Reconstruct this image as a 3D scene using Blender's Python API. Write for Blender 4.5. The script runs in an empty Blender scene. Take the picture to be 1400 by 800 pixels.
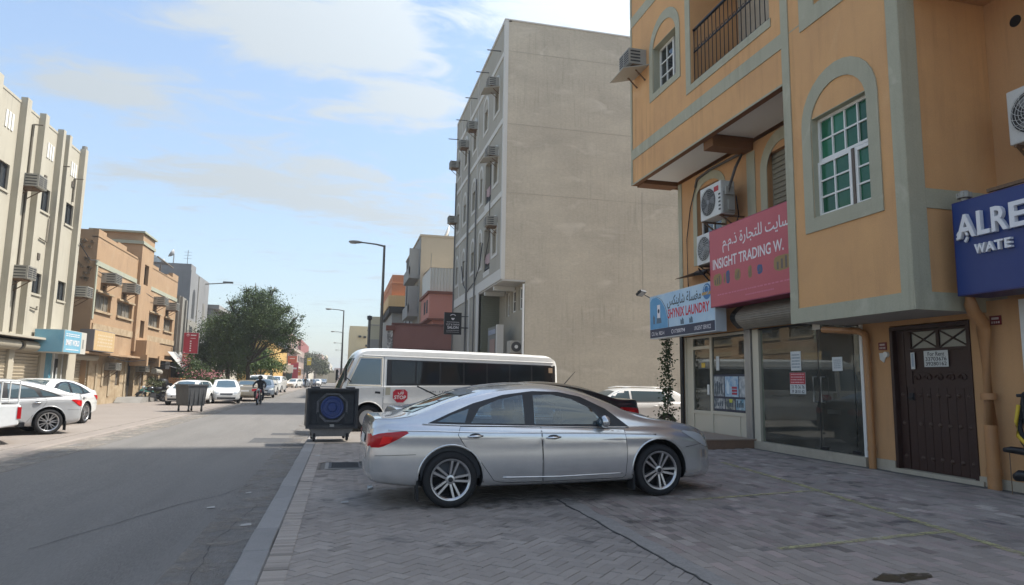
import bpy, bmesh, math, random
import numpy as np
from mathutils import Vector, Matrix, noise as mnoise
from mathutils.bvhtree import BVHTree
from mathutils.geometry import delaunay_2d_cdt
from math import sin, cos, pi, radians, sqrt, atan2
SC = bpy.context.scene
COL = SC.collection
rnd = random.Random(7)
R = radians
def lin(a, b, n): return [a+(b-a)*i/n for i in range(n+1)]

# ---------------------------------------------------------------- camera
CAM_H = 1.5
def make_camera():
    cd = bpy.data.cameras.new('camera'); cam = bpy.data.objects.new('camera', cd); COL.objects.link(cam)
    cd.sensor_fit = 'HORIZONTAL'; cd.sensor_width = 36.0; cd.lens = 930/1400*36.0
    cd.clip_start = 0.05; cd.clip_end = 6000
    y, p, r = R(13.8), R(7.45), R(0.9)
    fw = Vector((sin(y)*cos(p), cos(y)*cos(p), sin(p)))
    rt = Vector((cos(y), -sin(y), 0)); up = rt.cross(fw)
    rt2 = rt*cos(r)+up*sin(r); up2 = -rt*sin(r)+up*cos(r)
    m = Matrix((rt2, up2, -fw)).transposed().to_4x4(); m.translation = (0, 0, CAM_H)
    cam.matrix_world = m
    SC.camera = cam
make_camera()

# ---------------------------------------------------------------- world, sun, exposure
SUN_AZ = R(88)      # from +Y (down the street) towards +X
SUN_EL = R(56)
def make_world():
    w = bpy.data.worlds.new('World'); SC.world = w; w.use_nodes = True
    nt = w.node_tree; N = nt.nodes; L = nt.links; N.clear()
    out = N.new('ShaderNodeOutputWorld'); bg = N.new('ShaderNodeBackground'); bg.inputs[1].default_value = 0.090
    sky = N.new('ShaderNodeTexSky'); sky.sky_type = 'NISHITA'; sky.sun_disc = False
    sky.sun_elevation = SUN_EL; sky.sun_rotation = SUN_AZ; sky.air_density = 1.0; sky.dust_density = 1.2; sky.ozone_density = 1.5
    tc = N.new('ShaderNodeTexCoord'); sep = N.new('ShaderNodeSeparateXYZ'); L.new(tc.outputs['Generated'], sep.inputs[0])
    def M(op, a, b=None, c=None):
        n = N.new('ShaderNodeMath'); n.operation = op
        for i, v in enumerate((a, b, c)):
            if v is None: continue
            if hasattr(v, 'is_linked'): L.new(v, n.inputs[i])
            else: n.inputs[i].default_value = v
        return n.outputs[0]
    zc = M('MAXIMUM', sep.outputs[2], 0.0)
    dz = M('ADD', zc, 0.12)
    cx = M('DIVIDE', sep.outputs[0], dz); cy = M('DIVIDE', sep.outputs[1], dz)
    comb = N.new('ShaderNodeCombineXYZ'); L.new(cx, comb.inputs[0]); L.new(cy, comb.inputs[1])
    def fbm(scale, detail, rough, dist, off):
        mp = N.new('ShaderNodeMapping'); mp.inputs['Location'].default_value = off
        mp.inputs['Rotation'].default_value = (0, 0, R(-35)); mp.inputs['Scale'].default_value = (1.0, 1.9, 1)
        L.new(comb.outputs[0], mp.inputs[0])
        n = N.new('ShaderNodeTexNoise'); n.inputs['Scale'].default_value = scale; n.inputs['Detail'].default_value = detail
        n.inputs['Roughness'].default_value = rough; n.inputs['Distortion'].default_value = dist
        L.new(mp.outputs[0], n.inputs['Vector']); return n.outputs['Fac']
    n1 = fbm(1.1, 10, 0.60, 0.35, (3.1, 1.7, 0)); n2 = fbm(4.6, 11, 0.68, 0.7, (0.4, 5.2, 0))
    az = M('ARCTAN2', sep.outputs[0], sep.outputs[1]); el = M('ARCSINE', sep.outputs[2])
    bias = None
    # broad cloud banks by compass direction and height (radians): azimuth, elevation, half widths, weight
    for a, e, sa, se, wt in ((-6, 27.0, 9.5, 2.6, .40), (1.0, 28.0, 4.0, 2.6, .42), (-18, 20.3, 4.5, 1.5, .26), (-10, 15.0, 7, 1.6, .22), (0, 15.5, 9, 2.6, .26), (5, 22.5, 5, 1.6, .22),
                             (20, 31, 10, 3.2, .5), (38, 38, 18, 8, .45), (80, 50, 40, 25, .45), (-60, 30, 25, 8, .18), (140, 40, 50, 14, .15), (-130, 35, 40, 12, .15)):  # bank about the sun lies out of view, added as shade fill
        da = M('DIVIDE', M('SUBTRACT', az, R(a)), R(sa)); de = M('DIVIDE', M('SUBTRACT', el, R(e)), R(se))
        g = M('MULTIPLY', M('EXPONENT', M('MULTIPLY', M('ADD', M('MULTIPLY', da, da), M('MULTIPLY', de, de)), -1.0)), wt)
        bias = g if bias is None else M('ADD', bias, g)
    v = M('ADD', M('ADD', M('MULTIPLY', n1, 0.46), M('MULTIPLY', n2, 0.54)), M('MULTIPLY', bias, 0.75))
    mr = N.new('ShaderNodeMapRange'); mr.interpolation_type = 'SMOOTHSTEP'
    mr.inputs[1].default_value = 0.515; mr.inputs[2].default_value = 0.70; mr.inputs[3].default_value = 0.02; mr.inputs[4].default_value = 0.92
    L.new(v, mr.inputs[0])
    hz = N.new('ShaderNodeMapRange'); hz.inputs[1].default_value = 0.0; hz.inputs[2].default_value = 0.45; hz.inputs[3].default_value = 0.62; hz.inputs[4].default_value = 0.10
    L.new(zc, hz.inputs[0])
    mixh = N.new('ShaderNodeMixRGB'); mixh.inputs[2].default_value = (1.05, 1.32, 1.72, 1)
    L.new(hz.outputs[0], mixh.inputs[0]); L.new(sky.outputs[0], mixh.inputs[1])
    # cloud gain boosted towards the unseen sun, added to fill the shade
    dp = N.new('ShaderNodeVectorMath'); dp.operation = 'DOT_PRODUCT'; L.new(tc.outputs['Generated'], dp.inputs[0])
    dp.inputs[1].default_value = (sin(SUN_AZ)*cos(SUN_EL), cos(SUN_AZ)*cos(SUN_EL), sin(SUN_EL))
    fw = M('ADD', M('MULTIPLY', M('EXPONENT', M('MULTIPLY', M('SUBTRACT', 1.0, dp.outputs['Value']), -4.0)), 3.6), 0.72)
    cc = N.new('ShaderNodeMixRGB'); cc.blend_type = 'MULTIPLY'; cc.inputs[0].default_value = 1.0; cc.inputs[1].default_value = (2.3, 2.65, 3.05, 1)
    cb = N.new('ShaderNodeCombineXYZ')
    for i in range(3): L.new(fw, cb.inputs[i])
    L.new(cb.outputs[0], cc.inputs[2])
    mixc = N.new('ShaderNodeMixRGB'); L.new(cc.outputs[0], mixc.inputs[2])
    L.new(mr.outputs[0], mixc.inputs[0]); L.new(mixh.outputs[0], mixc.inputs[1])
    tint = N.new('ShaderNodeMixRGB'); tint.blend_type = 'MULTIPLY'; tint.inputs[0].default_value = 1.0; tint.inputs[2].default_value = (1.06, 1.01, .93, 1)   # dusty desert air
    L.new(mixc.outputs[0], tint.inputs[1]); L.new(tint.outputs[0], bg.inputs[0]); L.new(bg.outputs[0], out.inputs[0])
make_world()
def make_sun():
    ld = bpy.data.lights.new('sun', 'SUN'); ld.energy = 2.0; ld.angle = R(2.5); ld.color = (1.0, 0.94, 0.85)
    o = bpy.data.objects.new('sun', ld); COL.objects.link(o)
    d = Vector((sin(SUN_AZ)*cos(SUN_EL), cos(SUN_AZ)*cos(SUN_EL), sin(SUN_EL)))
    o.rotation_euler = (-d).to_track_quat('-Z', 'Y').to_euler(); o.location = d*60
make_sun()
VS = SC.view_settings
SC.display_settings.display_device = 'sRGB'
VS.view_transform = 'Standard'; VS.look = 'None'; VS.exposure = 1.80; VS.gamma = 1.0; VS.use_curve_mapping = False
SC.cycles.max_bounces = 6; SC.cycles.diffuse_bounces = 3; SC.cycles.glossy_bounces = 3; SC.cycles.transmission_bounces = 4
SC.cycles.transparent_max_bounces = 8; SC.cycles.caustics_reflective = False; SC.cycles.caustics_refractive = False

# ---------------------------------------------------------------- materials
MATS = {}
def srgb(r, g, b):
    f = lambda c: (c/255/12.92 if c/255 <= .04045 else ((c/255+.055)/1.055)**2.4)
    return (f(r), f(g), f(b))
def mat(name, col, rough=0.7, metal=0.0, col2=None, nscale=2.0, namt=0.5, bump=0.0, bscale=60.0, streak=0.0, spec=0.4, coat=0.0, spots=None,
        stretch=(1, 1, 1), rand=0.0, tone=False, fine=0.0, emit=None, finescale=45.0):
    if name in MATS: return MATS[name]
    m = bpy.data.materials.new(name); MATS[name] = m; m.use_nodes = True
    nt = m.node_tree; N = nt.nodes; L = nt.links
    b = N['Principled BSDF']; b.inputs['Roughness'].default_value = rough; b.inputs['Metallic'].default_value = metal
    b.inputs['Specular IOR Level'].default_value = spec
    if coat: b.inputs['Coat Weight'].default_value = coat; b.inputs['Coat Roughness'].default_value = 0.04
    c = (*col, 1)
    b.inputs['Base Color'].default_value = c
    if emit: b.inputs['Emission Color'].default_value = c; b.inputs['Emission Strength'].default_value = emit
    tc = N.new('ShaderNodeTexCoord'); mp = N.new('ShaderNodeMapping'); mp.inputs['Scale'].default_value = stretch
    L.new(tc.outputs['Object'], mp.inputs[0]); V = mp.outputs[0]
    cur = None
    def noise(scale, det=6, ro=.6, vec=V, dist=0.0):
        n = N.new('ShaderNodeTexNoise'); n.inputs['Scale'].default_value = scale; n.inputs['Detail'].default_value = det
        n.inputs['Roughness'].default_value = ro; n.inputs['Distortion'].default_value = dist; L.new(vec, n.inputs['Vector']); return n.outputs['Fac']
    def ramp(fac, lo, hi, a=0.0, z=1.0):
        r = N.new('ShaderNodeMapRange'); r.inputs[1].default_value = lo; r.inputs[2].default_value = hi
        r.inputs[3].default_value = a; r.inputs[4].default_value = z; L.new(fac, r.inputs[0]); return r.outputs[0]
    def mix(fac, a, bcol, typ='MIX'):
        x = N.new('ShaderNodeMixRGB'); x.blend_type = typ
        if isinstance(fac, float): x.inputs[0].default_value = fac
        else: L.new(fac, x.inputs[0])
        for i, q in ((1, a), (2, bcol)):
            if isinstance(q, tuple): x.inputs[i].default_value = (*q[:3], 1)
            else: L.new(q, x.inputs[i])
        return x.outputs[0]
    cur = c
    if col2 is not None:
        cur = mix(ramp(noise(nscale, 8, .62, V, .3), .5-.5*(1-namt)-.02, .5+.5*(1-namt)+.02), cur, (*col2, 1))
    if fine:
        g = ramp(noise(finescale, 4, .7), .25, .75, 1-fine, 1+fine)
        cb = N.new('ShaderNodeCombineXYZ')
        for i in range(3): L.new(g, cb.inputs[i])
        cur = mix(1.0, cur, cb.outputs[0], 'MULTIPLY')
    if streak:
        sm = N.new('ShaderNodeMapping'); sm.inputs['Scale'].default_value = (5, 5, .35); L.new(tc.outputs['Object'], sm.inputs[0])
        s1 = ramp(noise(1.3, 6, .65, sm.outputs[0]), .5, .78, 0, streak)
        s2 = ramp(noise(.35, 3, .5), .35, .65)
        mm = N.new('ShaderNodeMath'); mm.operation = 'MULTIPLY'; L.new(s1, mm.inputs[0]); L.new(s2, mm.inputs[1])
        cur = mix(mm.outputs[0], cur, tuple(x*.42 for x in col))
    if spots:
        sc_, lo, hi, sc = spots[0], spots[1], spots[2], spots[3]
        cur = mix(ramp(noise(sc_, 5, .55, V, .6), lo, hi), cur, sc)
    if rand:
        oi = N.new('ShaderNodeObjectInfo'); g = ramp(oi.outputs['Random'], 0, 1, 1-rand, 1+rand)
        cb = N.new('ShaderNodeCombineXYZ')
        for i in range(3): L.new(g, cb.inputs[i])
        cur = mix(1.0, cur, cb.outputs[0], 'MULTIPLY')
    if tone:
        at = N.new('ShaderNodeAttribute'); at.attribute_name = 'tone'
        cur = mix(1.0, cur, at.outputs['Color'], 'MULTIPLY')
    if not isinstance(cur, tuple): L.new(cur, b.inputs['Base Color'])
    if bump:
        bp = N.new('ShaderNodeBump'); bp.inputs['Strength'].default_value = bump; bp.inputs['Distance'].default_value = .01
        L.new(noise(bscale, 5, .65), bp.inputs['Height']); L.new(bp.outputs[0], b.inputs['Normal'])
    return m
def glass_mat(name, tint, refl=1.7, dust_or_lift=0.0, rough=0.0):
    """clear shop glass: see-through with a fresnel mirror"""
    if name in MATS: return MATS[name]
    m = bpy.data.materials.new(name); MATS[name] = m; m.use_nodes = True
    nt = m.node_tree; N = nt.nodes; L = nt.links; N.clear()
    out = N.new('ShaderNodeOutputMaterial'); tr = N.new('ShaderNodeBsdfTransparent'); gl = N.new('ShaderNodeBsdfGlossy'); mx = N.new('ShaderNodeMixShader')
    tr.inputs[0].default_value = (*tint, 1); gl.inputs['Roughness'].default_value = rough; gl.inputs[0].default_value = (.9, .95, .93, 1)
    fr = N.new('ShaderNodeFresnel'); fr.inputs[0].default_value = refl
    L.new(fr.outputs[0], mx.inputs[0])
    if dust_or_lift:    # diffuse film mixed in to lift dark panes, standing in for reflected light
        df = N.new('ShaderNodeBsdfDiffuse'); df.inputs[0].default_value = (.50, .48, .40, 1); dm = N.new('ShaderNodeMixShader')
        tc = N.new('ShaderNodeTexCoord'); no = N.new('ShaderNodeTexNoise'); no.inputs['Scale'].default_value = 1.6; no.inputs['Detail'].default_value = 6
        L.new(tc.outputs['Object'], no.inputs['Vector']); mr = N.new('ShaderNodeMapRange'); mr.inputs[1].default_value = .3; mr.inputs[2].default_value = .7; mr.inputs[3].default_value = dust_or_lift*.6; mr.inputs[4].default_value = dust_or_lift*1.4
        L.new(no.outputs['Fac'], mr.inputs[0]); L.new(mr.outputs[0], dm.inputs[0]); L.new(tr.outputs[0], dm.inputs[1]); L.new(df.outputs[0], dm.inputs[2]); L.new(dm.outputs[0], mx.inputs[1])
    else: L.new(tr.outputs[0], mx.inputs[1])
    L.new(gl.outputs[0], mx.inputs[2]); L.new(mx.outputs[0], out.inputs[0])
    return m

# ---------------------------------------------------------------- mesh helpers
ROOT = {}
class MB:
    def __init__(s, M=None): s.v = []; s.f = []; s.mi = []; s.M = M; s.tone = []
    def add(s, vs, fs, m=0):
        o = len(s.v)
        for p in vs:
            p = Vector(p)
            s.v.append(s.M @ p if s.M else p)
        for f in fs: s.f.append(tuple(o+i for i in f)); s.mi.append(m)
        return o
    def box(s, x0, x1, y0, y1, z0, z1, m=0):
        s.add([(x0,y0,z0),(x1,y0,z0),(x1,y1,z0),(x0,y1,z0),(x0,y0,z1),(x1,y0,z1),(x1,y1,z1),(x0,y1,z1)],
              [(0,3,2,1),(4,5,6,7),(0,1,5,4),(1,2,6,5),(2,3,7,6),(3,0,4,7)], m)
    def obox(s, c, size, rot=None, m=0):
        h = [q/2 for q in size]; rot = rot or Matrix.Identity(3); c = Vector(c)
        vs = [c+rot@Vector((a*h[0], b*h[1], d*h[2])) for d in (-1,1) for a,b in ((-1,-1),(1,-1),(1,1),(-1,1))]
        s.add(vs, [(0,3,2,1),(4,5,6,7),(0,1,5,4),(1,2,6,5),(2,3,7,6),(3,0,4,7)], m)
    def bar(s, a, b, w, h=None, m=0):
        a = Vector(a); b = Vector(b); d = b-a; q = d.to_track_quat('X', 'Z').to_matrix()
        s.obox((a+b)/2, (d.length, w, h or w), q, m)
    def cyl(s, a, b, r, r2=None, n=12, cap=True, m=0):
        a = Vector(a); b = Vector(b); r2 = r if r2 is None else r2
        q = (b-a).to_track_quat('Z', 'Y').to_matrix()
        vs = []
        for c, rr in ((a, r), (b, r2)):
            for i in range(n):
                t = 2*pi*i/n; vs.append(c+q@Vector((rr*cos(t), rr*sin(t), 0)))
        fs = [(i, (i+1)%n, n+(i+1)%n, n+i) for i in range(n)]
        if cap: fs += [tuple(reversed(range(n))), tuple(range(n, 2*n))]
        s.add(vs, fs, m)
    def tube(s, pts, r, n=6, m=0):
        pts = [Vector(p) for p in pts]; vs = []; fs = []
        rs = r if isinstance(r, (list, tuple)) else [r]*len(pts)
        for k, p in enumerate(pts):
            d = (pts[min(k+1, len(pts)-1)]-pts[max(k-1, 0)]).normalized()
            q = d.to_track_quat('Z', 'Y').to_matrix()
            for i in range(n):
                t = 2*pi*i/n; vs.append(p+q@Vector((rs[k]*cos(t), rs[k]*sin(t), 0)))
        for k in range(len(pts)-1):
            for i in range(n): fs.append((k*n+i, k*n+(i+1)%n, (k+1)*n+(i+1)%n, (k+1)*n+i))
        fs += [tuple(reversed(range(n))), tuple(range((len(pts)-1)*n, len(pts)*n))]
        s.add(vs, fs, m)
    def lathe(s, prof, c, axis='Z', n=24, m=0):
        """prof: (radius, height) along the axis, open ends closed when the radius is 0"""
        c = Vector(c); ax = {'X': Matrix(((0,0,1),(1,0,0),(0,1,0))), 'Y': Matrix(((0,1,0),(0,0,1),(1,0,0))), 'Z': Matrix.Identity(3)}[axis] if isinstance(axis, str) else axis
        vs = [c+ax@Vector((r*cos(2*pi*i/n), r*sin(2*pi*i/n), h)) for r, h in prof for i in range(n)]
        fs = [(k*n+i, k*n+(i+1)%n, (k+1)*n+(i+1)%n, (k+1)*n+i) for k in range(len(prof)-1) for i in range(n)]
        s.add(vs, fs, m)
    def prism(s, poly, fn, n0, n1, m=0):
        """poly of (u,v); fn(u,v,n) -> point; a closed slab between depths n0 and n1 (n1 the outer face)"""
        k = len(poly)
        vs = [fn(u, v, n0) for u, v in poly]+[fn(u, v, n1) for u, v in poly]
        fs = [tuple(range(k, 2*k)), tuple(reversed(range(k)))]+[(i, (i+1)%k, k+(i+1)%k, k+i) for i in range(k)]
        s.add(vs, fs, m)
    def band(s, a, b, fn, n0, n1, m=0):
        """slab between two polylines a and b of equal length"""
        k = len(a); vs = [fn(u, v, n) for n in (n0, n1) for pl in (a, b) for u, v in pl]
        A0, B0, A1, B1 = 0, k, 2*k, 3*k; fs = []
        for i in range(k-1):
            fs += [(A1+i, A1+i+1, B1+i+1, B1+i), (A0+i, A0+i+1, A1+i+1, A1+i), (B0+i, B0+i+1, B1+i+1, B1+i), (A0+i, A0+i+1, B0+i+1, B0+i)]
        for i in (0, k-1): fs.append((A0+i, B0+i, B1+i, A1+i))
        s.add(vs, fs, m)
    def build(s, name, mats, parent=None, smooth=False, W=False, fixn=True):
        if not isinstance(mats, (list, tuple)): mats = [mats]
        off = ROOT.get(parent.name, Vector()) if (parent and W) else Vector()
        me = bpy.data.meshes.new(name); me.from_pydata([p-off for p in s.v], [], s.f)
        for m in mats: me.materials.append(m)
        if len(mats) > 1: me.polygons.foreach_set('material_index', s.mi)
        if fixn:
            bm = bmesh.new(); bm.from_mesh(me); bmesh.ops.recalc_face_normals(bm, faces=bm.faces); bm.to_mesh(me); bm.free()
        if smooth:
            me.polygons.foreach_set('use_smooth', [True]*len(me.polygons))
            if smooth is not True: me.set_sharp_from_angle(angle=R(smooth))
        me.update()
        return link(name, me, parent)
def link(name, me, parent=None):
    o = bpy.data.objects.new(name, me); COL.objects.link(o)
    if parent is not None:
        o.parent = parent
        if parent.name in ROOT: ROOT[o.name] = ROOT[parent.name]
    return o
def tag(o, label=None, cat=None, group=None, kind=None):
    if label: o['label'] = label
    if cat: o['category'] = cat
    if group: o['group'] = group
    if kind: o['kind'] = kind
    return o
def thing(name, label, cat, loc=(0,0,0), rz=0.0, group=None, tilt=None):
    o = bpy.data.objects.new(name, None); COL.objects.link(o); o.empty_display_size = .2
    o.location = loc; o.rotation_euler = (0, 0, rz) if tilt is None else (tilt[0], tilt[1], rz)
    ROOT[o.name] = Vector(loc)
    return tag(o, label, cat, group)
def copy_tree(o, loc=None, rz=None, label=None, parent=None):
    c = o.copy(); COL.objects.link(c)
    if parent is not None: c.parent = parent
    for ch in o.children: copy_tree(ch, parent=c)
    if loc is not None: c.location = loc
    if rz is not None: c.rotation_euler = (c.rotation_euler[0], c.rotation_euler[1], rz)
    if label: c['label'] = label
    return c
class Fac:
    """a facade frame: u along the wall, v up, n outwards"""
    def __init__(s, kind, pos): s.kind = kind; s.pos = pos
    def __call__(s, u, v, n=0.0):
        if s.kind == '-X': return Vector((s.pos-n, u, v))
        if s.kind == '+X': return Vector((s.pos+n, u, v))
        return Vector((u, s.pos-n, v))      # '-Y'
    def text_right(s): return -1 if s.kind == '-X' else 1
    def box(s, mb, u0, u1, v0, v1, n0, n1, m=0):
        a = s(u0, v0, n0); b = s(u1, v1, n1)
        mb.box(min(a.x,b.x), max(a.x,b.x), min(a.y,b.y), max(a.y,b.y), min(a.z,b.z), max(a.z,b.z), m)
def wall(mb, F, u0, u1, v0, v1, holes=(), depth=.2, m=0, mr=None):
    """wall skin with rectangular openings and their reveals"""
    us = sorted({u0, u1, *[h[0] for h in holes], *[h[1] for h in holes]}); vs = sorted({v0, v1, *[h[2] for h in holes], *[h[3] for h in holes]})
    us = [u for u in us if u0 <= u <= u1]; vs = [v for v in vs if v0 <= v <= v1]
    for a, b in zip(us, us[1:]):
        for c, d in zip(vs, vs[1:]):
            mu, mv = (a+b)/2, (c+d)/2
            if any(h[0] < mu < h[1] and h[2] < mv < h[3] for h in holes): continue
            mb.add([F(a,c), F(b,c), F(b,d), F(a,d)], [(0,1,2,3)], m)
    mr = m if mr is None else mr
    for h in holes:
        a, b, c, d = h[:4]; dp = -(h[4] if len(h) > 4 else depth)
        for p, q in (((a,c),(b,c)), ((b,c),(b,d)), ((b,d),(a,d)), ((a,d),(a,c))):
            mb.add([F(*p), F(*q), F(*q, dp), F(*p, dp)], [(0,1,2,3)], mr)
def window(parent, F, rect, depth, cols, rows, fm, gm, fw=.05, bar=.03, name='window', back=True, skip=()):
    """frame with glazing bars as one mesh; every pane a mesh of its own under it"""
    a, b, c, d = rect; mb = MB(); n0, n1 = -depth-.02, -depth+.03
    F.box(mb, a, a+fw, c, d, n0, n1); F.box(mb, b-fw, b, c, d, n0, n1); F.box(mb, a+fw, b-fw, c, c+fw, n0, n1); F.box(mb, a+fw, b-fw, d-fw, d, n0, n1)
    W = (b-a-2*fw); H = (d-c-2*fw)
    for i in range(1, cols): F.box(mb, a+fw+W*i/cols-bar/2, a+fw+W*i/cols+bar/2, c+fw, d-fw, n0+.004, n1-.004)
    for i in range(1, rows): F.box(mb, a+fw, b-fw, c+fw+H*i/rows-bar/2, c+fw+H*i/rows+bar/2, n0+.007, n1-.007)
    w = mb.build(name, fm, parent, W=True)
    for i in range(cols):
        for j in range(rows):
            p = MB(); g = -depth-.004+rnd.uniform(-.002, .002)
            u0, u1, v0, v1 = a+fw+W*i/cols, a+fw+W*(i+1)/cols, c+fw+H*j/rows, c+fw+H*(j+1)/rows
            t = rnd.uniform(-.004, .004)
            p.add([F(u0,v0,g-.004), F(u1,v0,g-.004), F(u1,v1,g-.004), F(u0,v1,g-.004), F(u0,v0,g), F(u1,v0,g+t), F(u1,v1,g+t), F(u0,v1,g)],
                  [(0,3,2,1),(4,5,6,7),(0,1,5,4),(1,2,6,5),(2,3,7,6),(3,0,4,7)])
            p.build('pane', gm, w, W=True)
    return w
def arch_pts(uc, hw, v0, vs, rise, n=14):
    """outline up one side, over a round head and down the other"""
    pts = [(uc-hw, v0), (uc-hw, vs)]
    pts += [(uc-hw*cos(pi*i/n), vs+rise*sin(pi*i/n)) for i in range(1, n)]
    return pts+[(uc+hw, vs), (uc+hw, v0)]

# ---------------------------------------------------------------- lettering
AR = {'ا':(0xFE8D,0xFE8E,0,0),'ن':(0xFEE5,)*1+(0xFEE6,0xFEE7,0xFEE8),'س':(0xFEB1,0xFEB2,0xFEB3,0xFEB4),'ي':(0xFEF1,0xFEF2,0xFEF3,0xFEF4),
      'ت':(0xFE95,0xFE96,0xFE97,0xFE98),'ل':(0xFEDD,0xFEDE,0xFEDF,0xFEE0),'ج':(0xFE9D,0xFE9E,0xFE9F,0xFEA0),'ر':(0xFEAD,0xFEAE,0,0),
      'ة':(0xFE93,0xFE94,0,0),'خ':(0xFEA5,0xFEA6,0xFEA7,0xFEA8),'ذ':(0xFEAB,0xFEAC,0,0),'م':(0xFEE1,0xFEE2,0xFEE3,0xFEE4),
      'غ':(0xFECD,0xFECE,0xFECF,0xFED0),'ش':(0xFEB5,0xFEB6,0xFEB7,0xFEB8),'ك':(0xFED9,0xFEDA,0xFEDB,0xFEDC),'ق':(0xFED5,0xFED6,0xFED7,0xFED8),'ف':(0xFED1,0xFED2,0xFED3,0xFED4)}
def arabic(s):
    out = ''
    for i, ch in enumerate(s):
        if ch not in AR: out += ch; continue
        pj = i > 0 and s[i-1] in AR and AR[s[i-1]][2] != 0
        nj = AR[ch][2] != 0 and i+1 < len(s) and s[i+1] in AR
        out += chr(AR[ch][(3 if nj else 1) if pj else (2 if nj else 0)])
    return out[::-1]
_tx = {}
def text_mesh(s, bold=0.0):
    key = (s, bold)
    if key in _tx: return _tx[key]
    c = bpy.data.curves.new('lettering', 'FONT'); c.body = s; c.size = 1.0; c.offset = bold; c.resolution_u = 3
    o = bpy.data.objects.new('lettering', c); COL.objects.link(o)
    dg = bpy.context.evaluated_depsgraph_get(); me = bpy.data.meshes.new_from_object(o.evaluated_get(dg))
    bpy.data.objects.remove(o); bpy.data.curves.remove(c)
    vs = [v.co.copy() for v in me.vertices]; fs = [tuple(p.vertices) for p in me.polygons]; bpy.data.meshes.remove(me)
    _tx[key] = (vs, fs); return vs, fs
def lettering(s, F, uL, uR, v0, v1, n, m, parent, bold=0.0, depth=0.0, W=True, name='lettering', keep=False):
    """text fitted between its left and right edge as the viewer sees it"""
    vs, fs = text_mesh(s, bold)
    x0 = min(v.x for v in vs); x1 = max(v.x for v in vs); y0 = min(v.y for v in vs); y1 = max(v.y for v in vs)
    mb = MB()
    f = lambda v, nn: F(uL+(uR-uL)*(v.x-x0)/(x1-x0), v0+(v1-v0)*(v.y-y0)/(y1-y0), nn)
    if depth:
        bm = bmesh.new(); bv = [bm.verts.new((v.x, v.y, 0)) for v in vs]
        for q in fs:
            try: bm.faces.new([bv[i] for i in q])
            except ValueError: pass
        r = bmesh.ops.extrude_face_region(bm, geom=bm.faces[:])
        top = {e for e in r['geom'] if isinstance(e, bmesh.types.BMVert)}
        bm.verts.index_update()
        mb.v = [f(v.co, n+(depth if v in top else 0)) for v in bm.verts]; mb.f = [tuple(v.index for v in q.verts) for q in bm.faces]; mb.mi = [0]*len(mb.f); bm.free()
    else:
        mb.add([f(v, n) for v in vs], fs)
    return mb.build(name, m, parent, W=W, fixn=bool(depth))
# ---------------------------------------------------------------- materials of the place
ORANGE = mat('orange_plaster', (.68, .385, .17), .88, col2=(.57, .32, .15), nscale=1.1, namt=.5, bump=.4, bscale=70, streak=.5, fine=.07, spots=(.8, .60, .80, (.70, .44, .23)))
ORANGE2 = mat("orange_plaster_dull", (.58, .33, .155), .88, col2=(.48, .27, .13), nscale=.8, namt=.35, bump=.3, bscale=70, streak=.4, fine=.06)
TRIM = mat('grey_green_trim', (.43, .41, .30), .85, col2=(.36, .345, .255), nscale=2.5, namt=.3, bump=.3, bscale=80, streak=.5, fine=.10, spots=(1.6, .6, .78, (.50, .475, .36)))
SOFFIT = mat('soffit_paint', (.52, .50, .46), .85, col2=(.42, .40, .36), nscale=1.2, namt=.3, fine=.05)
BROWNBEAM = mat('brown_beam', (.20, .095, .04), .85, fine=.1)
PLINTH = mat('plinth_cream', (.52, .46, .36), .8, col2=(.36, .31, .24), nscale=3, namt=.35, bump=.3, fine=.08)
WHITEP = mat('white_paint', (.74, .73, .69), .5, fine=.04)
ALU = mat('cream_aluminium', (.58, .53, .42), .4, fine=.03)
STEEL = mat('dull_steel', (.34, .34, .33), .42, metal=.7, fine=.08)
DARKM = mat('dark_metal', (.025, .025, .027), .45, metal=.3)
BLACKP = mat('black_plastic', (.016, .016, .018), .42)
RUBBER = mat('rubber', (.018, .018, .019), .82, fine=.2)
GREENGL = mat('teal_pane', (.010, .085, .044), .10, spec=.35, col2=(.03, .14, .075), nscale=2.3, rand=.5)
DARKGL = mat('dark_pane', (.02, .024, .027), .05, spec=.9)
SHOPGL = glass_mat('shop_glass', (.90, .93, .88), 1.62, dust_or_lift=.13)
DOORGL = glass_mat('door_glass', (.62, .66, .63), 1.8, dust_or_lift=.10)
WOOD = mat('brown_door_wood', (.034, .016, .0125), .45, col2=(.05, .024, .018), nscale=1.5, stretch=(6, 6, .6), namt=.3, bump=.3, bscale=24, fine=.15, spec=.35)
GALV = mat('galvanised_shutter', (.22, .20, .17), .55, metal=.35, col2=(.30, .28, .24), nscale=3, fine=.1)
INTW = mat('shop_inside', (.55, .53, .46), .8, fine=.04)
INTF = mat('shop_floor', (.22, .20, .18), .35)
CONC = mat('concrete', (.21, .20, .185), .9, col2=(.27, .26, .24), nscale=1.6, bump=.4, bscale=40, fine=.12)
PAVER = mat('paver_concrete', (.305, .272, .240), .88, col2=(.240, .213, .190), nscale=.9, namt=.35, tone=True, bump=.6, bscale=130, fine=.16, finescale=90, spots=(1.7, .60, .74, (.10, .095, .092)))
JOINT = mat('joint_sand', (.105, .098, .09), .95, col2=(.13, .12, .105), nscale=2.0, fine=.15)
YPAINT_N = 'worn_yellow'
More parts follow.
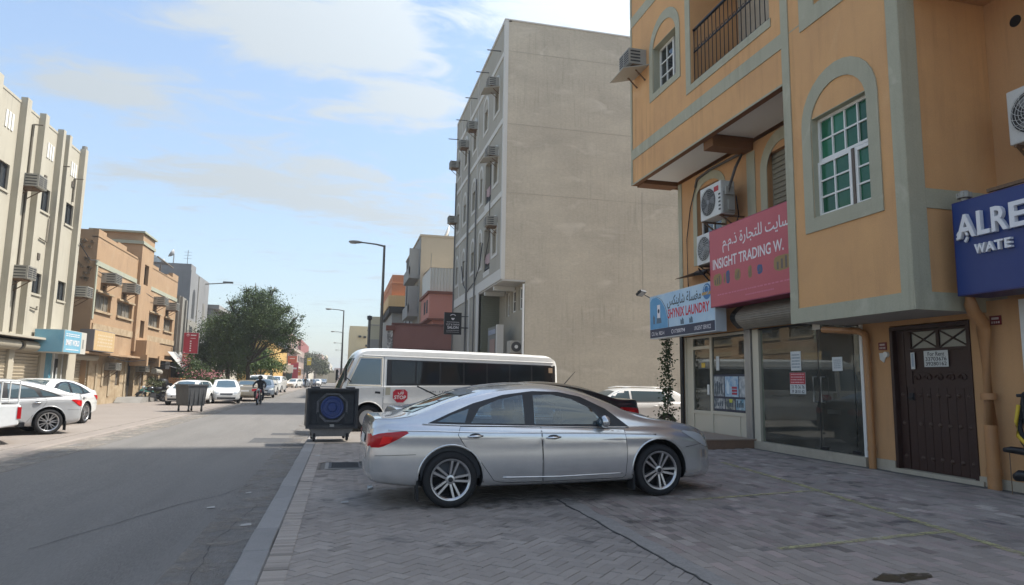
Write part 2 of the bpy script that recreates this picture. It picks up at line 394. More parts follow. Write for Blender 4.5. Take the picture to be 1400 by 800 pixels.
def worn(name, col, lo, hi, rough=.8, scale=9.0):
    m = bpy.data.materials.new(name); MATS[name] = m; m.use_nodes = True; nt = m.node_tree; N = nt.nodes; L = nt.links
    b = N['Principled BSDF']; b.inputs['Base Color'].default_value = (*col, 1); b.inputs['Roughness'].default_value = rough
    tc = N.new('ShaderNodeTexCoord'); n = N.new('ShaderNodeTexNoise'); n.inputs['Scale'].default_value = scale; n.inputs['Detail'].default_value = 8; n.inputs['Roughness'].default_value = .7
    L.new(tc.outputs['Object'], n.inputs['Vector']); r = N.new('ShaderNodeMapRange'); r.inputs[1].default_value = lo; r.inputs[2].default_value = hi
    L.new(n.outputs['Fac'], r.inputs[0]); L.new(r.outputs[0], b.inputs['Alpha']); return m
YPAINT = worn('worn_yellow', (.46, .42, .20), .33, .68)
OIL = worn('oil_stain', (.05, .046, .042), .44, .80, .6, 6.0)
DIRT = worn('brown_stain', (.05, .036, .016), .36, .50, .6, 7.0)
WPAINT = worn('worn_white', (.5, .5, .48), .48, .66)

# ---------------------------------------------------------------- ground
SL = .021
def zg(x, y=5.0):
    a = SL*max(0.0, x-1.3)-.02
    t = min(1.0, max(0.0, (y-17.0)/4.0)); t = t*t*(3-2*t)
    b = -.030*max(0.0, x-1.5)
    return a*(1-t)+b*t
def sheet(name, xs, ys, zf, m, parent=None):
    mb = MB(); nx = len(xs)
    mb.v = [Vector((x, y, zf(x, y))) for y in ys for x in xs]
    mb.f = [(j*nx+i, j*nx+i+1, (j+1)*nx+i+1, (j+1)*nx+i) for j in range(len(ys)-1) for i in range(nx-1)]; mb.mi = [0]*len(mb.f)
    return tag(mb.build(name, m, parent, fixn=False), kind='structure')

EARTH = mat('sandy_earth', (.26, .235, .205), .95, col2=(.21, .19, .165), nscale=.05, fine=.12)
sheet('ground', [-3000, -600, -100, -30, 30, 100, 600, 3000], [-300, -30, 60, 600, 1500, 3500], lambda x, y: -.62, EARTH)
ASPH = mat('asphalt', (.185, .175, .163), .9, col2=(.140, .133, .125), nscale=1.3, namt=.55, stretch=(1.4, .16, 1), bump=1.0, bscale=150, fine=.36, finescale=75, spots=(.45, .56, .70, (.175, .168, .158)))
sheet('road', [-6.7, -6.3, -5, -3.5, -2, -.78], lin(-30, 60, 12)+[120, 300, 900], lambda x, y: -.12+.02*(1-((x+3.5)/2.8)**2), ASPH)
LPAV = mat('left_pavement', (.27, .235, .205), .92, col2=(.21, .18, .16), nscale=.6, namt=.35, bump=.5, bscale=60, fine=.16, finescale=30, spots=(1.1, .6, .75, (.15, .135, .125)))
sheet('left_pavement', [-30, -1, -12.4, -9, -6.4, -6.3], lin(-30, 60, 12)+[120, 300, 900], lambda x, y: -.094 if x < -6.35 else -.135, LPAV)
RPAV = mat('far_pavement', (.24, .215, .19), .92, col2=(.18, .165, .15), nscale=.6, namt=.35, bump=.5, bscale=60, fine=.16, finescale=30)
sheet('pavement', lin(-.55, 9.4, 24), lin(-20, 17.2, 40), lambda x, y: zg(x, y)-.014, JOINT)
PAVE = bpy.data.objects['pavement']
sheet('side_lane', lin(-.55, 9.4, 20)+[14, 26], lin(17.2, 32.6, 22), lambda x, y: zg(min(x, 14), y)-.004, RPAV)
sheet('far_pavement', [-.55, 3, 9.4, 30], [32.6, 40, 60, 120, 300, 900], lambda x, y: zg(min(x, 14), 40)-.004 if y < 33 else min(-.006, zg(min(x, 14), 40)), RPAV)
# kerb of separate stones along the road
KERB = bpy.data.objects.new('kerb', None); COL.objects.link(KERB); tag(KERB, kind='structure')
y = 1.0; kv = []
for q in range(4):
    mb = MB(); w = .012
    mb.v = [Vector(p) for p in ((-.115,0,-.2),(.115,0,-.2),(.115,.93,-.2),(-.115,.93,-.2),(-.115,0,-.012),(.115,0,-.012),(.115,.93,-.012),(-.115,.93,-.012),(-.10,w,0),(.103,w,0),(.103,.93-w,0),(-.10,.93-w,0))]
    mb.f = [(0,1,5,4),(1,2,6,5),(2,3,7,6),(3,0,4,7),(4,5,9,8),(5,6,10,9),(6,7,11,10),(7,4,8,11),(8,9,10,11)]; mb.mi = [0]*9
    t = rnd.uniform(.88, 1.12); KM = mat('kerb_stone_%d' % q, (.27*t, .26*t, .25*t), .88, col2=(.20*t, .194*t, .187*t), nscale=2.2, bump=.4, bscale=70, fine=.14)
    o = mb.build('kerb_stone', KM, None); kv.append(o.data); bpy.data.objects.remove(o)
while y < 110:
    o = link('kerb_stone', kv[rnd.randrange(4)], KERB); o.location = (-.665+rnd.uniform(-.006, .006), y, -.018+rnd.uniform(-.004, .004)); y += .937
# pavers: soldier course, herringbone field, coursed field
def paver_quads(l, w, h=.012, b=.005):
    a, c = l/2, w/2
    vs = [(-a,-c,-h),(a,-c,-h),(a,c,-h),(-a,c,-h),(-a,-c,-b*.6),(a,-c,-b*.6),(a,c,-b*.6),(-a,c,-b*.6),(-a+b,-c+b,0),(a-b,-c+b,0),(a-b,c-b,0),(-a+b,c-b,0)]
    return vs, [(0,1,5,4),(1,2,6,5),(2,3,7,6),(3,0,4,7),(4,5,9,8),(5,6,10,9),(6,7,11,10),(7,4,8,11),(8,9,10,11)]
slots = []      # x, y, angle, length, width, tone family
yy = 2.6
while yy < 17.1:
    slots.append((-.445, yy, 0, .19, .071, 2)); yy += .0765
U = .105; ca, sa = cos(pi/4), sin(pi/4)
for i in range(-90, 91):
    for j in range(-90, 91):
        for k in (0, 1):
            hx, hy = (i+2*j+1, i-2*j+.5) if k == 0 else (i+2*j+.5, i-2*j+2)
            x = 1.2+U*(hx*ca-hy*sa); yv = 9.0+U*(hx*sa+hy*ca)
            lim = 2.81 if yv < 8.6 else 2.95
            if -.40 < x < lim and 2.6 < yv < 17.05: slots.append((x, yv, pi/4+(pi/2 if k else 0), 2*U-.005, U-.005, 0))
ci = 0; x = 2.99
while x < 8.72:
    yv = 2.4+(.115 if ci % 2 else 0)
    while yv < 17.0:
        slots.append((x, yv, pi/2, .224, .108, 1)); yv += .229
    x += .113; ci += 1
slots = [s for s in slots if not (-.25 < s[0] < .48 and 12.15 < s[1] < 13.2) and not (7.35 < s[0] and 13.5 < s[1] < 16.9)]
camM = SC.camera.matrix_world.inverted()
def view(p):
    c = camM @ Vector(p)
    if c.z > -.1: return None
    return (700+930*c.x/-c.z, 400-930*c.y/-c.z, -c.z)
order = []
for idx, s in enumerate(slots):
    v = view((s[0], s[1], zg(s[0], s[1])))
    if v and -5 < v[0] < 1405 and v[1] < 806: order.append((v[2], idx))
order.sort(); near = {i for _, i in order[:296]}
def tone_of(fam, x, y):
    big = mnoise.noise((x*.55, y*.55, fam*3.0)); t = 1+.20*big+rnd.gauss(0, .11 if fam == 1 else .075)
    if fam == 1 and rnd.random() < .10: t *= rnd.choice((1.28, .66, 1.2))
    if fam == 0 and rnd.random() < .04: t *= .75
    if fam == 1: return (t*1.09, t*1.035, t*1.0) if rnd.random() < .7 else (t*1.12, t*1.0, t*.99)
    if fam == 2: return (t*1.12, t*1.1, t*1.08)
    return (t*1.0, t*.99, t*.985)
var = {}
tiltm = Matrix.Rotation(-math.atan(SL), 4, 'Y')
mv, mf, mt = [], [], []
for idx, (x, yv, a, l, w, fam) in enumerate(slots):
    t = tone_of(fam, x, yv); dz = rnd.uniform(-.0032, .0022)+(.006 if fam == 2 else 0)
    if idx in near:
        key = (l, rnd.randrange(10))
        if key not in var:
            vs, fs = paver_quads(l, w); me = bpy.data.meshes.new('paver'); me.from_pydata(vs, [], fs); me.materials.append(PAVER)
            at = me.attributes.new('tone', 'FLOAT_COLOR', 'FACE')
            for d in at.data: d.color = (*t, 1)
            var[key] = me
        o = link('paver', var[key], PAVE); o.matrix_local = Matrix.Translation((x, yv, zg(x, yv)+dz)) @ (tiltm if x > 1.3 else Matrix()) @ Matrix.Rotation(a+rnd.uniform(-.012, .012), 4, 'Z')
    else:
        vs, fs = paver_quads(l, w); o0 = len(mv); c_, s_ = cos(a), sin(a); tx, ty = rnd.uniform(-.012, .012), rnd.uniform(-.012, .012)
        for p in vs:
            px, py = c_*p[0]-s_*p[1], s_*p[0]+c_*p[1]
            mv.append((x+px, yv+py, zg(x+px, yv+py)+p[2]+dz+tx*px+ty*py))
        mf += [tuple(o0+i for i in f) for f in fs]; mt += [t]*9
me = bpy.data.meshes.new('paver'); me.from_pydata(mv, [], mf); me.materials.append(PAVER)
at = me.attributes.new('tone', 'FLOAT_COLOR', 'FACE'); at.data.foreach_set('color', np.array([(*t, 1) for t in mt], dtype=np.float32).ravel())
tag(link('paver', me, PAVE), kind='stuff')
# cement strip with a broken edge along the old trench
mb = MB(); n = 60; ys = lin(2.4, 8.55, n); L_, R_ = [], []
for q in ys:
    L_.append((2.74+.035*mnoise.noise((q*2.3, 0, 0))+.02*mnoise.noise((q*9, 1, 0)), q)); R_.append((2.93+.03*mnoise.noise((q*2.3, 5, 0)), q))
f = lambda u, v, nn: Vector((u, v, zg(u, v)+nn))
mb.band(L_, R_, f, -.02, .006); mb.build('cement_strip', mat('cement', (.22, .20, .18), .92, col2=(.32, .295, .265), nscale=9, namt=.4, bump=.9, bscale=45, fine=.2), PAVE)
mb = MB(); mb.band([(u-.007-.010*mnoise.noise((v*7, 3, 0)), v) for u, v in L_], [(u+.007+.012*mnoise.noise((v*11, 7, 0)), v) for u, v in L_], f, -.02, .0095)
mb.build('crack', mat('crack_black', (.07, .065, .06), .95), PAVE)
def decal(name, poly, m, parent, h=.0065, flat=None):
    mb = MB(); mb.add([(u, v, (zg(u, v) if flat is None else flat)+h) for u, v in poly], [tuple(range(len(poly)))]); return mb.build(name, m, parent, fixn=False)
def stripe(name, pts, w, m, parent, h=.0065, flat=None, seg=14, jit=0.0):
    P = []
    for (a, b) in zip(pts, pts[1:]):
        for i in range(seg): P.append((a[0]+(b[0]-a[0])*i/seg, a[1]+(b[1]-a[1])*i/seg))
    P.append(pts[-1]); mb = MB(); vs = []
    for i, p in enumerate(P):
        q0, q1 = P[max(i-1, 0)], P[min(i+1, len(P)-1)]; dx, dy = q1[0]-q0[0], q1[1]-q0[1]; d = sqrt(dx*dx+dy*dy) or 1
        jx = jit*mnoise.noise((p[0]*6, p[1]*6, 0)); ww = w*(1+.6*mnoise.noise((p[0]*9, p[1]*9, 4))) if jit else w
        for s_ in (-1, 1):
            u, v = p[0]-dy/d*(s_*ww/2+jx), p[1]+dx/d*(s_*ww/2+jx); vs.append((u, v, (zg(u, v) if flat is None else flat)+h))
    mb.add(vs, [(2*i, 2*i+1, 2*i+3, 2*i+2) for i in range(len(P)-1)]); return mb.build(name, m, parent, fixn=False)
stripe('parking_line', [(6.80, 11.4), (6.47, 8.83), (5.83, 4.98), (5.6, 3.6)], .10, YPAINT, PAVE)
stripe('parking_line', [(3.9, 5.62), (5.92, 5.80)], .09, YPAINT, PAVE)
stripe('parking_line', [(4.3, 8.07), (6.32, 8.28)], .09, YPAINT, PAVE)
def blob(cx, cy, rx, ry, n=16, ir=1.1, seed=0):
    return [(cx+rx*cos(2*pi*i/n)*(1+ir*mnoise.noise((i*.9, seed, 0))), cy+ry*sin(2*pi*i/n)*(1+ir*mnoise.noise((i*.9, seed, 5)))) for i in range(n)]
for q, (cx, cy, rx, ry, m) in enumerate(((4.28, 4.60, .26, .10, DIRT), (5.25, 6.75, .16, .07, OIL), (5.0, 6.2, .12, .05, OIL), (6.9, 7.0, .20, .06, OIL), (6.2, 7.5, .15, .07, OIL),
                                         (2.2, 8.4, 1.1, .34, OIL), (4.6, 9.1, .7, .3, OIL), (7.3, 8.7, .4, .12, OIL), (3.4, 7.0, .3, .12, OIL), (1.2, 6.5, .25, .1, OIL), (5.6, 5.2, .2, .06, OIL), (7.6, 9.6, .3, .1, OIL))):
    decal('stain', blob(cx, cy, rx, ry, seed=q*2.7), m, PAVE, h=.0075+.0004*q)
# drain cover near the kerb
t = thing('drain_cover', 'dark rectangular drain cover set in the pavement behind the silver car', 'drain cover', (.11, 12.7, zg(.11)))
mb = MB(); mb.box(-.33, .35, -.47, .45, -.02, .004); mb.build('frame', CONC, t)
mb = MB(); mb.box(-.27, .29, -.41, .39, -.01, .010); mb.build('plate', mat('cast_iron', (.05, .05, .052), .6, metal=.5, fine=.2), t)
mb = MB()
for i in range(9): mb.box(-.22, .24, -.36+i*.083, -.335+i*.083, .008, .0155)
mb.build('rib', MATS['cast_iron'], t)
# cracks and paint remnants on the asphalt
ROAD = bpy.data.objects['road']
CR = mat('asphalt_crack', (.06, .06, .06), .95)
zr = -.1
def zroad(x): return -.12+.02*(1-((x+3.5)/2.8)**2)
for pts in ([(-1.0, 12.1), (-1.55, 10.24), (-1.89, 9.68), (-2.78, 7.24)], [(-.98, 9.5), (-1.15, 7.4), (-1.08, 5.6)]):
    mb = MB(); vs = []; P = []
    for a, b in zip(pts, pts[1:]):
        for i in range(16): P.append((a[0]+(b[0]-a[0])*i/16, a[1]+(b[1]-a[1])*i/16))
    for i, p in enumerate(P):
        j = .05*mnoise.noise((p[0]*4, p[1]*4, 2)); w = .005+.006*mnoise.noise((p[0]*8, p[1]*8, 6))
        for s_ in (-1, 1): vs.append((p[0]+j+s_*w, p[1]+j, zroad(p[0]+j)+.004))
    mb.add(vs, [(2*i, 2*i+1, 2*i+3, 2*i+2) for i in range(len(P)-1)]); mb.build('crack', CR, ROAD, fixn=False)
for (cx, cy, rx, ry) in ((-1.25, 16.6, .10, .25), (-3.3, 29.4, .5, .12), (-3.5, 26.5, .35, .1), (-1.2, 22.6, .09, .3), (-4.4, 21.5, .3, .08)):
    mb = MB(); mb.add([(u, v, zroad(u)+.004) for u, v in blob(cx, cy, rx, ry, seed=cx)], [tuple(range(16))]); mb.build('paint_mark', WPAINT, ROAD, fixn=False)
PATCH = mat('asphalt_patch', (.10, .10, .10), .92, col2=(.065, .066, .07), nscale=1, fine=.2, finescale=120, bump=.6, bscale=190)
for (x0, x1, y0, y1) in ((-2.2, -.95, 18.2, 19.6), (-1.9, -.9, 20.6, 21.3)):
    mb = MB(); xs = lin(x0, x1, 6)
    for a, b in zip(xs, xs[1:]): mb.add([(a, y0, zroad(a)+.003), (b, y0+.06, zroad(b)+.003), (b, y1, zroad(b)+.003), (a, y1+.05, zroad(a)+.003)], [(0,1,2,3)])
    mb.build('road_patch', PATCH, ROAD, fixn=False)
DUST = worn('road_dust', (.27, .24, .205), .40, .66, .95, 2.2)
mb = MB(); ys_ = lin(2, 90, 60); vs = []
for q in ys_:
    for x in (-6.9, -6.35, -5.9, -5.3): vs.append((x, q, max(zroad(x), -.094 if x < -6.35 else -.2)+.0045))
mb.add(vs, [(4*i+j, 4*i+j+1, 4*i+j+5, 4*i+j+4) for i in range(len(ys_)-1) for j in range(3)]); mb.build('dust_or_lift', DUST, ROAD, fixn=False)
mb = MB(); ys_ = lin(2, 60, 60); vs = []
for q in ys_:
    for x in (-1.35, -1.05, -.79): vs.append((x, q, zroad(x)+.0055))
mb.add(vs, [(3*i+j, 3*i+j+1, 3*i+j+4, 3*i+j+3) for i in range(len(ys_)-1) for j in range(2)]); mb.build('dust_or_lift', worn('kerb_dust', (.23, .205, .175), .46, .72, .95, 3.5), ROAD, fixn=False)
# litter
for (x, yv, s_) in ((-1.5, 9.3, .05), (-.95, 8.2, .06), (-1.2, 10.4, .04), (.1, 8.9, .05), (-.4, 14.2, .06)):
    mb = MB(); mb.add([(-s_, -s_*.6, 0), (s_, -s_*.5, .004), (s_*.8, s_*.7, .015), (-s_*.9, s_*.5, .006)], [(0,1,2,3)]); o = mb.build('paper_scrap', mat('paper_scrap', (.34, .33, .31), .9), None, fixn=False)
    o.location = (x, yv, (zroad(x) if x < -.78 else zg(x))+.008); tag(o, {9.3: 'paper scrap on the asphalt a step out from the kerb', 8.2: 'nearest paper scrap lying on the asphalt by the kerb', 10.4: 'paper scrap on the asphalt furthest along from the camera', 8.9: 'paper scrap on the paving behind the silver car', 14.2: 'paper scrap on the paving near the drain cover'}[yv], 'litter', 'paper scraps near the kerb')

# ---------------------------------------------------------------- orange corner building
XO, XW, XR = 7.75, 8.95, 9.35
FO, FW, FR = Fac('-X', XO), Fac('-X', XW), Fac('-X', XR)
YB, YE = 7.84, 17.45
FB = Fac('-Y', YB)
HB = 21.0
OB = thing('orange_building', 'orange plastered corner building with grey green trim and jutting upper floors', 'building', (XW, YB, .1))
mb = MB()
W1 = (14.69, 16.0, 9.2, 10.47); BAL = (10.9, 13.97, 8.58, 11.5); W2 = (8.53, 9.83, 4.36, 6.12); W3 = (8.85, 9.62, 8.15, 9.7)
wall(mb, FO, 10.55, YE, 7.07, HB, [W1+(.28,), BAL+(1.3,), (14.2, 16.2, 13.0, 14.6, .2), (11, 13.5, 13.0, 15.0, .2), (11, 16, 16.5, 18.0, .2)])
wall(mb, FO, YB, 10.55, 2.6, HB, [W2+(.22,), W3+(.2,)])
wall(mb, FB, XO, XR, 2.6, 7.4); wall(mb, FB, XO, 22, 7.4, HB)
OB1 = mb.build('front_wall', [ORANGE], OB, W=True, fixn=False)
mb = MB()
GS = (10.28, 13.60, .16, 2.74); LS = (13.92, 16.86, .2, 2.76); DR = (8.10, 9.62, .16, 2.52); AW = (14.76, 15.95, 5.35, 6.62); A2 = (11.75, 12.85, 4.9, 6.6)
wall(mb, FW, YB, 16.95, .0, 7.05, [GS+(.12,), LS+(.10,), DR+(.14,), AW+(.2,), A2+(.2,)])
SR = (3.2, 7.2, .12, 2.55)
wall(mb, FW, 1.6, YB, .0, 2.75, [SR+(.1,)])
wall(mb, FR, 1.6, YB, 2.75, 7.4)
mb.add([(XW, 1.6, 2.75), (XW, YB, 2.75), (XR, YB, 2.75), (XR, 1.6, 2.75)], [(0,1,2,3)])
FE = Fac('-Y', 16.95)
mb.add([(XW, 16.95, 0), (22, 16.95, 0), (22, 16.95, 7.05), (XW, 16.95, 7.05)], [(0,1,2,3)])
mb.build('lower_wall', [ORANGE2], OB, W=True, fixn=False)
mb = MB()
mb.add([(XO, YE, 7.07), (22, YE, 7.07), (22, YE, HB), (XO, YE, HB)], [(0,1,2,3)])
mb.add([(22, 1.6, 0), (22, YE, 0), (22, YE, HB), (22, 1.6, HB)], [(0,1,2,3)])
mb.add([(XO, YB, HB), (22, YB, HB), (22, YE, HB), (XO, YE, HB)], [(0,1,2,3)])
mb.add([(XR, 1.6, 7.4), (22, 1.6, 7.4), (22, 1.6, 0), (XR, 1.6, 0)], [(0,1,2,3)])
mb.add([(XO+.1, 1.6, HB-.1), (22, 1.6, HB-.1), (22, YB, HB-.1), (XO+.1, YB, HB-.1)], [(0,1,2,3)])
mb.add([(XO+.1, 1.6, 7.4), (XO+.1, YB, 7.4), (XO+.1, YB, HB-.1), (XO+.1, 1.6, HB-.1)], [(0,1,2,3)])
mb.add([(XW, 1.6, 0), (22, 1.6, 0), (22, 1.6, 7.4), (XW, 1.6, 7.4)], [(0,1,2,3)]); mb.add([(XO+.1, 1.6, 7.4), (22, 1.6, 7.4), (22, 1.6, HB-.1), (XO+.1, 1.6, HB-.1)], [(0,1,2,3)])
mb.build('roof_and_back', [ORANGE2], OB, W=True, fixn=False)
# soffits and beams
mb = MB()
mb.box(XO+.004, XR, YB+.004, 10.546, 2.604, 2.68)
mb.build('soffit', SOFFIT, OB, W=True); mb = MB(); mb.box(XO+.02, XW, 10.56, YE-.01, 7.16, 7.26)
mb.build('soffit', SOFFIT, OB, W=True)
mb = MB(); mb.box(XO+.15, XR+.2, 1.6, YB-.01, 7.36, 7.46); mb.build('balcony_slab', ORANGE2, OB, W=True)
mb = MB()
for a, b, z in ((17.0, 17.44, 7.03), (13.35, 13.75, 6.88), (10.56, 10.75, 6.9)): mb.box(XO+.16, XW-.005, a, b, z, 7.155)
mb.box(XO+.004, XO+.155, 10.56, YE-.006, 7.075, 7.155)
mb.build('beam', BROWNBEAM, OB, W=True)
mb = MB()
for a, b in ((10.76, 13.34), (13.76, 16.99)):
    mb.box(XO+.2, XW-.06, a+.1, b-.1, 7.115, 7.156)
mb.build('soffit_panel', WHITEP, OB, W=True)
# grey trim, all slightly proud of the plaster
TP = .018
mb = MB()
FO.box(mb, 10.552, YE+.0, 7.79, 8.09, .001, TP)                       # string course
FO.box(mb, 10.552, YE+.0, 11.78, 12.1, .001, TP)
FO.box(mb, YE-.09, YE+.012, 7.07, 7.788, .001, TP+.004); FO.box(mb, YE-.09, YE+.012, 8.092, 11.778, .001, TP+.004); FO.box(mb, YE-.09, YE+.012, 12.102, HB, .001, TP+.004)
FO.box(mb, 10.56, YE-.092, 7.062, 7.10, .001, TP)
FO.box(mb, 10.34, 10.55, 2.85, 14, .001, TP+.003)
FO.box(mb, YB, 8.055, 2.85, 14, .001, TP+.003)
FO.box(mb, YB, 10.55, 2.59, 2.848, .001, TP+.010)
FO.box(mb, 8.057, 10.338, 8.6-.62, 8.6-.60, .001, .004)
FB.box(mb, XO-TP, 8.03, 2.85, 7.34, .001, TP)
FB.box(mb, XO-TP-.006, XR, 2.59, 2.848, .001, TP+.010)
FB.box(mb, 8.032, XR, 4.07, 4.36, .001, TP)
FW.box(mb, 13.3, 13.62, 3.3, 6.85, .001, TP); FW.box(mb, 16.78, 16.97, 2.9, 7.04, .001, TP)
mb.build('string_course', TRIM, OB, W=True)
def arch_trim(uc, hwo, hwi, v0, v0i, vs, ro, ri, name='arch_trim'):
    mb = MB(); a = arch_pts(uc, hwo, v0, vs, ro); b = arch_pts(uc, hwi, v0, vs-.05, ri)
    mb.band(a, b, FO, .001, TP+.004); FO.box(mb, uc-hwi+.001, uc+hwi-.001, v0, v0i, .001, TP+.004)
    return mb.build(name, TRIM, OB, W=True)
arch_trim(9.18, .885, .655, 4.12, 4.355, 6.02, .86, .62)
arch_trim(15.345, .86, .66, 9.02, 9.195, 10.38, .82, .60)
mb = MB(); FO.box(mb, 13.975, 14.2, 8.58, 11.6, .001, TP+.002); FO.box(mb, 10.86, 14.2, 8.40, 8.576, .001, TP+.002)
FO.box(mb, 9.63, 10.02, 7.83, 10, .001, TP+.002); FO.box(mb, 8.5, 9.628, 7.83, 8.145, .001, TP+.002)
mb.build('window_trim', TRIM, OB, W=True)
mb = MB()
a = arch_pts(12.3, .80, 4.4, 6.25, .78); b = arch_pts(12.3, .56, 4.4, 6.2, .56); mb.band(a, b, FW, .001, TP)
mb.build('arch_trim', TRIM, OB, W=True); mb = MB()
a = arch_pts(15.35, .80, 4.6, 6.45, .5); b = arch_pts(15.35, .60, 4.6, 6.42, .32); mb.band(a, b, FW, .001, TP)
mb.build('arch_trim', TRIM, OB, W=True)
# reveals painted grey
for (u0, u1, v0, v1), dp in ((W1, .28), (W2, .22)):
    mb = MB(); FO.box(mb, u0, u0+.012, v0+.012, v1-.012, -dp, .0); FO.box(mb, u1-.012, u1, v0+.012, v1-.012, -dp, .0); FO.box(mb, u0, u1, v1-.012, v1, -dp, 0); FO.box(mb, u0, u1, v0, v0+.012, -dp, 0)
    mb.build('reveal', TRIM, OB, W=True)
# teal window of the bay: upper light of eight panes, two sliding leaves
u0, u1, v0, v1 = W2; md = v0+.98
window(OB, FO, (u0+.012, u1-.012, md, v1-.012), .15, 4, 2, WHITEP, GREENGL, .05, .028)
window(OB, FO, (u0+.012, u0+.45, v0+.012, md-.004), .15, 1, 3, WHITEP, GREENGL, .06, .028)
window(OB, FO, (u0+.50, u1-.012, v0+.012, md-.004), .12, 2, 3, WHITEP, GREENGL, .055, .028)
mb = MB(); FO.box(mb, u0+.452, u0+.498, v0+.012, md-.004, -.17, -.10); mb.build('mullion', mat('brown_aluminium', (.12, .09, .07), .5), OB, W=True)
mb = MB(); mb.prism([(u1-.08, md-.05), (u1-.62, md-.05), (u1-.55, md-.34), (u1-.42, md-.26), (u1-.30, md-.31), (u1-.20, md-.22), (u1-.16, md-.45)], FO, -.135, -.128)
mb.build('torn_film', mat('torn_film', (.20, .17, .15), .7, fine=.15), OB, W=True)
u0, u1, v0, v1 = W1
window(OB, FO, (u0+.5, u1-.012, v0+.012, v1-.012), .22, 2, 3, WHITEP, DARKGL, .06, .03)
window(OB, FO, (u0+.012, u0+.49, v0+.012, v1-.012), .24, 1, 3, mat('grey_aluminium', (.20, .19, .17), .5), DARKGL, .06, .03)
window(OB, FO, (W3[0], W3[1], W3[2], W3[3]), .16, 2, 3, WHITEP, GREENGL, .05, .03)
window(OB, FW, (AW[0]+.01, AW[1]-.01, AW[2], AW[3]-.01), .15, 2, 2, WHITEP, DARKGL, .06, .03)
# arched window with closed shutters on the lower wall
mb = MB(); FW.box(mb, A2[0], A2[1], A2[2], A2[3], -.16, -.12)
for i in range(14): FW.box(mb, A2[0]+.06, A2[1]-.06, A2[2]+.08+i*.115, A2[2]+.15+i*.115, -.12, -.095)
mb.build('shutter', mat('shutter_olive', (.20, .18, .13), .7, fine=.08), OB, W=True)
# balcony behind the front wall
mb = MB(); u0, u1, v0, v1 = BAL
FO.box(mb, u0, u1, v0-.02, v0, -1.3, 0)
mb.build('balcony_floor', CONC, OB, W=True)
mb = MB(); FO.box(mb, u0-.2, u1+.2, v0, 11.5, -1.36, -1.30); mb.build('balcony_wall', PLINTH, OB, W=True)
mb = MB(); FO.box(mb, u0+.02, u1-.01, 9.93, 9.97, -.11, -.05); FO.box(mb, u0+.02, u1-.01, 8.63, 8.66, -.10, -.06); FO.box(mb, u0+.02, u1-.01, 9.38, 9.40, -.095, -.065)
RL = mb.build('railing', DARKM, OB, W=True)
k = 0; u = u0+.08
while u < u1-.02:
    mb = MB(); mb.cyl(FO(u, 8.66, -.08), FO(u, 9.93, -.08), .011, n=6); mb.build('baluster', DARKM, RL, W=True)
    mb = MB(); mb.tube([FO(u+.085+.045*cos(t), 9.42+.05*sin(t), -.08) for t in lin(0, 2*pi, 10)], .008, 5); mb.build('scroll', DARKM, RL, W=True)
    u += .165
# round vent in the recess wall and small marks
mb = MB(); mb.cyl(FR(7.35, 6.86, -.05), FR(7.35, 6.86, .012), .085, n=20); mb.build('vent', BLACKP, OB, W=True)
mb = MB(); mb.cyl(FW(13.0, 5.95, -.05), FW(13.0, 5.95, .012), .09, n=20); mb.build('vent', BLACKP, OB, W=True)
# plinths and sills at pavement level
mb = MB(); FW.box(mb, GS[0]-.05, GS[1], .05, .29, -.06, .075); FW.box(mb, 9.63, 10.2, .05, .30, .001, .03); FW.box(mb, 7.25, 8.09, .05, .26, .001, .03); FW.box(mb, 8.0, 9.7, .05, .19, -.1, .06)
mb.build('plinth', PLINTH, OB, W=True)
mb = MB(); FW.box(mb, 13.62, 13.72, .1, 3.2, .001, .06); FW.box(mb, 13.74, 13.84, .1, 3.2, .001, .05); FW.box(mb, 13.85, 13.92, .1, 3.2, -.1, .02)
mb.build('shutter_track', STEEL, OB, W=True)
mb = MB(); FW.box(mb, 16.82, 16.96, .15, 2.9, .001, .05); mb.build('corner_post', DARKM, OB, W=True)
# rolled-up steel shutter under the pink sign
mb = MB(); n = 26; pr = []
for i in range(n+1):
    t = pi*.62*i/n-.15; rr = .30+(.010 if i % 2 else 0); pr.append((rr*sin(t+pi/2), rr*cos(t+pi/2)))
pts = [(XW-.12-.34*abs(cos(pi*i/n-.3)) if False else XW-.08-.36*sin(pi*(.12+.80*i/n))-(.010 if i % 2 else 0), 2.74+.54*i/n) for i in range(n+1)]
for (a, b), (c, d) in zip(pts, pts[1:]): mb.add([(a, 10.6, b), (a, 13.58, b), (c, 13.58, d), (c, 10.6, d)], [(0,1,2,3)])
for yv in (10.6, 13.58): mb.add([(p[0], yv, p[1]) for p in pts]+[(XW-.02, yv, 3.28), (XW-.02, yv, 2.74)], [tuple(range(len(pts)+2))])
mb.build('shutter_roll', GALV, OB, W=True)
mb = MB()
pts = [(XW-.10-.28*sin(pi*(.1+.8*i/10)), 2.78+.5*i/10) for i in range(11)]
for (a, b), (c, d) in zip(pts, pts[1:]): mb.add([(a, 13.6, b), (a, 13.9, b), (c, 13.9, d), (c, 13.6, d)], [(0,1,2,3)])
mb.build('shutter_cap', DARKM, OB, W=True)
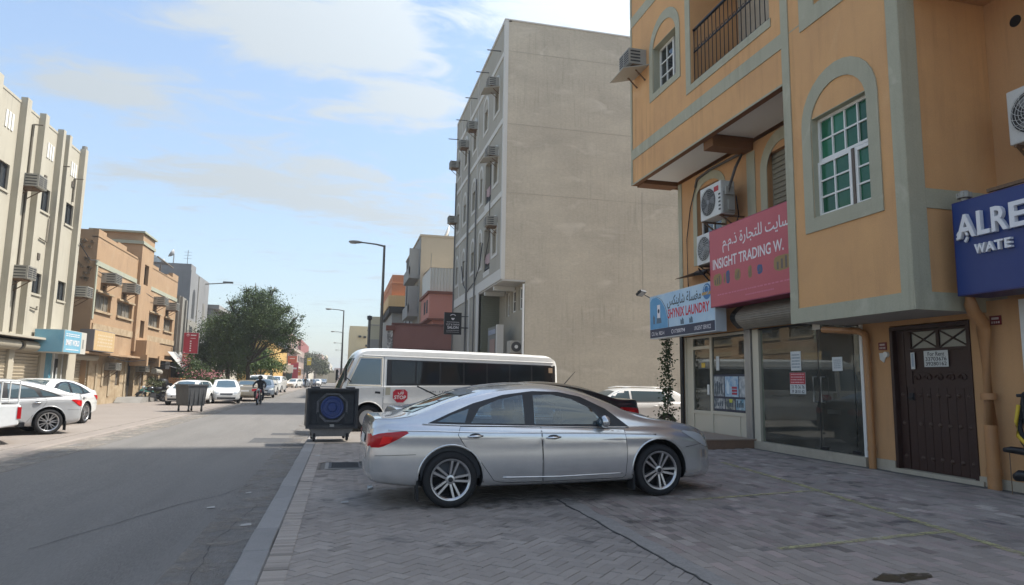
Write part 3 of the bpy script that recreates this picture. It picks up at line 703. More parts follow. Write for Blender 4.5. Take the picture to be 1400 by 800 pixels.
# glass shop front: three frameless panes, fittings, handles
SF = []
for (a, b) in ((11.495, 13.36), (10.545, 11.475), (10.32, 10.525)):
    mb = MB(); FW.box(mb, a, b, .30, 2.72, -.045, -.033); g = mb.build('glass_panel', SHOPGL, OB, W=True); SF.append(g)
mb = MB(); FW.box(mb, 13.37, 13.60, .29, 2.74, -.09, .02); mb.build('shop_frame', ALU, OB, W=True)
mb = MB(); FW.box(mb, 10.235, 10.305, .12, 2.73, -.08, .03); mb.build('shop_frame', WHITEP, OB, W=True)
mb = MB(); FW.box(mb, 10.32, 13.36, 2.715, 2.75, -.09, .01); mb.build('shop_frame', DARKM, OB, W=True)
mb = MB(); FW.box(mb, 11.38, 11.60, 2.60, 2.712, -.06, -.018); mb.build('glass_clamp', STEEL, OB, W=True)
mb = MB(); FW.box(mb, 11.30, 11.50, .305, .36, -.06, -.018); FW.box(mb, 10.46, 10.64, .305, .36, -.06, -.018); mb.build('glass_clamp', DARKM, OB, W=True)
for u in (11.55, 11.33):
    mb = MB(); n_ = .05; mb.tube([FW(u, 1.20, -.03), FW(u, 1.20, n_), FW(u, 1.68, n_), FW(u, 1.68, -.03)], .016, 8); mb.build('door_handle', STEEL, OB, W=True)
mb = MB(); FW.box(mb, 11.474, 11.496, .31, 2.6, -.046, -.031); mb.build('glass_joint', DARKM, OB, W=True)
# shop rooms behind the glass
mb = MB()
mb.box(XW+.13, 13, 10.1, 10.14, .12, 2.8); mb.box(XW+.13, 13, 13.66, 13.70, .12, 2.8); mb.box(12.96, 13, 10.14, 13.66, .12, 2.8); mb.box(XW+.13, 13, 10.14, 13.66, 2.78, 2.82)
mb.box(XW+.13, 13, 13.72, 13.76, .12, 2.8); mb.box(XW+.13, 13, 16.9, 16.94, .12, 2.8); mb.box(12.96, 13, 13.76, 16.9, .12, 2.8); mb.box(XW+.13, 13, 13.76, 16.9, 2.78, 2.82)
mb.box(XW+.13, 13, 3.0, 3.04, .12, 2.7); mb.box(12.96, 13, 3.04, 7.4, .12, 2.7); mb.box(XW+.13, 13, 7.42, 7.46, .12, 2.7); mb.box(XW+.13, 13, 3.04, 7.42, 2.68, 2.72)
mb.build('room_wall', INTW, OB, W=True)
mb = MB(); mb.box(XW+.08, 13, 10.14, 13.66, .15, .20); mb.box(XW+.08, 13, 13.76, 16.9, .2, .26); mb.box(XW+.08, 13, 3.04, 7.42, .1, .14); mb.build('room_floor', INTF, OB, W=True)
t = thing('counter', 'low dark counter board standing inside the empty glass fronted shop', 'counter', (XW+.75, 12.6, .2))
mb = MB(); mb.box(-.04, .0, -.75, .75, .0, .68); mb.build('front_board', mat('grey_board', (.12, .13, .13), .6), t)
mb = MB(); mb.box(-.06, .45, -.78, .78, .68, .71); mb.build('top', mat('brown_board', (.11, .08, .06), .5), t)
t = thing('table', 'wooden table with thin legs inside the glass fronted shop', 'table', (XW+.9, 11.0, .2))
mb = MB(); mb.box(-.3, .3, -.5, .5, .40, .46); mb.build('top', MATS['brown_board'], t)
for sx in (-1, 1):
    for sy in (-1, 1): mb = MB(); mb.box(sx*.26-.02, sx*.26+.02, sy*.46-.02, sy*.46+.02, 0, .40); mb.build('leg', DARKM, t)
# papers on the glass
PAPER = mat('paper', (.62, .64, .63), .8, fine=.04); INKR = mat('red_ink', (.42, .04, .05), .7); INKK = mat('black_ink', (.03, .03, .035), .7)
def paper(label, F, u0, u1, v0, v1, n, m=PAPER, cat='notice'):
    t = thing('paper_notice', label, cat, F((u0+u1)/2, (v0+v1)/2, n)); mb = MB(); F.box(mb, u0, u1, v0, v1, n, n+.003); mb.build('sheet', m, t, W=True); return t
GN = -.031
def scribble(t, F, u0, u1, v0, v1, n, rows, m, dens=6):
    mb = MB()
    for r_ in range(rows):
        vb = v1-(v1-v0)*(r_+.5)/rows; u = u1
        while u > u0+.01:
            w = rnd.uniform(.3, 1)*(u1-u0)/dens; F.box(mb, max(u0, u-w), u, vb-(v1-v0)/rows*.22, vb+(v1-v0)/rows*.22, n, n+.0012); u -= w*1.35
    mb.build('print', m, t, W=True)
t = paper('white printed notice taped above the red to-let notice on the shop glass', FW, 12.0, 12.32, 1.81, 2.20, GN); scribble(t, FW, 12.03, 12.29, 1.85, 2.16, GN+.0035, 5, mat('pale_ink', (.25, .30, .34), .8))
t = paper('red and white to-let notice with phone numbers on the shop glass', FW, 11.88, 12.37, 1.34, 1.77, GN)
mb = MB(); FW.box(mb, 11.885, 12.365, 1.535, 1.768, GN+.003, GN+.005); mb.build('red_panel', INKR, t, W=True)
scribble(t, FW, 11.92, 12.33, 1.545, 1.76, GN+.0055, 4, mat('pink_ink', (.7, .42, .42), .7), 5)
lettering('33 70 36 76', FW, 12.33, 11.92, 1.445, 1.515, GN+.0045, INKK, t, .015); lettering('39 28 01 62', FW, 12.33, 11.92, 1.355, 1.425, GN+.0045, INKK, t, .015)
t = paper('pale printed notice stuck alone on the glass shop door', FW, 10.82, 11.09, 1.79, 2.05, GN); scribble(t, FW, 10.86, 11.05, 1.83, 2.01, GN+.0035, 5, MATS['pale_ink'])
# laundry shop front
mb = MB(); u0, u1, v0, v1 = 13.92, 16.82, .24, 2.74
for a, b in ((u0, u0+.07), (15.42, 15.52), (16.36, 16.46), (16.74, 16.82)): FW.box(mb, a, b, v0, v1, -.09, -.02)
FW.box(mb, 13.99, 15.42, v1-.06, v1, -.088, -.022); FW.box(mb, 13.99, 15.42, .78, .86, -.088, -.022); FW.box(mb, 13.99, 15.42, v0, .30, -.088, -.022)
FW.box(mb, 15.52, 16.36, v1-.06, v1, -.088, -.022); FW.box(mb, 15.52, 16.36, 2.40, 2.48, -.088, -.022); FW.box(mb, 15.52, 16.36, .76, .84, -.088, -.022); FW.box(mb, 15.52, 16.36, v0, .30, -.088, -.022)
LF = mb.build('laundry_front', ALU, OB, W=True)
mb = MB(); FW.box(mb, 13.99, 15.42, .30, .78, -.07, -.045); FW.box(mb, 15.52, 16.36, .30, .76, -.07, -.045); FW.box(mb, 16.46, 16.74, v0, v1, -.07, -.045); FW.box(mb, 14.24, 14.27, .30, .78, -.044, -.03); mb.build('lower_panel', ALU, LF, W=True)
for (a, b, c, d) in ((13.99, 15.42, .86, 2.68), (15.52, 16.36, .84, 2.40), (15.52, 16.36, 2.48, 2.68)):
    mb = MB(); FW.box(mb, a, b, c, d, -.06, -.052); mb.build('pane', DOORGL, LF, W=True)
mb = MB(); FW.box(mb, 15.56, 15.64, 1.25, 1.50, -.03, -.005); mb.build('lock', WHITEP, LF, W=True)
mb = MB(); FW.box(mb, 15.80, 15.98, 1.93, 2.05, -.05, -.046); mb.build('sticker', mat('yellow_print', (.62, .42, .06), .6), LF, W=True)
NAVY = mat('navy_print', (.03, .035, .06), .5)
mb = MB(); FW.box(mb, 14.0, 15.40, .87, 1.75, -.051, -.047); mb.build('poster_back', NAVY, LF, W=True)
PB = [mat('poster_%d' % i, c, .5, col2=c2, nscale=7, namt=.8) for i, (c, c2) in enumerate((((.45, .47, .48), (.12, .14, .16)), ((.20, .36, .55), (.5, .6, .66)), ((.55, .57, .58), (.25, .28, .3)), ((.5, .5, .48), (.1, .13, .16)), ((.42, .42, .36), (.08, .1, .1)), ((.45, .52, .56), (.12, .28, .36))))]
for i, (a, b, c, d) in enumerate(((14.92, 15.38, 1.22, 1.70), (14.30, 14.88, 1.22, 1.70), (14.02, 14.26, 1.22, 1.70), (14.90, 15.38, .92, 1.17), (14.46, 14.86, .92, 1.17), (14.04, 14.42, .92, 1.17))):
    mb = MB(); FW.box(mb, a, b, c, d, -.046, -.043); p = mb.build('poster', PB[i], LF, W=True)
    if i in (0, 3, 4, 5):
        mb = MB()
        for q in range(4): uu = a+(b-a)*(.18+.2*q); FW.box(mb, uu, uu+.05, c+.06, c+.06+(d-c)*rnd.uniform(.35, .7), -.0425, -.041)
        mb.build('picture', mat('poster_ink', (.07, .09, .11), .6), p, W=True)
    if i == 1:
        mb = MB()
        for q in range(3): FW.box(mb, 14.36, 14.58, 1.27+q*.07, 1.32+q*.07, -.0425, -.041)
        mb.build('picture', mat('towel_red', (.40, .05, .07), .7), p, W=True)
        mb = MB(); mb.prism([(14.70, 1.28), (14.80, 1.30), (14.82, 1.45), (14.76, 1.62), (14.68, 1.45)], FW, -.0425, -.041); mb.build('picture', mat('print_pale_blue', (.62, .72, .78), .6), p, W=True)
    if i == 4:
        mb = MB(); FW.box(mb, 14.56, 14.70, 1.08, 1.165, -.0425, -.041); mb.build('picture', mat('yellow_green_print', (.55, .55, .08), .6), p, W=True)
mb = MB(); FW.box(mb, 15.12, 15.26, 1.85, 2.20, -.049, -.046); mb.build('price_list', PAPER, LF, W=True)
t = thing('entrance_step', 'low terracotta step in front of the laundry door', 'step', (8.2, 15.2, .1))
mb = MB(); mb.box(7.45, XW-.01, 13.55, 16.85, .02, .30); o = mb.build('slab', mat('terracotta_step', (.26, .155, .10), .85, col2=(.20, .13, .09), nscale=3, fine=.12), t, W=True)
mb = MB(); mb.box(7.43, XW-.012, 13.53, 16.87, .30, .325); mb.build('tread', mat('step_tread', (.33, .25, .19), .8, fine=.1), t, W=True)
# brown wooden door
t = OB
mb = MB(); FW.box(mb, DR[0]+.002, DR[0]+.06, .19, 2.50, -.10, .02); FW.box(mb, DR[1]-.06, DR[1]-.002, .19, 2.50, -.10, .02); FW.box(mb, DR[0]+.06, DR[1]-.06, 2.44, 2.50, -.10, .02)
mb.build('door_frame', WOOD, OB, W=True)
mb = MB(); FW.box(mb, 8.16, 9.56, .19, 2.44, -.11, -.095); DOOR = mb.build('door', WOOD, OB, W=True)
for a, b, m0 in ((9.40, 9.55, 0), (8.17, 9.385, 1)):
    mb = MB()
    if m0 == 0: FW.box(mb, a, b, .2, 2.43, -.094, -.06); mb.build('side_leaf', WOOD, DOOR, W=True)
    else:
        n = 8
        for i in range(n):
            uu = a+(b-a)*i/n; mb = MB(); FW.box(mb, uu+.004, uu+(b-a)/n-.004, .2, 1.50, -.094, -.062-rnd.uniform(0, .004)); mb.build('plank', WOOD, DOOR, W=True)
        mb = MB(); FW.box(mb, a, b, 1.505, 1.56, -.094, -.055); FW.box(mb, a, b, 1.765, 1.80, -.094, -.055); FW.box(mb, a, b, 2.09, 2.13, -.094, -.055); FW.box(mb, a, b, 2.40, 2.435, -.094, -.055)
        FW.box(mb, a, a+.05, 1.56, 2.40, -.094, -.056); FW.box(mb, b-.12, b, 1.56, 2.40, -.094, -.056); mb.build('rail', WOOD, DOOR, W=True)
        mb = MB(); FW.box(mb, a+.05, b-.12, 1.56, 1.765, -.094, -.075); mb.build('carved_panel', WOOD, DOOR, W=True)
        mb = MB()
        for i in range(5):
            uc = a+.16+i*.21; mb.tube([FW(uc+.09*cos(q)*(1-q/9), 1.662+.065*sin(q)*(1-q/9), -.068) for q in lin(0, 7, 14)], .010, 5)
        mb.build('carving', WOOD, DOOR, W=True)
        mb = MB(); FW.box(mb, a+.05, b-.12, 1.80, 2.09, -.094, -.078); mb.build('upper_panel', WOOD, DOOR, W=True)
LATG = mat('lattice_pane', (.30, .30, .26), .25, fine=.1)
for a, b in ((8.225, 8.71), (8.775, 9.255)):
    mb = MB(); FW.box(mb, a, b, 2.135, 2.40, -.092, -.085); p = mb.build('pane', LATG, DOOR, W=True)
    mb = MB(); mb.bar(FW(a, 2.14, -.075), FW(b, 2.395, -.075), .022, .018); mb.bar(FW(a, 2.395, -.072), FW(b, 2.14, -.072), .022, .018); mb.build('lattice', WOOD, p, W=True)
mb = MB(); FW.box(mb, 8.715, 8.77, 2.13, 2.40, -.093, -.06); mb.build('lattice_post', WOOD, DOOR, W=True)
sm = None
for v in (1.385, .93, .40):
    for u in (8.24, 8.42, 8.60, 8.78, 8.96, 9.14, 9.475):
        if sm is None:
            mb = MB(); mb.lathe([(.034, 0), (.03, .012), (.018, .024), (.0001, .028)], (0, 0, 0), Matrix(((0,0,-1),(1,0,0),(0,-1,0))), 10); o = mb.build('stud', mat('stud_bronze', (.10, .065, .05), .5, metal=.4), DOOR, smooth=True); sm = o.data
        else: o = link('stud', sm, DOOR)
        o.location = FW(u, v, -.062)-ROOT[DOOR.name]
mb = MB(); FW.box(mb, 9.25, 9.33, 1.30, 1.42, -.06, -.035); mb.tube([FW(9.29, 1.34, -.04), FW(9.29, 1.34, .02), FW(9.20, 1.34, .02)], .012, 6); mb.build('handle', DARKM, DOOR, W=True)
t = paper('white for rent notice with two phone numbers on the brown door', FW, 8.555, 9.005, 1.83, 2.085, -.054)
for s_, a, b in (('For Rent', 2.00, 2.065), ('33703676', 1.925, 1.985), ('39280162', 1.85, 1.91)):
    lettering(s_, FW, 8.93 if s_[0] == 'F' else 8.975, 8.62 if s_[0] == 'F' else 8.585, a, b, -.0500, INKK, t, .012)
t = paper('narrow white slip pasted beside the for rent notice', FW, 9.19, 9.27, 1.80, 2.07, -.054); mb = MB(); FW.box(mb, 9.21, 9.25, 1.84, 2.05, -.0505, -.0495); mb.build('print', mat('slip_blue', (.35, .42, .5), .7), t, W=True)
# number plates, bell
PLR = mat('plate_maroon', (.16, .018, .02), .45)
for u0, u1, v0, v1, lb in ((9.70, 9.87, 2.13, 2.26, 'small maroon house number plate left of the brown door'), (7.59, 7.76, 2.40, 2.53, 'small maroon house number plate under the blue shop sign')):
    t = thing('number_plate', lb, 'plate', FW((u0+u1)/2, v0, .01)); mb = MB(); FW.box(mb, u0, u1, v0, v1, .002, .018); mb.build('plate', PLR, t, W=True)
    mb = MB()
    for q in range(4): FW.box(mb, u0+.02+q*.034, u0+.042+q*.034, v0+.02, v0+.05, .018, .0195)
    FW.box(mb, u0+.03, u1-.03, v0+.075, v0+.105, .018, .0195); mb.build('print', mat('plate_print', (.55, .45, .42), .6), t, W=True)
t = thing('door_bell', 'white bell unit with a paper tag beside the brown door', 'door bell', FW(9.72, 2.02, .02))
mb = MB(); mb.cyl(FW(9.70, 2.05, .001), FW(9.70, 2.05, .05), .05, n=14); mb.build('cap', WHITEP, t, W=True)
mb = MB(); mb.prism([(9.74, 2.08), (9.86, 2.08), (9.85, 1.97), (9.77, 1.92), (9.73, 2.0)], FW, .003, .02); mb.build('tag', PAPER, t, W=True)
# orange rainwater pipes
PIPE = mat('orange_pipe', (.46, .23, .09), .45, col2=(.38, .19, .085), nscale=3, fine=.08, streak=.4)
t = thing('rainwater_pipe', 'thick orange rainwater pipe right of the brown door', 'pipe', (XW-.15, 7.76, .12))
mb = MB(); X_ = XW-.14; mb.tube([(X_, 7.76, .1), (X_, 7.76, 1.0), (X_, 7.76, 2.32), (X_-.03, 7.73, 2.42), (X_-.22, 7.70, 2.58), (X_-.26, 7.70, 2.68), (X_-.26, 7.70, 2.9)], .085, 14); mb.build('pipe', PIPE, t, W=True, smooth=60)
for z in (.32, 1.35): mb = MB(); mb.cyl((X_, 7.76, z), (X_, 7.76, z+.09), .098, n=14); mb.build('collar', PIPE, t, W=True, smooth=60)
t = thing('rainwater_pipe', 'slim orange rainwater pipe at the edge of the glass shop front', 'pipe', (XW-.1, 10.06, .12))
mb = MB(); X_ = XW-.09; mb.tube([(X_, 10.06, .1), (X_, 10.06, 2.32), (X_, 10.10, 2.42), (X_-.02, 10.22, 2.48), (X_-.08, 11.05, 2.56)], .06, 12); mb.build('pipe', PIPE, t, W=True, smooth=60)
mb = MB(); mb.cyl((X_, 10.06, .42), (X_, 10.06, .48), .07, n=12); mb.build('collar', PIPE, t, W=True, smooth=60)
mb = MB(); FW.box(mb, 7.83, 7.86, 1.45, 1.86, .002, .03); mb.build('cable_trunking', WHITEP, OB, W=True)
# right-hand shop: white jamb, beige door, lintel
mb = MB(); FW.box(mb, 7.20, 7.30, .1, 2.72, -.08, .035); mb.build('shop_frame', WHITEP, OB, W=True)
mb = MB(); FW.box(mb, 3.2, 7.19, 2.55, 2.70, -.06, .02); mb.build('lintel', DARKM, OB, W=True)
mb = MB(); FW.box(mb, 6.78, 7.18, .14, 2.54, -.085, -.05); mb.build('beige_panel', mat('beige_panel', (.42, .38, .27), .6, stretch=(1, 8, .6), col2=(.34, .31, .22), nscale=2), OB, W=True)
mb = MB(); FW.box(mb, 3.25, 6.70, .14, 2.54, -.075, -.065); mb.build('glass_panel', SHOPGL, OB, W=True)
# ---------------------------------------------------------------- vehicles
def interp(tab, x):
    if x <= tab[0][0]: return tab[0][1]
    for (a, b), (c, d) in zip(tab, tab[1:]):
        if x <= c: return b+(d-b)*(x-a)/(c-a)
    return tab[-1][1]
def smooth_tab(tab, n=6):
    """Catmull-Rom resampling of an x-sorted table"""
    out = []
    for i in range(len(tab)-1):
        p0 = tab[max(i-1, 0)]; p1 = tab[i]; p2 = tab[i+1]; p3 = tab[min(i+2, len(tab)-1)]
        for k in range(n):
            t = k/n; x = p1[0]+(p2[0]-p1[0])*t
            m1 = (p2[1]-p0[1])/max(p2[0]-p0[0], 1e-6)*(p2[0]-p1[0]); m2 = (p3[1]-p1[1])/max(p3[0]-p1[0], 1e-6)*(p2[0]-p1[0])
            h = (2*t**3-3*t**2+1)*p1[1]+(t**3-2*t**2+t)*m1+(-2*t**3+3*t**2)*p2[1]+(t**3-t**2)*m2
            out.append((x, h))
    return out+[tab[-1]]
def paint(name, col, metal=.55, rough=.30, dust_or_lift=.12):
    return mat(name, col, rough, metal=metal, coat=.85, spec=.5, col2=tuple(c*.86+.02 for c in col), nscale=1.2, namt=.4, fine=dust_or_lift*.4, finescale=8)
CARGLASS = mat('car_glass', (.050, .085, .105), .03, spec=1.0, coat=.6)
CARGLASS_L = mat('car_glass_pale', (.10, .125, .13), .03, spec=1.0, coat=.6)
CLEARGL = glass_mat('clear_car_glass', (.42, .58, .66), 2.0, dust_or_lift=.05)
CABIN = mat('cabin_grey', (.10, .105, .115), .8); SEAT = mat('seat_grey', (.15, .158, .175), .85, fine=.1)
CHROME = mat('chrome', (.62, .62, .62), .14, metal=1.0)
ALLOY = mat('alloy', (.52, .52, .53), .28, metal=.9, fine=.05)
REDL = mat('red_lens', (.42, .006, .010), .18, spec=.4, coat=.25)
REDL2 = mat('red_lens_bright', (.75, .02, .018), .2, spec=.4, coat=.2)
CLEARL = mat('clear_lens', (.42, .44, .45), .08, spec=.9, coat=.8)
AMBER = mat('amber_lens', (.55, .20, .03), .15, coat=.5)
PLATE = mat('plate_white', (.62, .62, .60), .5)
WELL = mat('wheel_well', (.010, .010, .011), .95)
MATTE = mat('black_trim', (.014, .014, .016), .35, spec=.5)
class Car:
    def __init__(s, root, top, belt, plan, halfw, wb, wr, sills, tumble=.42, nx=70, rails=None, crown=.07, deckflat=1.0, shoulder=.955):
        s.root, s.hw, s.wb, s.wr = root, halfw, wb, wr
        s.top, s.belt, s.plan, s.sill = smooth_tab(top), smooth_tab(belt), smooth_tab(plan), smooth_tab(sills)
        x0, x1 = top[0][0], top[-1][0]; s.x0, s.x1 = x0, x1
        L = x1-x0
        xs = []
        for i in range(nx+1):
            t = i/nx; t = t*.55+.45*(.5-.5*cos(pi*t)); xs.append(x0+L*t)
        rows = []
        for x in xs:
            zt, zb, zs = interp(s.top, x), interp(s.belt, x), interp(s.sill, x); W = halfw*interp(s.plan, x)
            zb = min(zb, zt-.015); h = max(zt-zb, .012)
            zre = zt-crown*min(1, h/.4); zre = max(zre, zb+.006); yre = shoulder*.975*W-tumble*(zre-zb)
            d = zb-zs
            P = [(0, zs+.03), (.72*W, zs+.01), (.90*W, zs+.015), (.965*W, zs+.09*d+.02), (.985*W, zs+.24*d), (.992*W, zs+.46*d), (.986*W, zs+.68*d), (.992*W, zs+.82*d), (shoulder*1.004*W, zb-.035*min(1, d/.4)), (shoulder*.975*W, zb)]
            ym = (shoulder*.975*W+yre)/2+.012*min(1, h/.3); P += [(ym, (zb+zre)/2), (yre+.004, zre-.012*min(1, h/.2)), (yre-.035*min(1, h/.3), zre+.014*min(1, h/.3)), (.72*yre, zt-crown*.26*min(1, h/.4)), (.36*yre, zt-crown*.05*min(1, h/.4)), (0, zt)]
            Q = []
            for i in range(len(P)-1):
                p0 = P[max(i-1, 0)]; p1 = P[i]; p2 = P[i+1]; p3 = P[min(i+2, len(P)-1)]
                for k in range(3):
                    t = k/3
                    Q.append(tuple(.5*((2*p1[c])+(-p0[c]+p2[c])*t+(2*p0[c]-5*p1[c]+4*p2[c]-p3[c])*t*t+(-p0[c]+3*p1[c]-3*p2[c]+p3[c])*t**3) for c in (0, 1)))
            Q.append(P[-1]); rows.append((x, Q))
        vs, fs = [], []; K = len(rows[0][1])
        for x, Q in rows:
            for (yy, z) in Q: vs.append((x, max(yy, 0), z))
            for (yy, z) in Q: vs.append((x, -max(yy, 0), z))
        S = 2*K
        for i in range(len(rows)-1):
            for j in range(K-1):
                a, b = i*S+j, (i+1)*S+j
                fs.append((a, b, b+1, a+1)); a, b = i*S+K+j, (i+1)*S+K+j; fs.append((a, a+1, b+1, b))
        for i in (0, len(rows)-1):
            for j in range(K-1): fs.append((i*S+j, i*S+j+1, i*S+K+j+1, i*S+K+j))
        bm = bmesh.new(); bv = [bm.verts.new(v) for v in vs]
        for f in fs:
            try: bm.faces.new([bv[q] for q in f])
            except ValueError: pass
        bmesh.ops.remove_doubles(bm, verts=bm.verts, dist=.0006); bmesh.ops.dissolve_degenerate(bm, edges=bm.edges, dist=.0004); bmesh.ops.recalc_face_normals(bm, faces=bm.faces)
        s.bm = bm; s.bvh = BVHTree.FromBMesh(bm)
    def hit(s, o, d):
        r = s.bvh.ray_cast(Vector(o), Vector(d)); return r
    def drop(s, axis, a, b, side=1):
        """axis side: (x,z) ; top: (x,y) ; front/rear: (y,z) -> (point, normal)"""
        if axis == 'side': r = s.hit((a, side*3, b), (0, -side, 0))
        elif axis == 'top': r = s.hit((a, b, 4), (0, 0, -1))
        elif axis == 'front': r = s.hit((6, a, b), (-1, 0, 0))
        else: r = s.hit((-6, a, b), (1, 0, 0))
        return (r[0], r[1]) if r[0] is not None else (None, None)
    def patch(s, name, axis, poly, off, m, side=1, parent=None, step=.07, smooth=True, round_=0, holes=()):
        if round_: poly = chaikin(poly, round_)
        P = []
        for i in range(len(poly)):
            a, b = poly[i], poly[(i+1) % len(poly)]; n = max(1, int(math.hypot(b[0]-a[0], b[1]-a[1])/step))
            P += [(a[0]+(b[0]-a[0])*k/n, a[1]+(b[1]-a[1])*k/n) for k in range(n)]
        ne = len(P); E0 = [(i, (i+1) % ne) for i in range(ne)]; HP = []
        for h in holes:
            o0 = ne+len(HP); q = []
            for i in range(len(h)):
                a, b = h[i], h[(i+1) % len(h)]; n = max(1, int(math.hypot(b[0]-a[0], b[1]-a[1])/step)); q += [(a[0]+(b[0]-a[0])*k/n, a[1]+(b[1]-a[1])*k/n) for k in range(n)]
            E0 += [(o0+i, o0+(i+1) % len(q)) for i in range(len(q))]; HP += q
        x0, x1 = min(p[0] for p in P), max(p[0] for p in P); z0, z1 = min(p[1] for p in P), max(p[1] for p in P)
        G = []; x = x0+step*.5
        while x < x1:
            z = z0+step*.5
            while z < z1: G.append((x, z)); z += step
            x += step
        r = delaunay_2d_cdt([Vector(p) for p in P+HP+G], E0, [list(range(ne))], 1, 1e-5)
        mb = MB(); idx = {}
        for i, v in enumerate(r[0]):
            p, nn = s.drop(axis, v[0], v[1], side)
            if p is None: continue
            out = {'side': Vector((0, side, 0)), 'top': Vector((0, 0, 1)), 'front': Vector((1, 0, 0)), 'rear': Vector((-1, 0, 0))}[axis]
            if nn.dot(out) < 0: nn = -nn
            idx[i] = len(mb.v); mb.v.append(p+(nn*.7+out*.3)*off)
        for f in r[2]:
            if holes and any(inpoly(sum(r[0][q][0] for q in f)/3, sum(r[0][q][1] for q in f)/3, h) for h in holes): continue
            if all(q in idx for q in f): mb.f.append(tuple(idx[q] for q in f)); mb.mi.append(0)
        if not mb.f: return None
        return mb.build(name, m, parent or s.root, smooth=smooth)
    def line(s, name, axis, pts, w, off, m, side=1, parent=None):
        P = []
        for a, b in zip(pts, pts[1:]):
            n = max(1, int(math.hypot(b[0]-a[0], b[1]-a[1])/.05)); P += [(a[0]+(b[0]-a[0])*k/n, a[1]+(b[1]-a[1])*k/n) for k in range(n)]
        P.append(pts[-1]); q = []
        for a in P:
            p, nn = s.drop(axis, a[0], a[1], side)
            if p is not None: q.append((p+(nn if nn.dot(p-Vector((p.x, 0, .5))) > 0 else -nn)*off))
        if len(q) < 2: return None
        mb = MB(); mb.tube(q, w/2, 6); return mb.build(name, m, parent or s.root, smooth=True)
    def body(s, m, arch=None, name='body'):
        me = bpy.data.meshes.new(name); s.bm.to_mesh(me); me.materials.append(m); me.materials.append(WELL)
        o = bpy.data.objects.new(name, me); COL.objects.link(o); arch = arch or s.wr+.055
        mb = MB()
        for x in (-s.wb/2, s.wb/2):
            for sd in (1, -1): mb.cyl((x, sd*(s.hw-.27), s.wr+.01), (x, sd*(s.hw+.4), s.wr+.01), arch, n=40)
        c = mb.build('cutter', WELL); md = o.modifiers.new('b', 'BOOLEAN'); md.operation = 'DIFFERENCE'; md.object = c; md.solver = 'MANIFOLD'
        dg = bpy.context.evaluated_depsgraph_get(); me2 = bpy.data.meshes.new_from_object(o.evaluated_get(dg))
        bpy.data.objects.remove(o); bpy.data.objects.remove(c)
        me2.materials.clear(); me2.materials.append(m); me2.materials.append(WELL); me2.name = name
        for p in me2.polygons:
            p.use_smooth = True; p.material_index = 0
            for x in (-s.wb/2, s.wb/2):
                d = math.hypot(p.center.x-x, p.center.z-s.wr-.01)
                if d < arch+.004 and abs(p.center.y) > s.hw-.29:
                    if abs(p.normal.y) > .9 and d < arch-.004 and abs(p.center.y) < s.hw-.2 or d > arch-.02 and (p.normal.x*(x-p.center.x)+p.normal.z*(s.wr+.01-p.center.z)) > .1*arch: p.material_index = 1
        me2.set_sharp_from_angle(angle=R(38))
        b = link(name, me2, s.root); s.bodyo = b
        for x in (-s.wb/2, s.wb/2):       # lip round each wheel opening
            for sd in (1, -1):
                q = []
                for t in lin(R(-8), R(188), 26):
                    p, nn = s.drop('side', x+(arch+.012)*cos(t), s.wr+.01+(arch+.012)*sin(t), sd)
                    if p is not None: q.append(p+Vector((0, sd*.001, 0)))
                if len(q) > 3: lp = MB(); lp.tube(q, .011, 6); lp.build('arch_lip', m, b, smooth=True)
        return b
def inpoly(x, y, poly):
    c = False; j = len(poly)-1
    for i in range(len(poly)):
        (xi, yi), (xj, yj) = poly[i], poly[j]
        if (yi > y) != (yj > y) and x < (xj-xi)*(y-yi)/(yj-yi)+xi: c = not c
        j = i
    return c
def grow(poly, d):
    cx = sum(p[0] for p in poly)/len(poly); cy = sum(p[1] for p in poly)/len(poly)
    return [(x+d*(x-cx)/max(math.hypot(x-cx, y-cy), 1e-6), y+d*(y-cy)/max(math.hypot(x-cx, y-cy), 1e-6)) for x, y in poly]
def chaikin(poly, n):
    for _ in range(n):
        q = []
        for i in range(len(poly)):
            a, b = poly[i], poly[(i+1) % len(poly)]
            q += [(a[0]*.8+b[0]*.2, a[1]*.8+b[1]*.2), (a[0]*.2+b[0]*.8, a[1]*.2+b[1]*.8)]
        poly = q
    return poly
_wh = {}
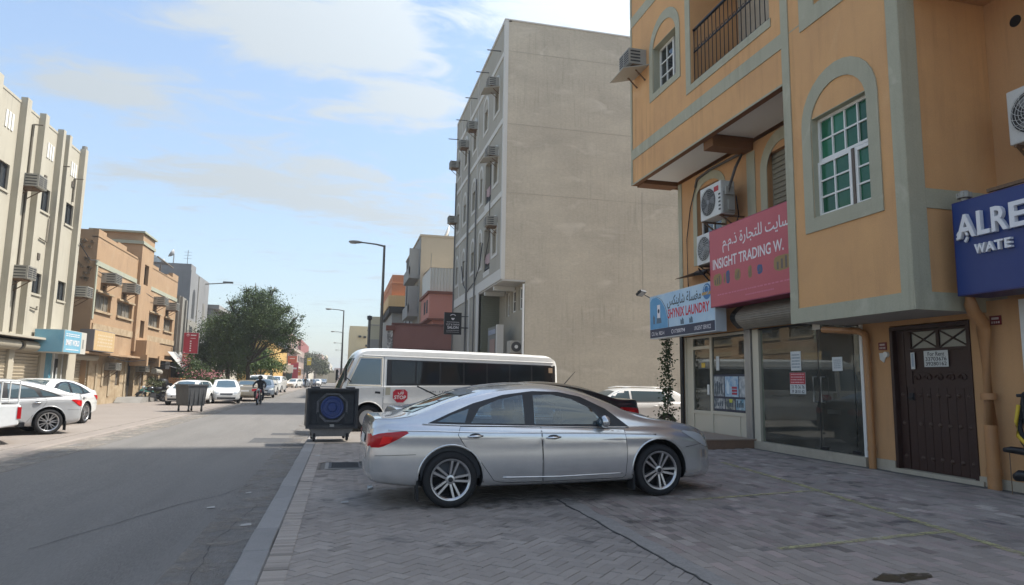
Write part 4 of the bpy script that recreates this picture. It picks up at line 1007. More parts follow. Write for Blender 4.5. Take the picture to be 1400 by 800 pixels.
def wheel_meshes(r, w, rim_r, style, rimmat):
    """tyre and rim, axle along Y, outer face at +Y = 0"""
    key = (r, w, rim_r, style, rimmat.name)
    if key in _wh: return _wh[key]
    mb = MB(); AY = Matrix(((1,0,0),(0,0,1),(0,-1,0)))
    AY = Matrix(((0,1,0),(0,0,1),(1,0,0)))
    pr = [(rim_r*.96, -w), (rim_r+.01, -w), (r-.05, -w-.006), (r-.015, -w+.01), (r, -w+.035), (r, -.035), (r-.014, -.012), (r-.045, .004), (rim_r+.02, .0), (rim_r+.004, -.012), (rim_r*.96, -.02)]
    mb.lathe(pr, (0,0,0), AY, 40)
    tyre = mb.build('tyre', RUBBER, None, smooth=50); tm = tyre.data; bpy.data.objects.remove(tyre)
    mb = MB()
    mb.lathe([(rim_r+.006, -.010), (rim_r+.004, -.002), (rim_r-.008, -.004), (rim_r-.022, -.018), (rim_r-.03, -.10), (rim_r-.035, -w+.02)], (0,0,0), AY, 40)
    mb.lathe([(.06, -.035), (.052, -.022), (.03, -.018), (.0001, -.016)], (0,0,0), AY, 20)
    mb.lathe([(rim_r-.03, -.11), (.0001, -.11)], (0,0,0), AY, 24, m=1)
    def spoke(a0, a1, w0, w1, r0, r1, z0=-.026, z1=-.012):
        ca0, sa0, ca1, sa1 = cos(a0), sin(a0), cos(a1), sin(a1)
        p0 = Vector((r0*ca0, 0, r0*sa0)); p1 = Vector((r1*ca1, 0, r1*sa1)); d = (p1-p0).normalized(); nn = Vector((-d.z, 0, d.x))
        vs = []
        for p, ww, z in ((p0, w0, z0), (p1, w1, z1)):
            for sg, zz in ((-1, -.04), (-.7, 0), (.7, 0), (1, -.04)): vs.append(p+nn*(ww/2*sg)+Vector((0, z+zz, 0)))
        mb.add(vs, [(0,4,5,1),(1,5,6,2),(2,6,7,3),(3,7,4,0),(4,7,6,5),(0,1,2,3)])
    if style == 'v5':
        for k in range(5):
            a = pi/2+2*pi*k/5
            for sg in (-1, 1): spoke(a+sg*.34, a+sg*.17, .036, .040, .055, rim_r-.012)
            mb.add([(0, 0, 0)], [])
        for k in range(5):
            a = pi/2+2*pi*(k+.5)/5; mb.lathe([(.011, -.03), (.011, -.022), (.0001, -.020)], (.088*cos(a)*0+.075*cos(a), 0, .075*sin(a)), AY, 8, m=1)
    elif style == 'multi':
        for k in range(7):
            a = pi/2+2*pi*k/7
            for sg in (-1, 1): spoke(a+sg*.10, a+sg*.17, .032, .028, .05, rim_r-.012)
    elif style == 's5':
        for k in range(5): spoke(pi/2+2*pi*k/5, pi/2+2*pi*k/5, .07, .055, .05, rim_r-.012)
    else:   # steel wheel with a plain cover
        mb.lathe([(rim_r-.012, -.03), (rim_r*.6, -.012), (rim_r*.35, -.03), (.0001, -.02)], (0,0,0), AY, 30)
    rim = mb.build('rim', [rimmat, WELL], None, smooth=35); rm = rim.data; bpy.data.objects.remove(rim)
    mb = MB(); mb.lathe([(.030, -.0155), (.022, -.0145), (.0001, -.014)], (0,0,0), AY, 14); cap = mb.build('hub_cap', DARKM, None, smooth=40); cm = cap.data; bpy.data.objects.remove(cap)
    _wh[key] = (tm, rm, cm); return _wh[key]
def add_wheels(root, wb, r, halfw, w=.21, rim_r=None, style='s5', rimmat=None, inset=.02, axles=None, steer=0.0):
    rim_r = rim_r or r*.66; tm, rm, cm = wheel_meshes(r, w, rim_r, style, rimmat or ALLOY)
    for x in (axles or (-wb/2, wb/2)):
        for sd in (1, -1):
            wv = link('wheel', tm, root); wv.location = (x, sd*(halfw-inset), r); wv.rotation_euler = (0, rnd.uniform(0, 1.2), 0 if sd > 0 else pi)
            rv = link('rim', rm, wv); cv = link('hub_cap', cm, wv)
def mirror_part(root, x, y, z, m, sd, glass=True):
    mb = MB(); vs = []
    prof = [(.0, .02), (.03, .075), (.09, .095), (.14, .085), (.16, .05)]
    mb.lathe([(.0001, -.075), (.05, -.065), (.078, -.03), (.085, .0), (.078, .035), (.06, .055), (.0001, .06)], (0,0,0), 'X', 14)
    mb.v = [Vector((x+v.x*.9, y+sd*(.09+v.y*1.25), z+v.z*.95)) for v in mb.v]
    o = mb.build('wing_mirror', m, root, smooth=True)
    mb = MB(); mb.bar((x+.0, y-sd*.02, z-.04), (x, y+sd*.06, z-.03), .05, .03); mb.build('stalk', MATTE, o)
    if glass: mb = MB(); mb.lathe([(.062, 0), (.0001, .002)], (0,0,0), 'X', 14); mb.v = [Vector((x-.062, y+sd*(.09+v.y*1.2), z+v.z)) for v in mb.v]; mb.build('mirror_glass', CARGLASS, o)
def handle_part(c, x, z, m, sd, l=.19):
    p, nn = c.drop('side', x, z, sd)
    if p is None: return
    mb = MB(); q = [p+Vector((t*l/2, sd*(.012+.018*(1-t*t)), .004*t)) for t in (-1, -.6, 0, .6, 1)]
    mb.tube(q, [.009, .015, .016, .015, .009], 8); mb.build('door_handle', m, c.root, smooth=True)
    c.patch('handle_recess', 'side', [(x+.075*cos(t), z+.006+.030*sin(t)) for t in lin(0, 2*pi, 12)[:-1]], .0035, MATTE if m is CHROME else m, sd, step=.05)

def sedan(root, m, detail=True, rim='v5', rimmat=None, glass=None, spoiler=True, tint=None, tk=1.0, see=False):
    """modern fastback saloon, 4.82 m"""
    glass = glass or CARGLASS
    top = [(-2.47, .60), (-2.455, .80), (-2.42, .95), (-2.38, 1.06), (-2.31, 1.085), (-2.10, 1.085), (-1.86, 1.12), (-1.58, 1.225), (-1.3, 1.325), (-.9, 1.42), (-.5, 1.463), (-.15, 1.470), (.15, 1.445), (.45, 1.375), (.75, 1.255), (1.02, 1.12), (1.22, 1.05), (1.5, .995), (1.85, .93), (2.1, .845), (2.25, .75), (2.325, .64), (2.345, .52)]
    belt = [(-2.47, .58), (-2.42, .90), (-2.30, .985), (-2.0, 1.0), (-1.5, .992), (-.8, .968), (0, .935), (.8, .905), (1.3, .892), (1.7, .855), (2.1, .755), (2.25, .66), (2.345, .48)]
    plan = [(-2.47, .66), (-2.44, .78), (-2.36, .875), (-2.2, .925), (-1.9, .965), (-1.4, .99), (-.6, 1.0), (.7, 1.0), (1.4, .99), (1.8, .955), (2.05, .89), (2.2, .79), (2.3, .66), (2.345, .50)]
    sills = [(-2.47, .40), (-2.40, .33), (-2.2, .29), (-1.8, .25), (-1.0, .215), (1.0, .205), (1.8, .20), (2.2, .20), (2.345, .24)]
    fx = lambda pts: [(x if x > -1.9 else -1.9+(x+1.9)*tk, z) for x, z in pts]
    top, belt, plan, sills = fx(top), fx(belt), fx(plan), fx(sills)
    c = Car(root, top, belt, plan, .9175, 2.795, .334, sills, nx=84 if detail else 44)
    c.body(m, .392)
    for sd in (1, -1):
        # window surround, panes
        sur = [(.97, .912), (.4, .925), (-.4, .955), (-1.3, .985), (-1.68, 1.005), (-1.42, 1.115), (-1.1, 1.235), (-.7, 1.335), (-.3, 1.378), (.05, 1.365), (.35, 1.30), (.68, 1.14)]
        panes = [[(.64, .945), (-.32, .968), (-.30, 1.328), (-.05, 1.33), (.22, 1.27), (.48, 1.14)], [(-.45, .972), (-1.14, .998), (-1.02, 1.18), (-.78, 1.272), (-.5, 1.325), (-.44, 1.33)]]
        c.patch('window_surround', 'side', sur, .004, MATTE, sd, holes=panes if see else ())
        for q in panes: c.patch('window', 'side', q, .005 if see else .008, CLEARGL if see else glass, sd)
        c.patch('window', 'side', [(-1.22, 1.003), (-1.56, 1.02), (-1.38, 1.1), (-1.16, 1.17)], .008, CARGLASS, sd)
        if detail:
            c.line('chrome_strip', 'side', [(.97, .898), (.4, .912), (-.4, .943), (-1.3, .973), (-1.74, .998)], .016, .007, CHROME, sd)
            fd = [(.90, .875), (.93, .60), (.90, .29), (.86, .262), (-.22, .262), (-.225, .60), (-.24, .93), (.4, .905)]
            rd = [(-.25, .93), (-.235, .60), (-.235, .262), (-.74, .27), (-.86, .30), (-1.02, .52), (-1.22, .72), (-1.31, .86), (-1.28, .962), (-.6, .94)]
            for dp in (fd, rd):
                cx = sum(p[0] for p in dp)/len(dp); cz = sum(p[1] for p in dp)/len(dp)
                c.line('door_seam', 'side', dp+[dp[0]], .007, .0005, WELL, sd)
                c.patch('door', 'side', [(cx+(p[0]-cx)*.992, cz+(p[1]-cz)*.985) for p in dp], .0022, m, sd, step=.08)
            handle_part(c, -.09, .80, CHROME, sd); handle_part(c, -1.10, .842, CHROME, sd)
            c.line('crease', 'side', [(-2.15, .935), (-1.6, .915), (-1.1, .888), (-.3, .862), (.4, .842), (.9, .822), (1.35, .80)], .024, -.004, m, sd); c.line('crease', 'side', [(-.75, .335), (0, .315), (.85, .325)], .022, -.003, m, sd)
            c.line('sill_line', 'side', [(1.0, .232), (0, .225), (-.9, .24)], .012, .002, MATTE, sd)
            c.line('bumper_seam', 'side', [(-2.30, .64), (-1.82, .645)], .006, .0005, WELL, sd); c.line('bumper_seam', 'side', [(1.80, .62), (2.1, .66)], .006, .0005, WELL, sd)
            for x in (-1.80, 1.02):
                mb = MB(); mb.box(x-.012, x+.012, sd*.70 if sd > 0 else -.885, .885 if sd > 0 else -.70, .10, .34); mb.build('mud_flap', RUBBER, root)
        tl = c.patch('tail_light', 'side', fx([(-2.43, .735), (-2.40, .87), (-2.28, .905), (-1.86, .925), (-2.12, .80), (-2.28, .735)]), .008, REDL, sd, round_=1, step=.04)
        if tl: c.patch('lamp_core', 'side', fx([(-2.30, .765), (-2.26, .865), (-2.12, .855), (-2.16, .79)]), .011, REDL2, sd, parent=tl, step=.04)
        hl = c.patch('headlight', 'side', [(1.72, .845), (2.05, .80), (2.24, .66), (2.18, .60), (2.04, .66), (1.86, .76)], .007, CLEARL, sd, round_=1, step=.04)
        c.patch('headlight', 'front', [(sd*.36, .66), (sd*.66, .74), (sd*.74, .66), (sd*.60, .58)], .006, CLEARL, round_=1, step=.05)
        c.patch('tail_light', 'rear', [(sd*.45, .76), (sd*.47, .88), (sd*.78, .90), (sd*.76, .74)], .007, REDL, round_=1, step=.05)
        mirror_part(root, .60, sd*.845, .985, m, sd)
    WSP = [(1.08, -.62), (1.16, 0), (1.08, .62), (.30, .50), (.24, 0), (.30, -.50)]; RWP = [(-1.82, -.52), (-1.88, 0), (-1.82, .52), (-1.10, .47), (-1.06, 0), (-1.10, -.47)]
    c.patch('windscreen', 'top', WSP, .006, CLEARGL if see else glass, step=.1)
    c.patch('rear_window', 'top', RWP, .006, CLEARGL if see else glass if tint is None else tint, step=.1)
    if see:     # open the shell behind the glass and furnish the cabin
        bm = bmesh.new(); bm.from_mesh(c.bodyo.data); gp = [grow(q, .022) for q in panes]; kill = []
        for f in bm.faces:
            x, y, z = f.calc_center_median()
            if abs(y) > .4 and z > .9 and any(inpoly(x, z, q) for q in gp) or z > 1.05 and (inpoly(x, y, grow(WSP, -.02)) or inpoly(x, y, grow(RWP, -.02))): kill.append(f)
        bmesh.ops.delete(bm, geom=kill, context='FACES'); bm.to_mesh(c.bodyo.data); bm.free()
        mb = MB(); mb.box(-1.75, 1.0, -.74, .74, .32, .36); mb.box(-2.0, -1.45, -.70, .70, .86, .92); mb.box(.62, 1.05, -.68, .68, .70, .90); mb.box(-1.75, 1.0, -.78, -.74, .36, .90); mb.box(-1.75, 1.0, .74, .78, .36, .90); mb.build('cabin_lining', CABIN, root)
        for x, ys in ((-.30, (-.38, .38)), (-1.22, (-.36, .36))):
            for y in ys:
                mb = MB(); mb.obox((x+.22, y, .50), (.52, .48, .18)); mb.obox((x-.10, y, .80), (.16, .46, .62), Matrix.Rotation(-R(14), 3, 'Y')); s_ = mb.build('seat', SEAT, root); md = s_.modifiers.new('b', 'BEVEL'); md.width = .05; md.segments = 3
                mb = MB(); mb.obox((x-.22, y, 1.19), (.10, .26, .17), Matrix.Rotation(-R(10), 3, 'Y')); h_ = mb.build('headrest', SEAT, s_); md = h_.modifiers.new('b', 'BEVEL'); md.width = .04; md.segments = 3
        mb = MB(); mb.tube([(.42+.03*sin(q), .38+.17*cos(q), .92+.16*sin(q)) for q in lin(0, 2*pi, 18)], .014, 6); mb.build('steering_wheel', BLACKP, root)
        mb = MB(); mb.box(.30, .36, -.10, .10, 1.27, 1.33); mb.build('rear_view_mirror', BLACKP, root)
    c.patch('grille', 'front', [(-.40, .46), (-.45, .64), (.45, .64), (.40, .46)], .005, MATTE, step=.08); c.patch('air_intake', 'front', [(-.6, .27), (-.62, .38), (.62, .38), (.6, .27)], .005, MATTE, step=.08)
    for axis, x in (('front', .41), ('rear', .80)):
        c.patch('number_plate', axis, [(-.26, x-.055), (-.26, x+.055), (.26, x+.055), (.26, x-.055)], .014, PLATE, step=.1)
    if detail:
        if spoiler:
            mb = MB(); n = 12
            vs = []
            for i in range(n+1):
                yv = -.56+1.12*i/n; b_ = -.035*(yv/.56)**2
                for x, z in ((-1.02, 1.405), (-1.24, 1.368), (-1.25, 1.352), (-1.05, 1.37)): vs.append((x, yv, z+b_))
            fs = [(i*4+j, i*4+(j+1) % 4, (i+1)*4+(j+1) % 4, (i+1)*4+j) for i in range(n) for j in range(4)]+[(0,1,2,3), (n*4+3, n*4+2, n*4+1, n*4)]
            mb.add(vs, fs); mb.build('rear_visor', MATTE, root)
        mb = MB(); mb.tube([(-2.30, -.6, .255), (-2.36, -.6, .24)], .03, 10); mb.build('exhaust', STEEL, root)
    add_wheels(root, 2.795, .334, .905, .22, .243, rim, rimmat or ALLOY)
    return c
def hatch(root, m, glass=None, kind='hatch', rim='s5', L=4.2, H=1.47, halfw=.85, wb=2.55, wr=.31, rimmat=None, tail='std', rails=False):
    """generic two box or three box car, used for the cars further off"""
    glass = glass or CARGLASS; f = wb/2+.82*(L-wb)/1.75*.95; r = -(L-f); h = H
    if kind == 'hatch':
        top = [(r, .62), (r+.03, .95), (r+.12, h-.36), (r+.34, h-.10), (r+.75, h-.02), (-.2, h), (.25, h-.03), (.55, h-.12), (.95, h-.36), (1.22, h-.50), (1.5, h-.55), (f-.25, h-.68), (f-.06, h-.84), (f, .55)]
    else:
        top = [(r, .58), (r+.03, .88), (r+.10, h-.42), (r+.5, h-.39), (r+.72, h-.33), (r+1.15, h-.08), (r+1.6, h), (-.1, h), (.25, h-.03), (.55, h-.12), (.95, h-.36), (1.2, h-.50), (1.5, h-.54), (f-.25, h-.66), (f-.06, h-.82), (f, .52)]
    zb = h-.50
    belt = [(r, .56), (r+.05, zb-.06), (r+.3, zb+.03), (0, zb), (1.1, zb-.03), (f-.35, zb-.12), (f-.06, zb-.3), (f, .5)]
    plan = [(r, .74), (r+.05, .86), (r+.2, .93), (r+.6, .98), (-.4, 1), (.6, 1), (1.2, .985), (f-.3, .90), (f-.08, .76), (f, .62)]
    sills = [(r, .38), (r+.2, .28), (-1, .22), (1, .21), (f-.2, .20), (f, .24)]
    c = Car(root, top, belt, plan, halfw, wb, wr, sills, nx=46, tumble=.36)
    c.body(m, wr+.055)
    re = r+.30 if kind == 'hatch' else r+.86
    for sd in (1, -1):
        zt = h-.095
        A, B, D = 1.02, .02, re+.28
        c.patch('window', 'side', [(A, zb+.03), (B+.04, zb+.035), (B+.04, zt), (.36, zt), (.62, zt-.10)], .007, glass, sd, step=.12)
        c.patch('window', 'side', [(B-.04, zb+.035), (D+.36, zb+.045), (D+.36, zt-.01), (B-.04, zt)], .007, glass, sd, step=.12)
        c.patch('window', 'side', [(D+.30, zb+.045), (D-.02 if kind == 'hatch' else D+.05, zb+.07), (D+.10, zt-.14), (D+.30, zt-.03)], .007, glass, sd, step=.12)
        fd = [(1.08, zb-.01), (1.10, .32), (.0, .28), (.0, zb)]; rd = [(-.01, zb), (-.01, .28), (-.75, .28), (-1.05, .62), (-1.02, zb+.01)]
        for dp in (fd, rd): c.line('door_seam', 'side', dp+[dp[0]], .010, .0, WELL, sd)
        handle_part(c, .12, zb-.11, m, sd, .16); handle_part(c, -.88, zb-.10, m, sd, .16)
        if tail == 'high': c.patch('tail_light', 'side', [(r+.02, zb-.05), (r+.10, zb+.05), (r+.40, zb-.01), (r+.26, zb-.12)], .012, REDL, sd, step=.05, round_=1)
        else: c.patch('tail_light', 'side', [(r+.02, zb-.24), (r+.06, zb-.06), (r+.26, zb-.07), (r+.20, zb-.24)], .012, REDL, sd, step=.05)
        c.patch('tail_light', 'rear', [(sd*halfw*.50, zb-.24), (sd*halfw*.50, zb-.09), (sd*halfw*.84, zb-.07), (sd*halfw*.82, zb-.25)], .010, REDL, step=.06)
        c.patch('headlight', 'front', [(sd*halfw*.40, zb-.30), (sd*halfw*.80, zb-.20), (sd*halfw*.84, zb-.30), (sd*halfw*.62, zb-.40)], .012, CLEARL, step=.05, round_=1)
        c.patch('headlight', 'side', [(f-.50, zb-.17), (f-.18, zb-.24), (f-.12, zb-.36), (f-.32, zb-.32)], .010, CLEARL, sd, step=.05, round_=1)
        mirror_part(root, .93, sd*halfw*.93, zb+.08, m, sd)
        if rails:
            mb = MB(); mb.tube([(r+.55, sd*halfw*.66, h-.03), (r+.65, sd*halfw*.66, h+.035), (-.1, sd*halfw*.66, h+.05), (.25, sd*halfw*.66, h-.0)], .016, 6); mb.build('roof_rail', m, root, smooth=True)
    c.patch('windscreen', 'top', [(1.17, -halfw*.68), (1.25, 0), (1.17, halfw*.68), (.52, halfw*.56), (.48, 0), (.52, -halfw*.56)], .008, glass, step=.12)
    if kind == 'hatch': c.patch('rear_window', 'rear', [(-halfw*.62, zb+.02), (-halfw*.50, zt-.06), (halfw*.50, zt-.06), (halfw*.62, zb+.02)], .010, glass, step=.12)
    else: c.patch('rear_window', 'top', [(r+.74, -halfw*.60), (r+.70, 0), (r+.74, halfw*.60), (r+1.12, halfw*.55), (r+1.16, 0), (r+1.12, -halfw*.55)], .008, glass, step=.12)
    c.patch('grille', 'front', [(-.34, zb-.44), (-.36, zb-.34), (.36, zb-.34), (.34, zb-.44)], .008, MATTE, step=.1); c.patch('air_intake', 'front', [(-.5, .28), (-.52, .38), (.52, .38), (.5, .28)], .008, MATTE, step=.1)
    for axis, z in (('front', .46), ('rear', zb-.22)): c.patch('number_plate', axis, [(-.25, z-.055), (-.25, z+.055), (.25, z+.055), (.25, z-.055)], .016, PLATE, step=.1)
    add_wheels(root, wb, wr, halfw-.01, .19, wr*.66, rim, rimmat or ALLOY)
    return c
# ---------------------------------------------------------------- cars on the right
SILVER = paint('silver_paint', (.66, .66, .655), .70, .19)
WHITE = paint('white_car_paint', (.72, .72, .70), 0.0, .35, .10)
PALE = paint('pale_blue_silver_paint', (.46, .49, .53), .5, .28)
BLACKC = paint('black_car_paint', (.012, .012, .014), .2, .22, .2)
GOLD = paint('beige_paint', (.40, .35, .27), .45, .35, .2)
SILV2 = paint('light_silver_paint', (.50, .51, .52), .4, .33)
BLUEC = paint('grey_blue_paint', (.22, .26, .31), .4, .33)
t = thing('silver_car', 'silver four door saloon parked across the pavement in front of the white minibus, side on', 'car', (2.70, 9.28, zg(2.70)-.001), R(2.0), tilt=(0, -R(1.2), 0))
sedan(t, SILVER, tk=.87, see=True)
t = thing('pale_car', 'pale blue silver saloon hidden behind the silver car with a wiper sticking up', 'car', (3.22, 11.9, zg(3.22)), R(2.5), tilt=(0, -R(1.2), 0))
c = sedan(t, PALE, detail=True, tint=CARGLASS_L)
mb = MB(); mb.tube([(-1.62, -.34, 1.24), (-2.0, -.40, 1.42)], .012, 6); mb.build('wiper', MATTE, t)
c.line('roof_stripe', 'side', [(-2.1, 1.02), (-1.55, 1.14), (-1.05, 1.31), (-.55, 1.40)], .05, .006, mat('navy_gloss', (.015, .022, .09), .15, coat=.6), -1)
t = thing('black_car', 'black car behind the silver one with its red tail lamp and boot showing', 'car', (3.80, 14.4, zg(3.8)), R(182), tilt=(0, R(1.2), 0))
c = sedan(t, BLACKC, detail=True, spoiler=False)
mb = MB(); mb.tube([(-.95, .1, 1.40), (-1.22, .1, 1.68)], [.012, .004], 6); mb.build('antenna', MATTE, t)
t = thing('white_suv', 'white crossover with roof rails parked by the grey wall', 'suv', (9.75, 23.0, -.27), R(183))
c = hatch(t, WHITE, kind='hatch', L=4.33, H=1.60, halfw=.89, wb=2.63, wr=.345, tail='high', rails=True)

# ---------------------------------------------------------------- minibus
t = thing('minibus', 'white minibus with a dark window band and a round red stop sticker', 'bus', (2.42, 21.62, -.02), R(186.5), tilt=(0, -R(.5), 0))
BUSW = paint('bus_white', (.76, .75, .71), 0.0, .38, .12)
f, r = 2.62, -4.30
top = [(r, .62), (r+.02, 1.6), (r+.06, 2.15), (r+.20, 2.38), (r+.6, 2.43), (-2, 2.45), (1.0, 2.46), (1.75, 2.44), (2.02, 2.38), (2.16, 2.25), (2.36, 1.80), (2.52, 1.36), (2.58, 1.15), (f, .80), (f+.01, .50)]
belt = [(r, .6), (r+.1, 1.30), (2.2, 1.30), (2.5, 1.15), (2.58, 1.0), (f, .7), (f+.01, .48)]
plan = [(r, .88), (r+.08, .96), (r+.3, .995), (-2, 1), (1.9, 1), (2.2, .985), (2.42, .95), (2.56, .89), (f+.01, .80)]
sills = [(r, .42), (r+.3, .38), (-1, .34), (f, .34)]
c = Car(t, top, belt, plan, 1.01, 3.55, .375, sills, tumble=.085, nx=64, crown=.13, shoulder=.998)
c.body(BUSW, .46)
for sd in (1, -1):
    c.patch('window_band', 'side', [(1.28, 1.335), (1.28, 2.10), (r+.14, 2.08), (r+.14, 1.46), (r+.9, 1.42)], .006, MATTE, sd, step=.25)
    BUSGL = mat('bus_glass', (.012, .014, .016), .04, spec=.45)
    xs = lin(1.16, r+.22, 7)
    for i, (a, b) in enumerate(zip(xs, xs[1:])):
        c.patch('window', 'side', [(a-.025, 1.39+.012*i), (a-.025, 2.06), (b+.025, 2.055), (b+.025, 1.39+.012*(i+1))], .010, BUSGL, sd, step=.3)
    c.patch('cab_window', 'side', [(1.46, 1.36), (1.46, 2.10), (2.04, 2.10), (2.36, 1.36)], .008, CARGLASS, sd, step=.2)
    c.line('window_frame', 'side', [(1.42, 1.32), (1.42, 2.14), (2.07, 2.14), (2.41, 1.32), (1.42, 1.32)], .028, .004, ALU, sd)
    c.line('door_seam', 'side', [(1.36, 2.20), (1.36, .62), (1.5, .40)], .010, .0, WELL, sd)
    c.line('body_seam', 'side', [(1.36, .80), (-2.6, .80)], .008, .0, WELL, sd)
    c.line('gutter', 'side', [(2.0, 2.20), (r+.2, 2.17)], .03, .0, BUSW, sd)
    c.patch('door_handle', 'side', [(1.45, 1.09), (1.45, 1.15), (1.60, 1.16), (1.61, 1.10)], .006, MATTE, sd, step=.1)
    c.patch('fuel_flap', 'side', [(1.16, 1.06), (1.16, 1.28), (1.30, 1.28), (1.30, 1.06)], .005, mat('aged_plate', (.45, .42, .32), .6, fine=.15), sd, step=.1)
    mb = MB(); mb.tube([(2.30, sd*1.02, 1.42), (2.48, sd*1.14, 1.55), (2.50, sd*1.16, 1.40)], .016, 6); mb.obox((2.49, sd*1.17, 1.62), (.06, .13, .34)); mb.build('wing_mirror', MATTE, t)
P_ = lambda u, v, n: Vector((u, 1.0+n, v))
def on_side(c, x, z, off): p, nn = c.drop('side', x, z, 1); return p+Vector((0, off, 0))
SX0, SZ0 = .86, 1.06
yb = on_side(c, SX0, SZ0, 0).y
mb = MB(); mb.prism([(SX0+.255*cos(pi/8+pi*k/4), SZ0+.255*sin(pi/8+pi*k/4)) for k in range(8)], lambda u, v, n: Vector((u, yb+n, v)), .002, .008)
sg = mb.build('stop_sign', mat('sticker_rim', (.62, .55, .54), .5), t)
mb = MB(); mb.prism([(SX0+.232*cos(pi/8+pi*k/4), SZ0+.232*sin(pi/8+pi*k/4)) for k in range(8)], lambda u, v, n: Vector((u, yb+n, v)), .008, .011); mb.build('sticker_face', mat('stop_red', (.40, .018, .035), .45), sg)
FS = lambda u, v, n=0: Vector((u, yb+n, v))
lettering('STOP', FS, SX0+.175, SX0-.175, SZ0-.12, SZ0-.01, .013, PAPER, sg, .02, W=False)
lettering(arabic('قف') if 'ق' in AR else 'قف'[::-1], FS, SX0+.07, SX0-.10, SZ0+.02, SZ0+.14, .013, PAPER, sg, .02, W=False)
lettering('Gulf Transport', FS, SX0-.75, SX0-1.95, 1.13, 1.24, .006, mat('bus_lettering', (.10, .10, .11), .6), t, .004, W=False)
c.patch('windscreen', 'front', [(-.82, 1.22), (-.76, 2.12), (.76, 2.12), (.82, 1.22)], .008, CARGLASS, step=.25)
for sd in (1, -1): c.patch('headlight', 'front', [(sd*.52, .78), (sd*.52, .96), (sd*.82, .97), (sd*.82, .78)], .008, CLEARL, step=.1); c.patch('tail_light', 'rear', [(sd*.74, .85), (sd*.74, 1.15), (sd*.92, 1.15), (sd*.92, .85)], .008, REDL, step=.1)
c.patch('rear_window', 'rear', [(-.72, 1.45), (-.68, 2.05), (.68, 2.05), (.72, 1.45)], .008, CARGLASS, step=.25)
c.patch('bumper', 'front', [(-.85, .42), (-.85, .62), (.85, .62), (.85, .42)], .03, BUSW, step=.2)
c.patch('sticker', 'side', [(r+.24, 1.84), (r+.24, 2.0), (r+.38, 2.0), (r+.38, 1.84)], .013, mat('sticker_tan', (.35, .24, .15), .6), 1, step=.1)
lettering('22', FS, 1.05, .82, 1.99, 2.04, .0, PAPER, t, W=False) if False else None
add_wheels(t, 3.55, .375, 1.0, .22, .235, 'steel', mat('steel_wheel', (.48, .47, .45), .4, metal=.6, fine=.1), inset=.04)

# ---------------------------------------------------------------- tipped black container with the blue lid
t = thing('waste_container', 'dirty black plastic waste container with a round blue lid on its face, standing on wheels', 'waste container', (-.19, 17.32, .0), R(7))
GRIME = mat('grimy_black_plastic', (.016, .017, .020), .55, col2=(.06, .062, .065), nscale=5, namt=.25, fine=.3, streak=.2)
w, z0, z1, dp = .585, .33, 1.24, .16
mb = MB()
mb.box(-w, -w+.055, 0, .85, z0, z1); mb.box(w-.055, w, 0, .85, z0, z1); mb.box(-w+.055, w-.055, 0, .85, z1-.055, z1); mb.box(-w+.055, w-.055, 0, .85, z0, z0+.055); mb.box(-w+.055, w-.055, .80, .85, z0+.055, z1-.055)
mb.build('shell', GRIME, t)
mb = MB()
for a, b, c_, d in ((-w-.025, w+.025, z1-.02, z1+.025), (-w-.025, w+.025, z0-.03, z0+.015)): mb.box(a, b, -.03, .05, c_, d)
mb.box(-w-.025, -w+.02, -.03, .05, z0+.016, z1-.021); mb.box(w-.02, w+.025, -.03, .05, z0+.016, z1-.021); mb.build('rim', GRIME, t)
mb = MB(); mb.box(-w+.055, w-.055, .10, .13, z0+.055, z1-.055); mb.build('face_panel', GRIME, t)
cz = .80; oc = lambda rr: [(rr*cos(pi/8+pi*k/4), cz+rr*.95*sin(pi/8+pi*k/4)) for k in range(8)]
fn = lambda u, v, n: Vector((u, .10-n, v)); o1 = oc(.40); o2 = oc(.345); mb = MB()
mb.band(o1+[o1[0]], o2+[o2[0]], fn, .0, .035); mb.build('octagon_ridge', mat('paler_black_plastic', (.17, .17, .175), .5, col2=(.06, .06, .063), nscale=9, fine=.3), t)  # ridge set paler than the shell around it
BLUEP = mat('blue_plastic', (.022, .05, .20), .5, col2=(.07, .09, .18), nscale=6, namt=.3, fine=.25)
mb = MB(); AYn = Matrix(((1,0,0),(0,0,-1),(0,1,0)))
mb.lathe([(.275, .0), (.275, .03), (.25, .045), (.215, .03), (.20, .045), (.135, .045), (.12, .03), (.105, .03), (.085, .055), (.0001, .06)], (0, .10, cz), AYn, 36)
LID = mb.build('round_lid', BLUEP, t, smooth=35)
for k in range(6):
    a = 2*pi*k/6; mb = MB(); mb.cyl((.165*cos(a), .06, cz+.165*sin(a)), (.165*cos(a), .04, cz+.165*sin(a)), .02, n=8); mb.build('lid_boss', BLUEP, LID)
mb = MB()
for a, b in ((-.36, -.30), (.30, .36)): mb.box(a, b, .06, .10, z0+.06, z0+.36)
mb.build('rib', GRIME, t)
mb = MB(); mb.box(-.05, .05, -.02, .06, z0+.015, z0+.07); mb.build('latch', STEEL, t)
for sx in (-1, 1): mb = MB(); mb.box(sx*.42-.10, sx*.42+.10, .0, .25, z1+.026, z1+.06); mb.build('hinge', GRIME, t)
mb = MB(); vs = [(-.52, .02, z0-.03), (.52, .02, z0-.03), (.50, .80, z0-.03), (-.50, .80, z0-.03), (-.40, .08, .11), (.40, .08, .11), (.40, .72, .11), (-.40, .72, .11)]
mb.add(vs, [(0,1,2,3),(7,6,5,4),(0,4,5,1),(1,5,6,2),(2,6,7,3),(3,7,4,0)]); mb.build('tub', mat('grey_tub', (.24, .24, .235), .6, col2=(.13, .13, .13), nscale=5, fine=.15), t)
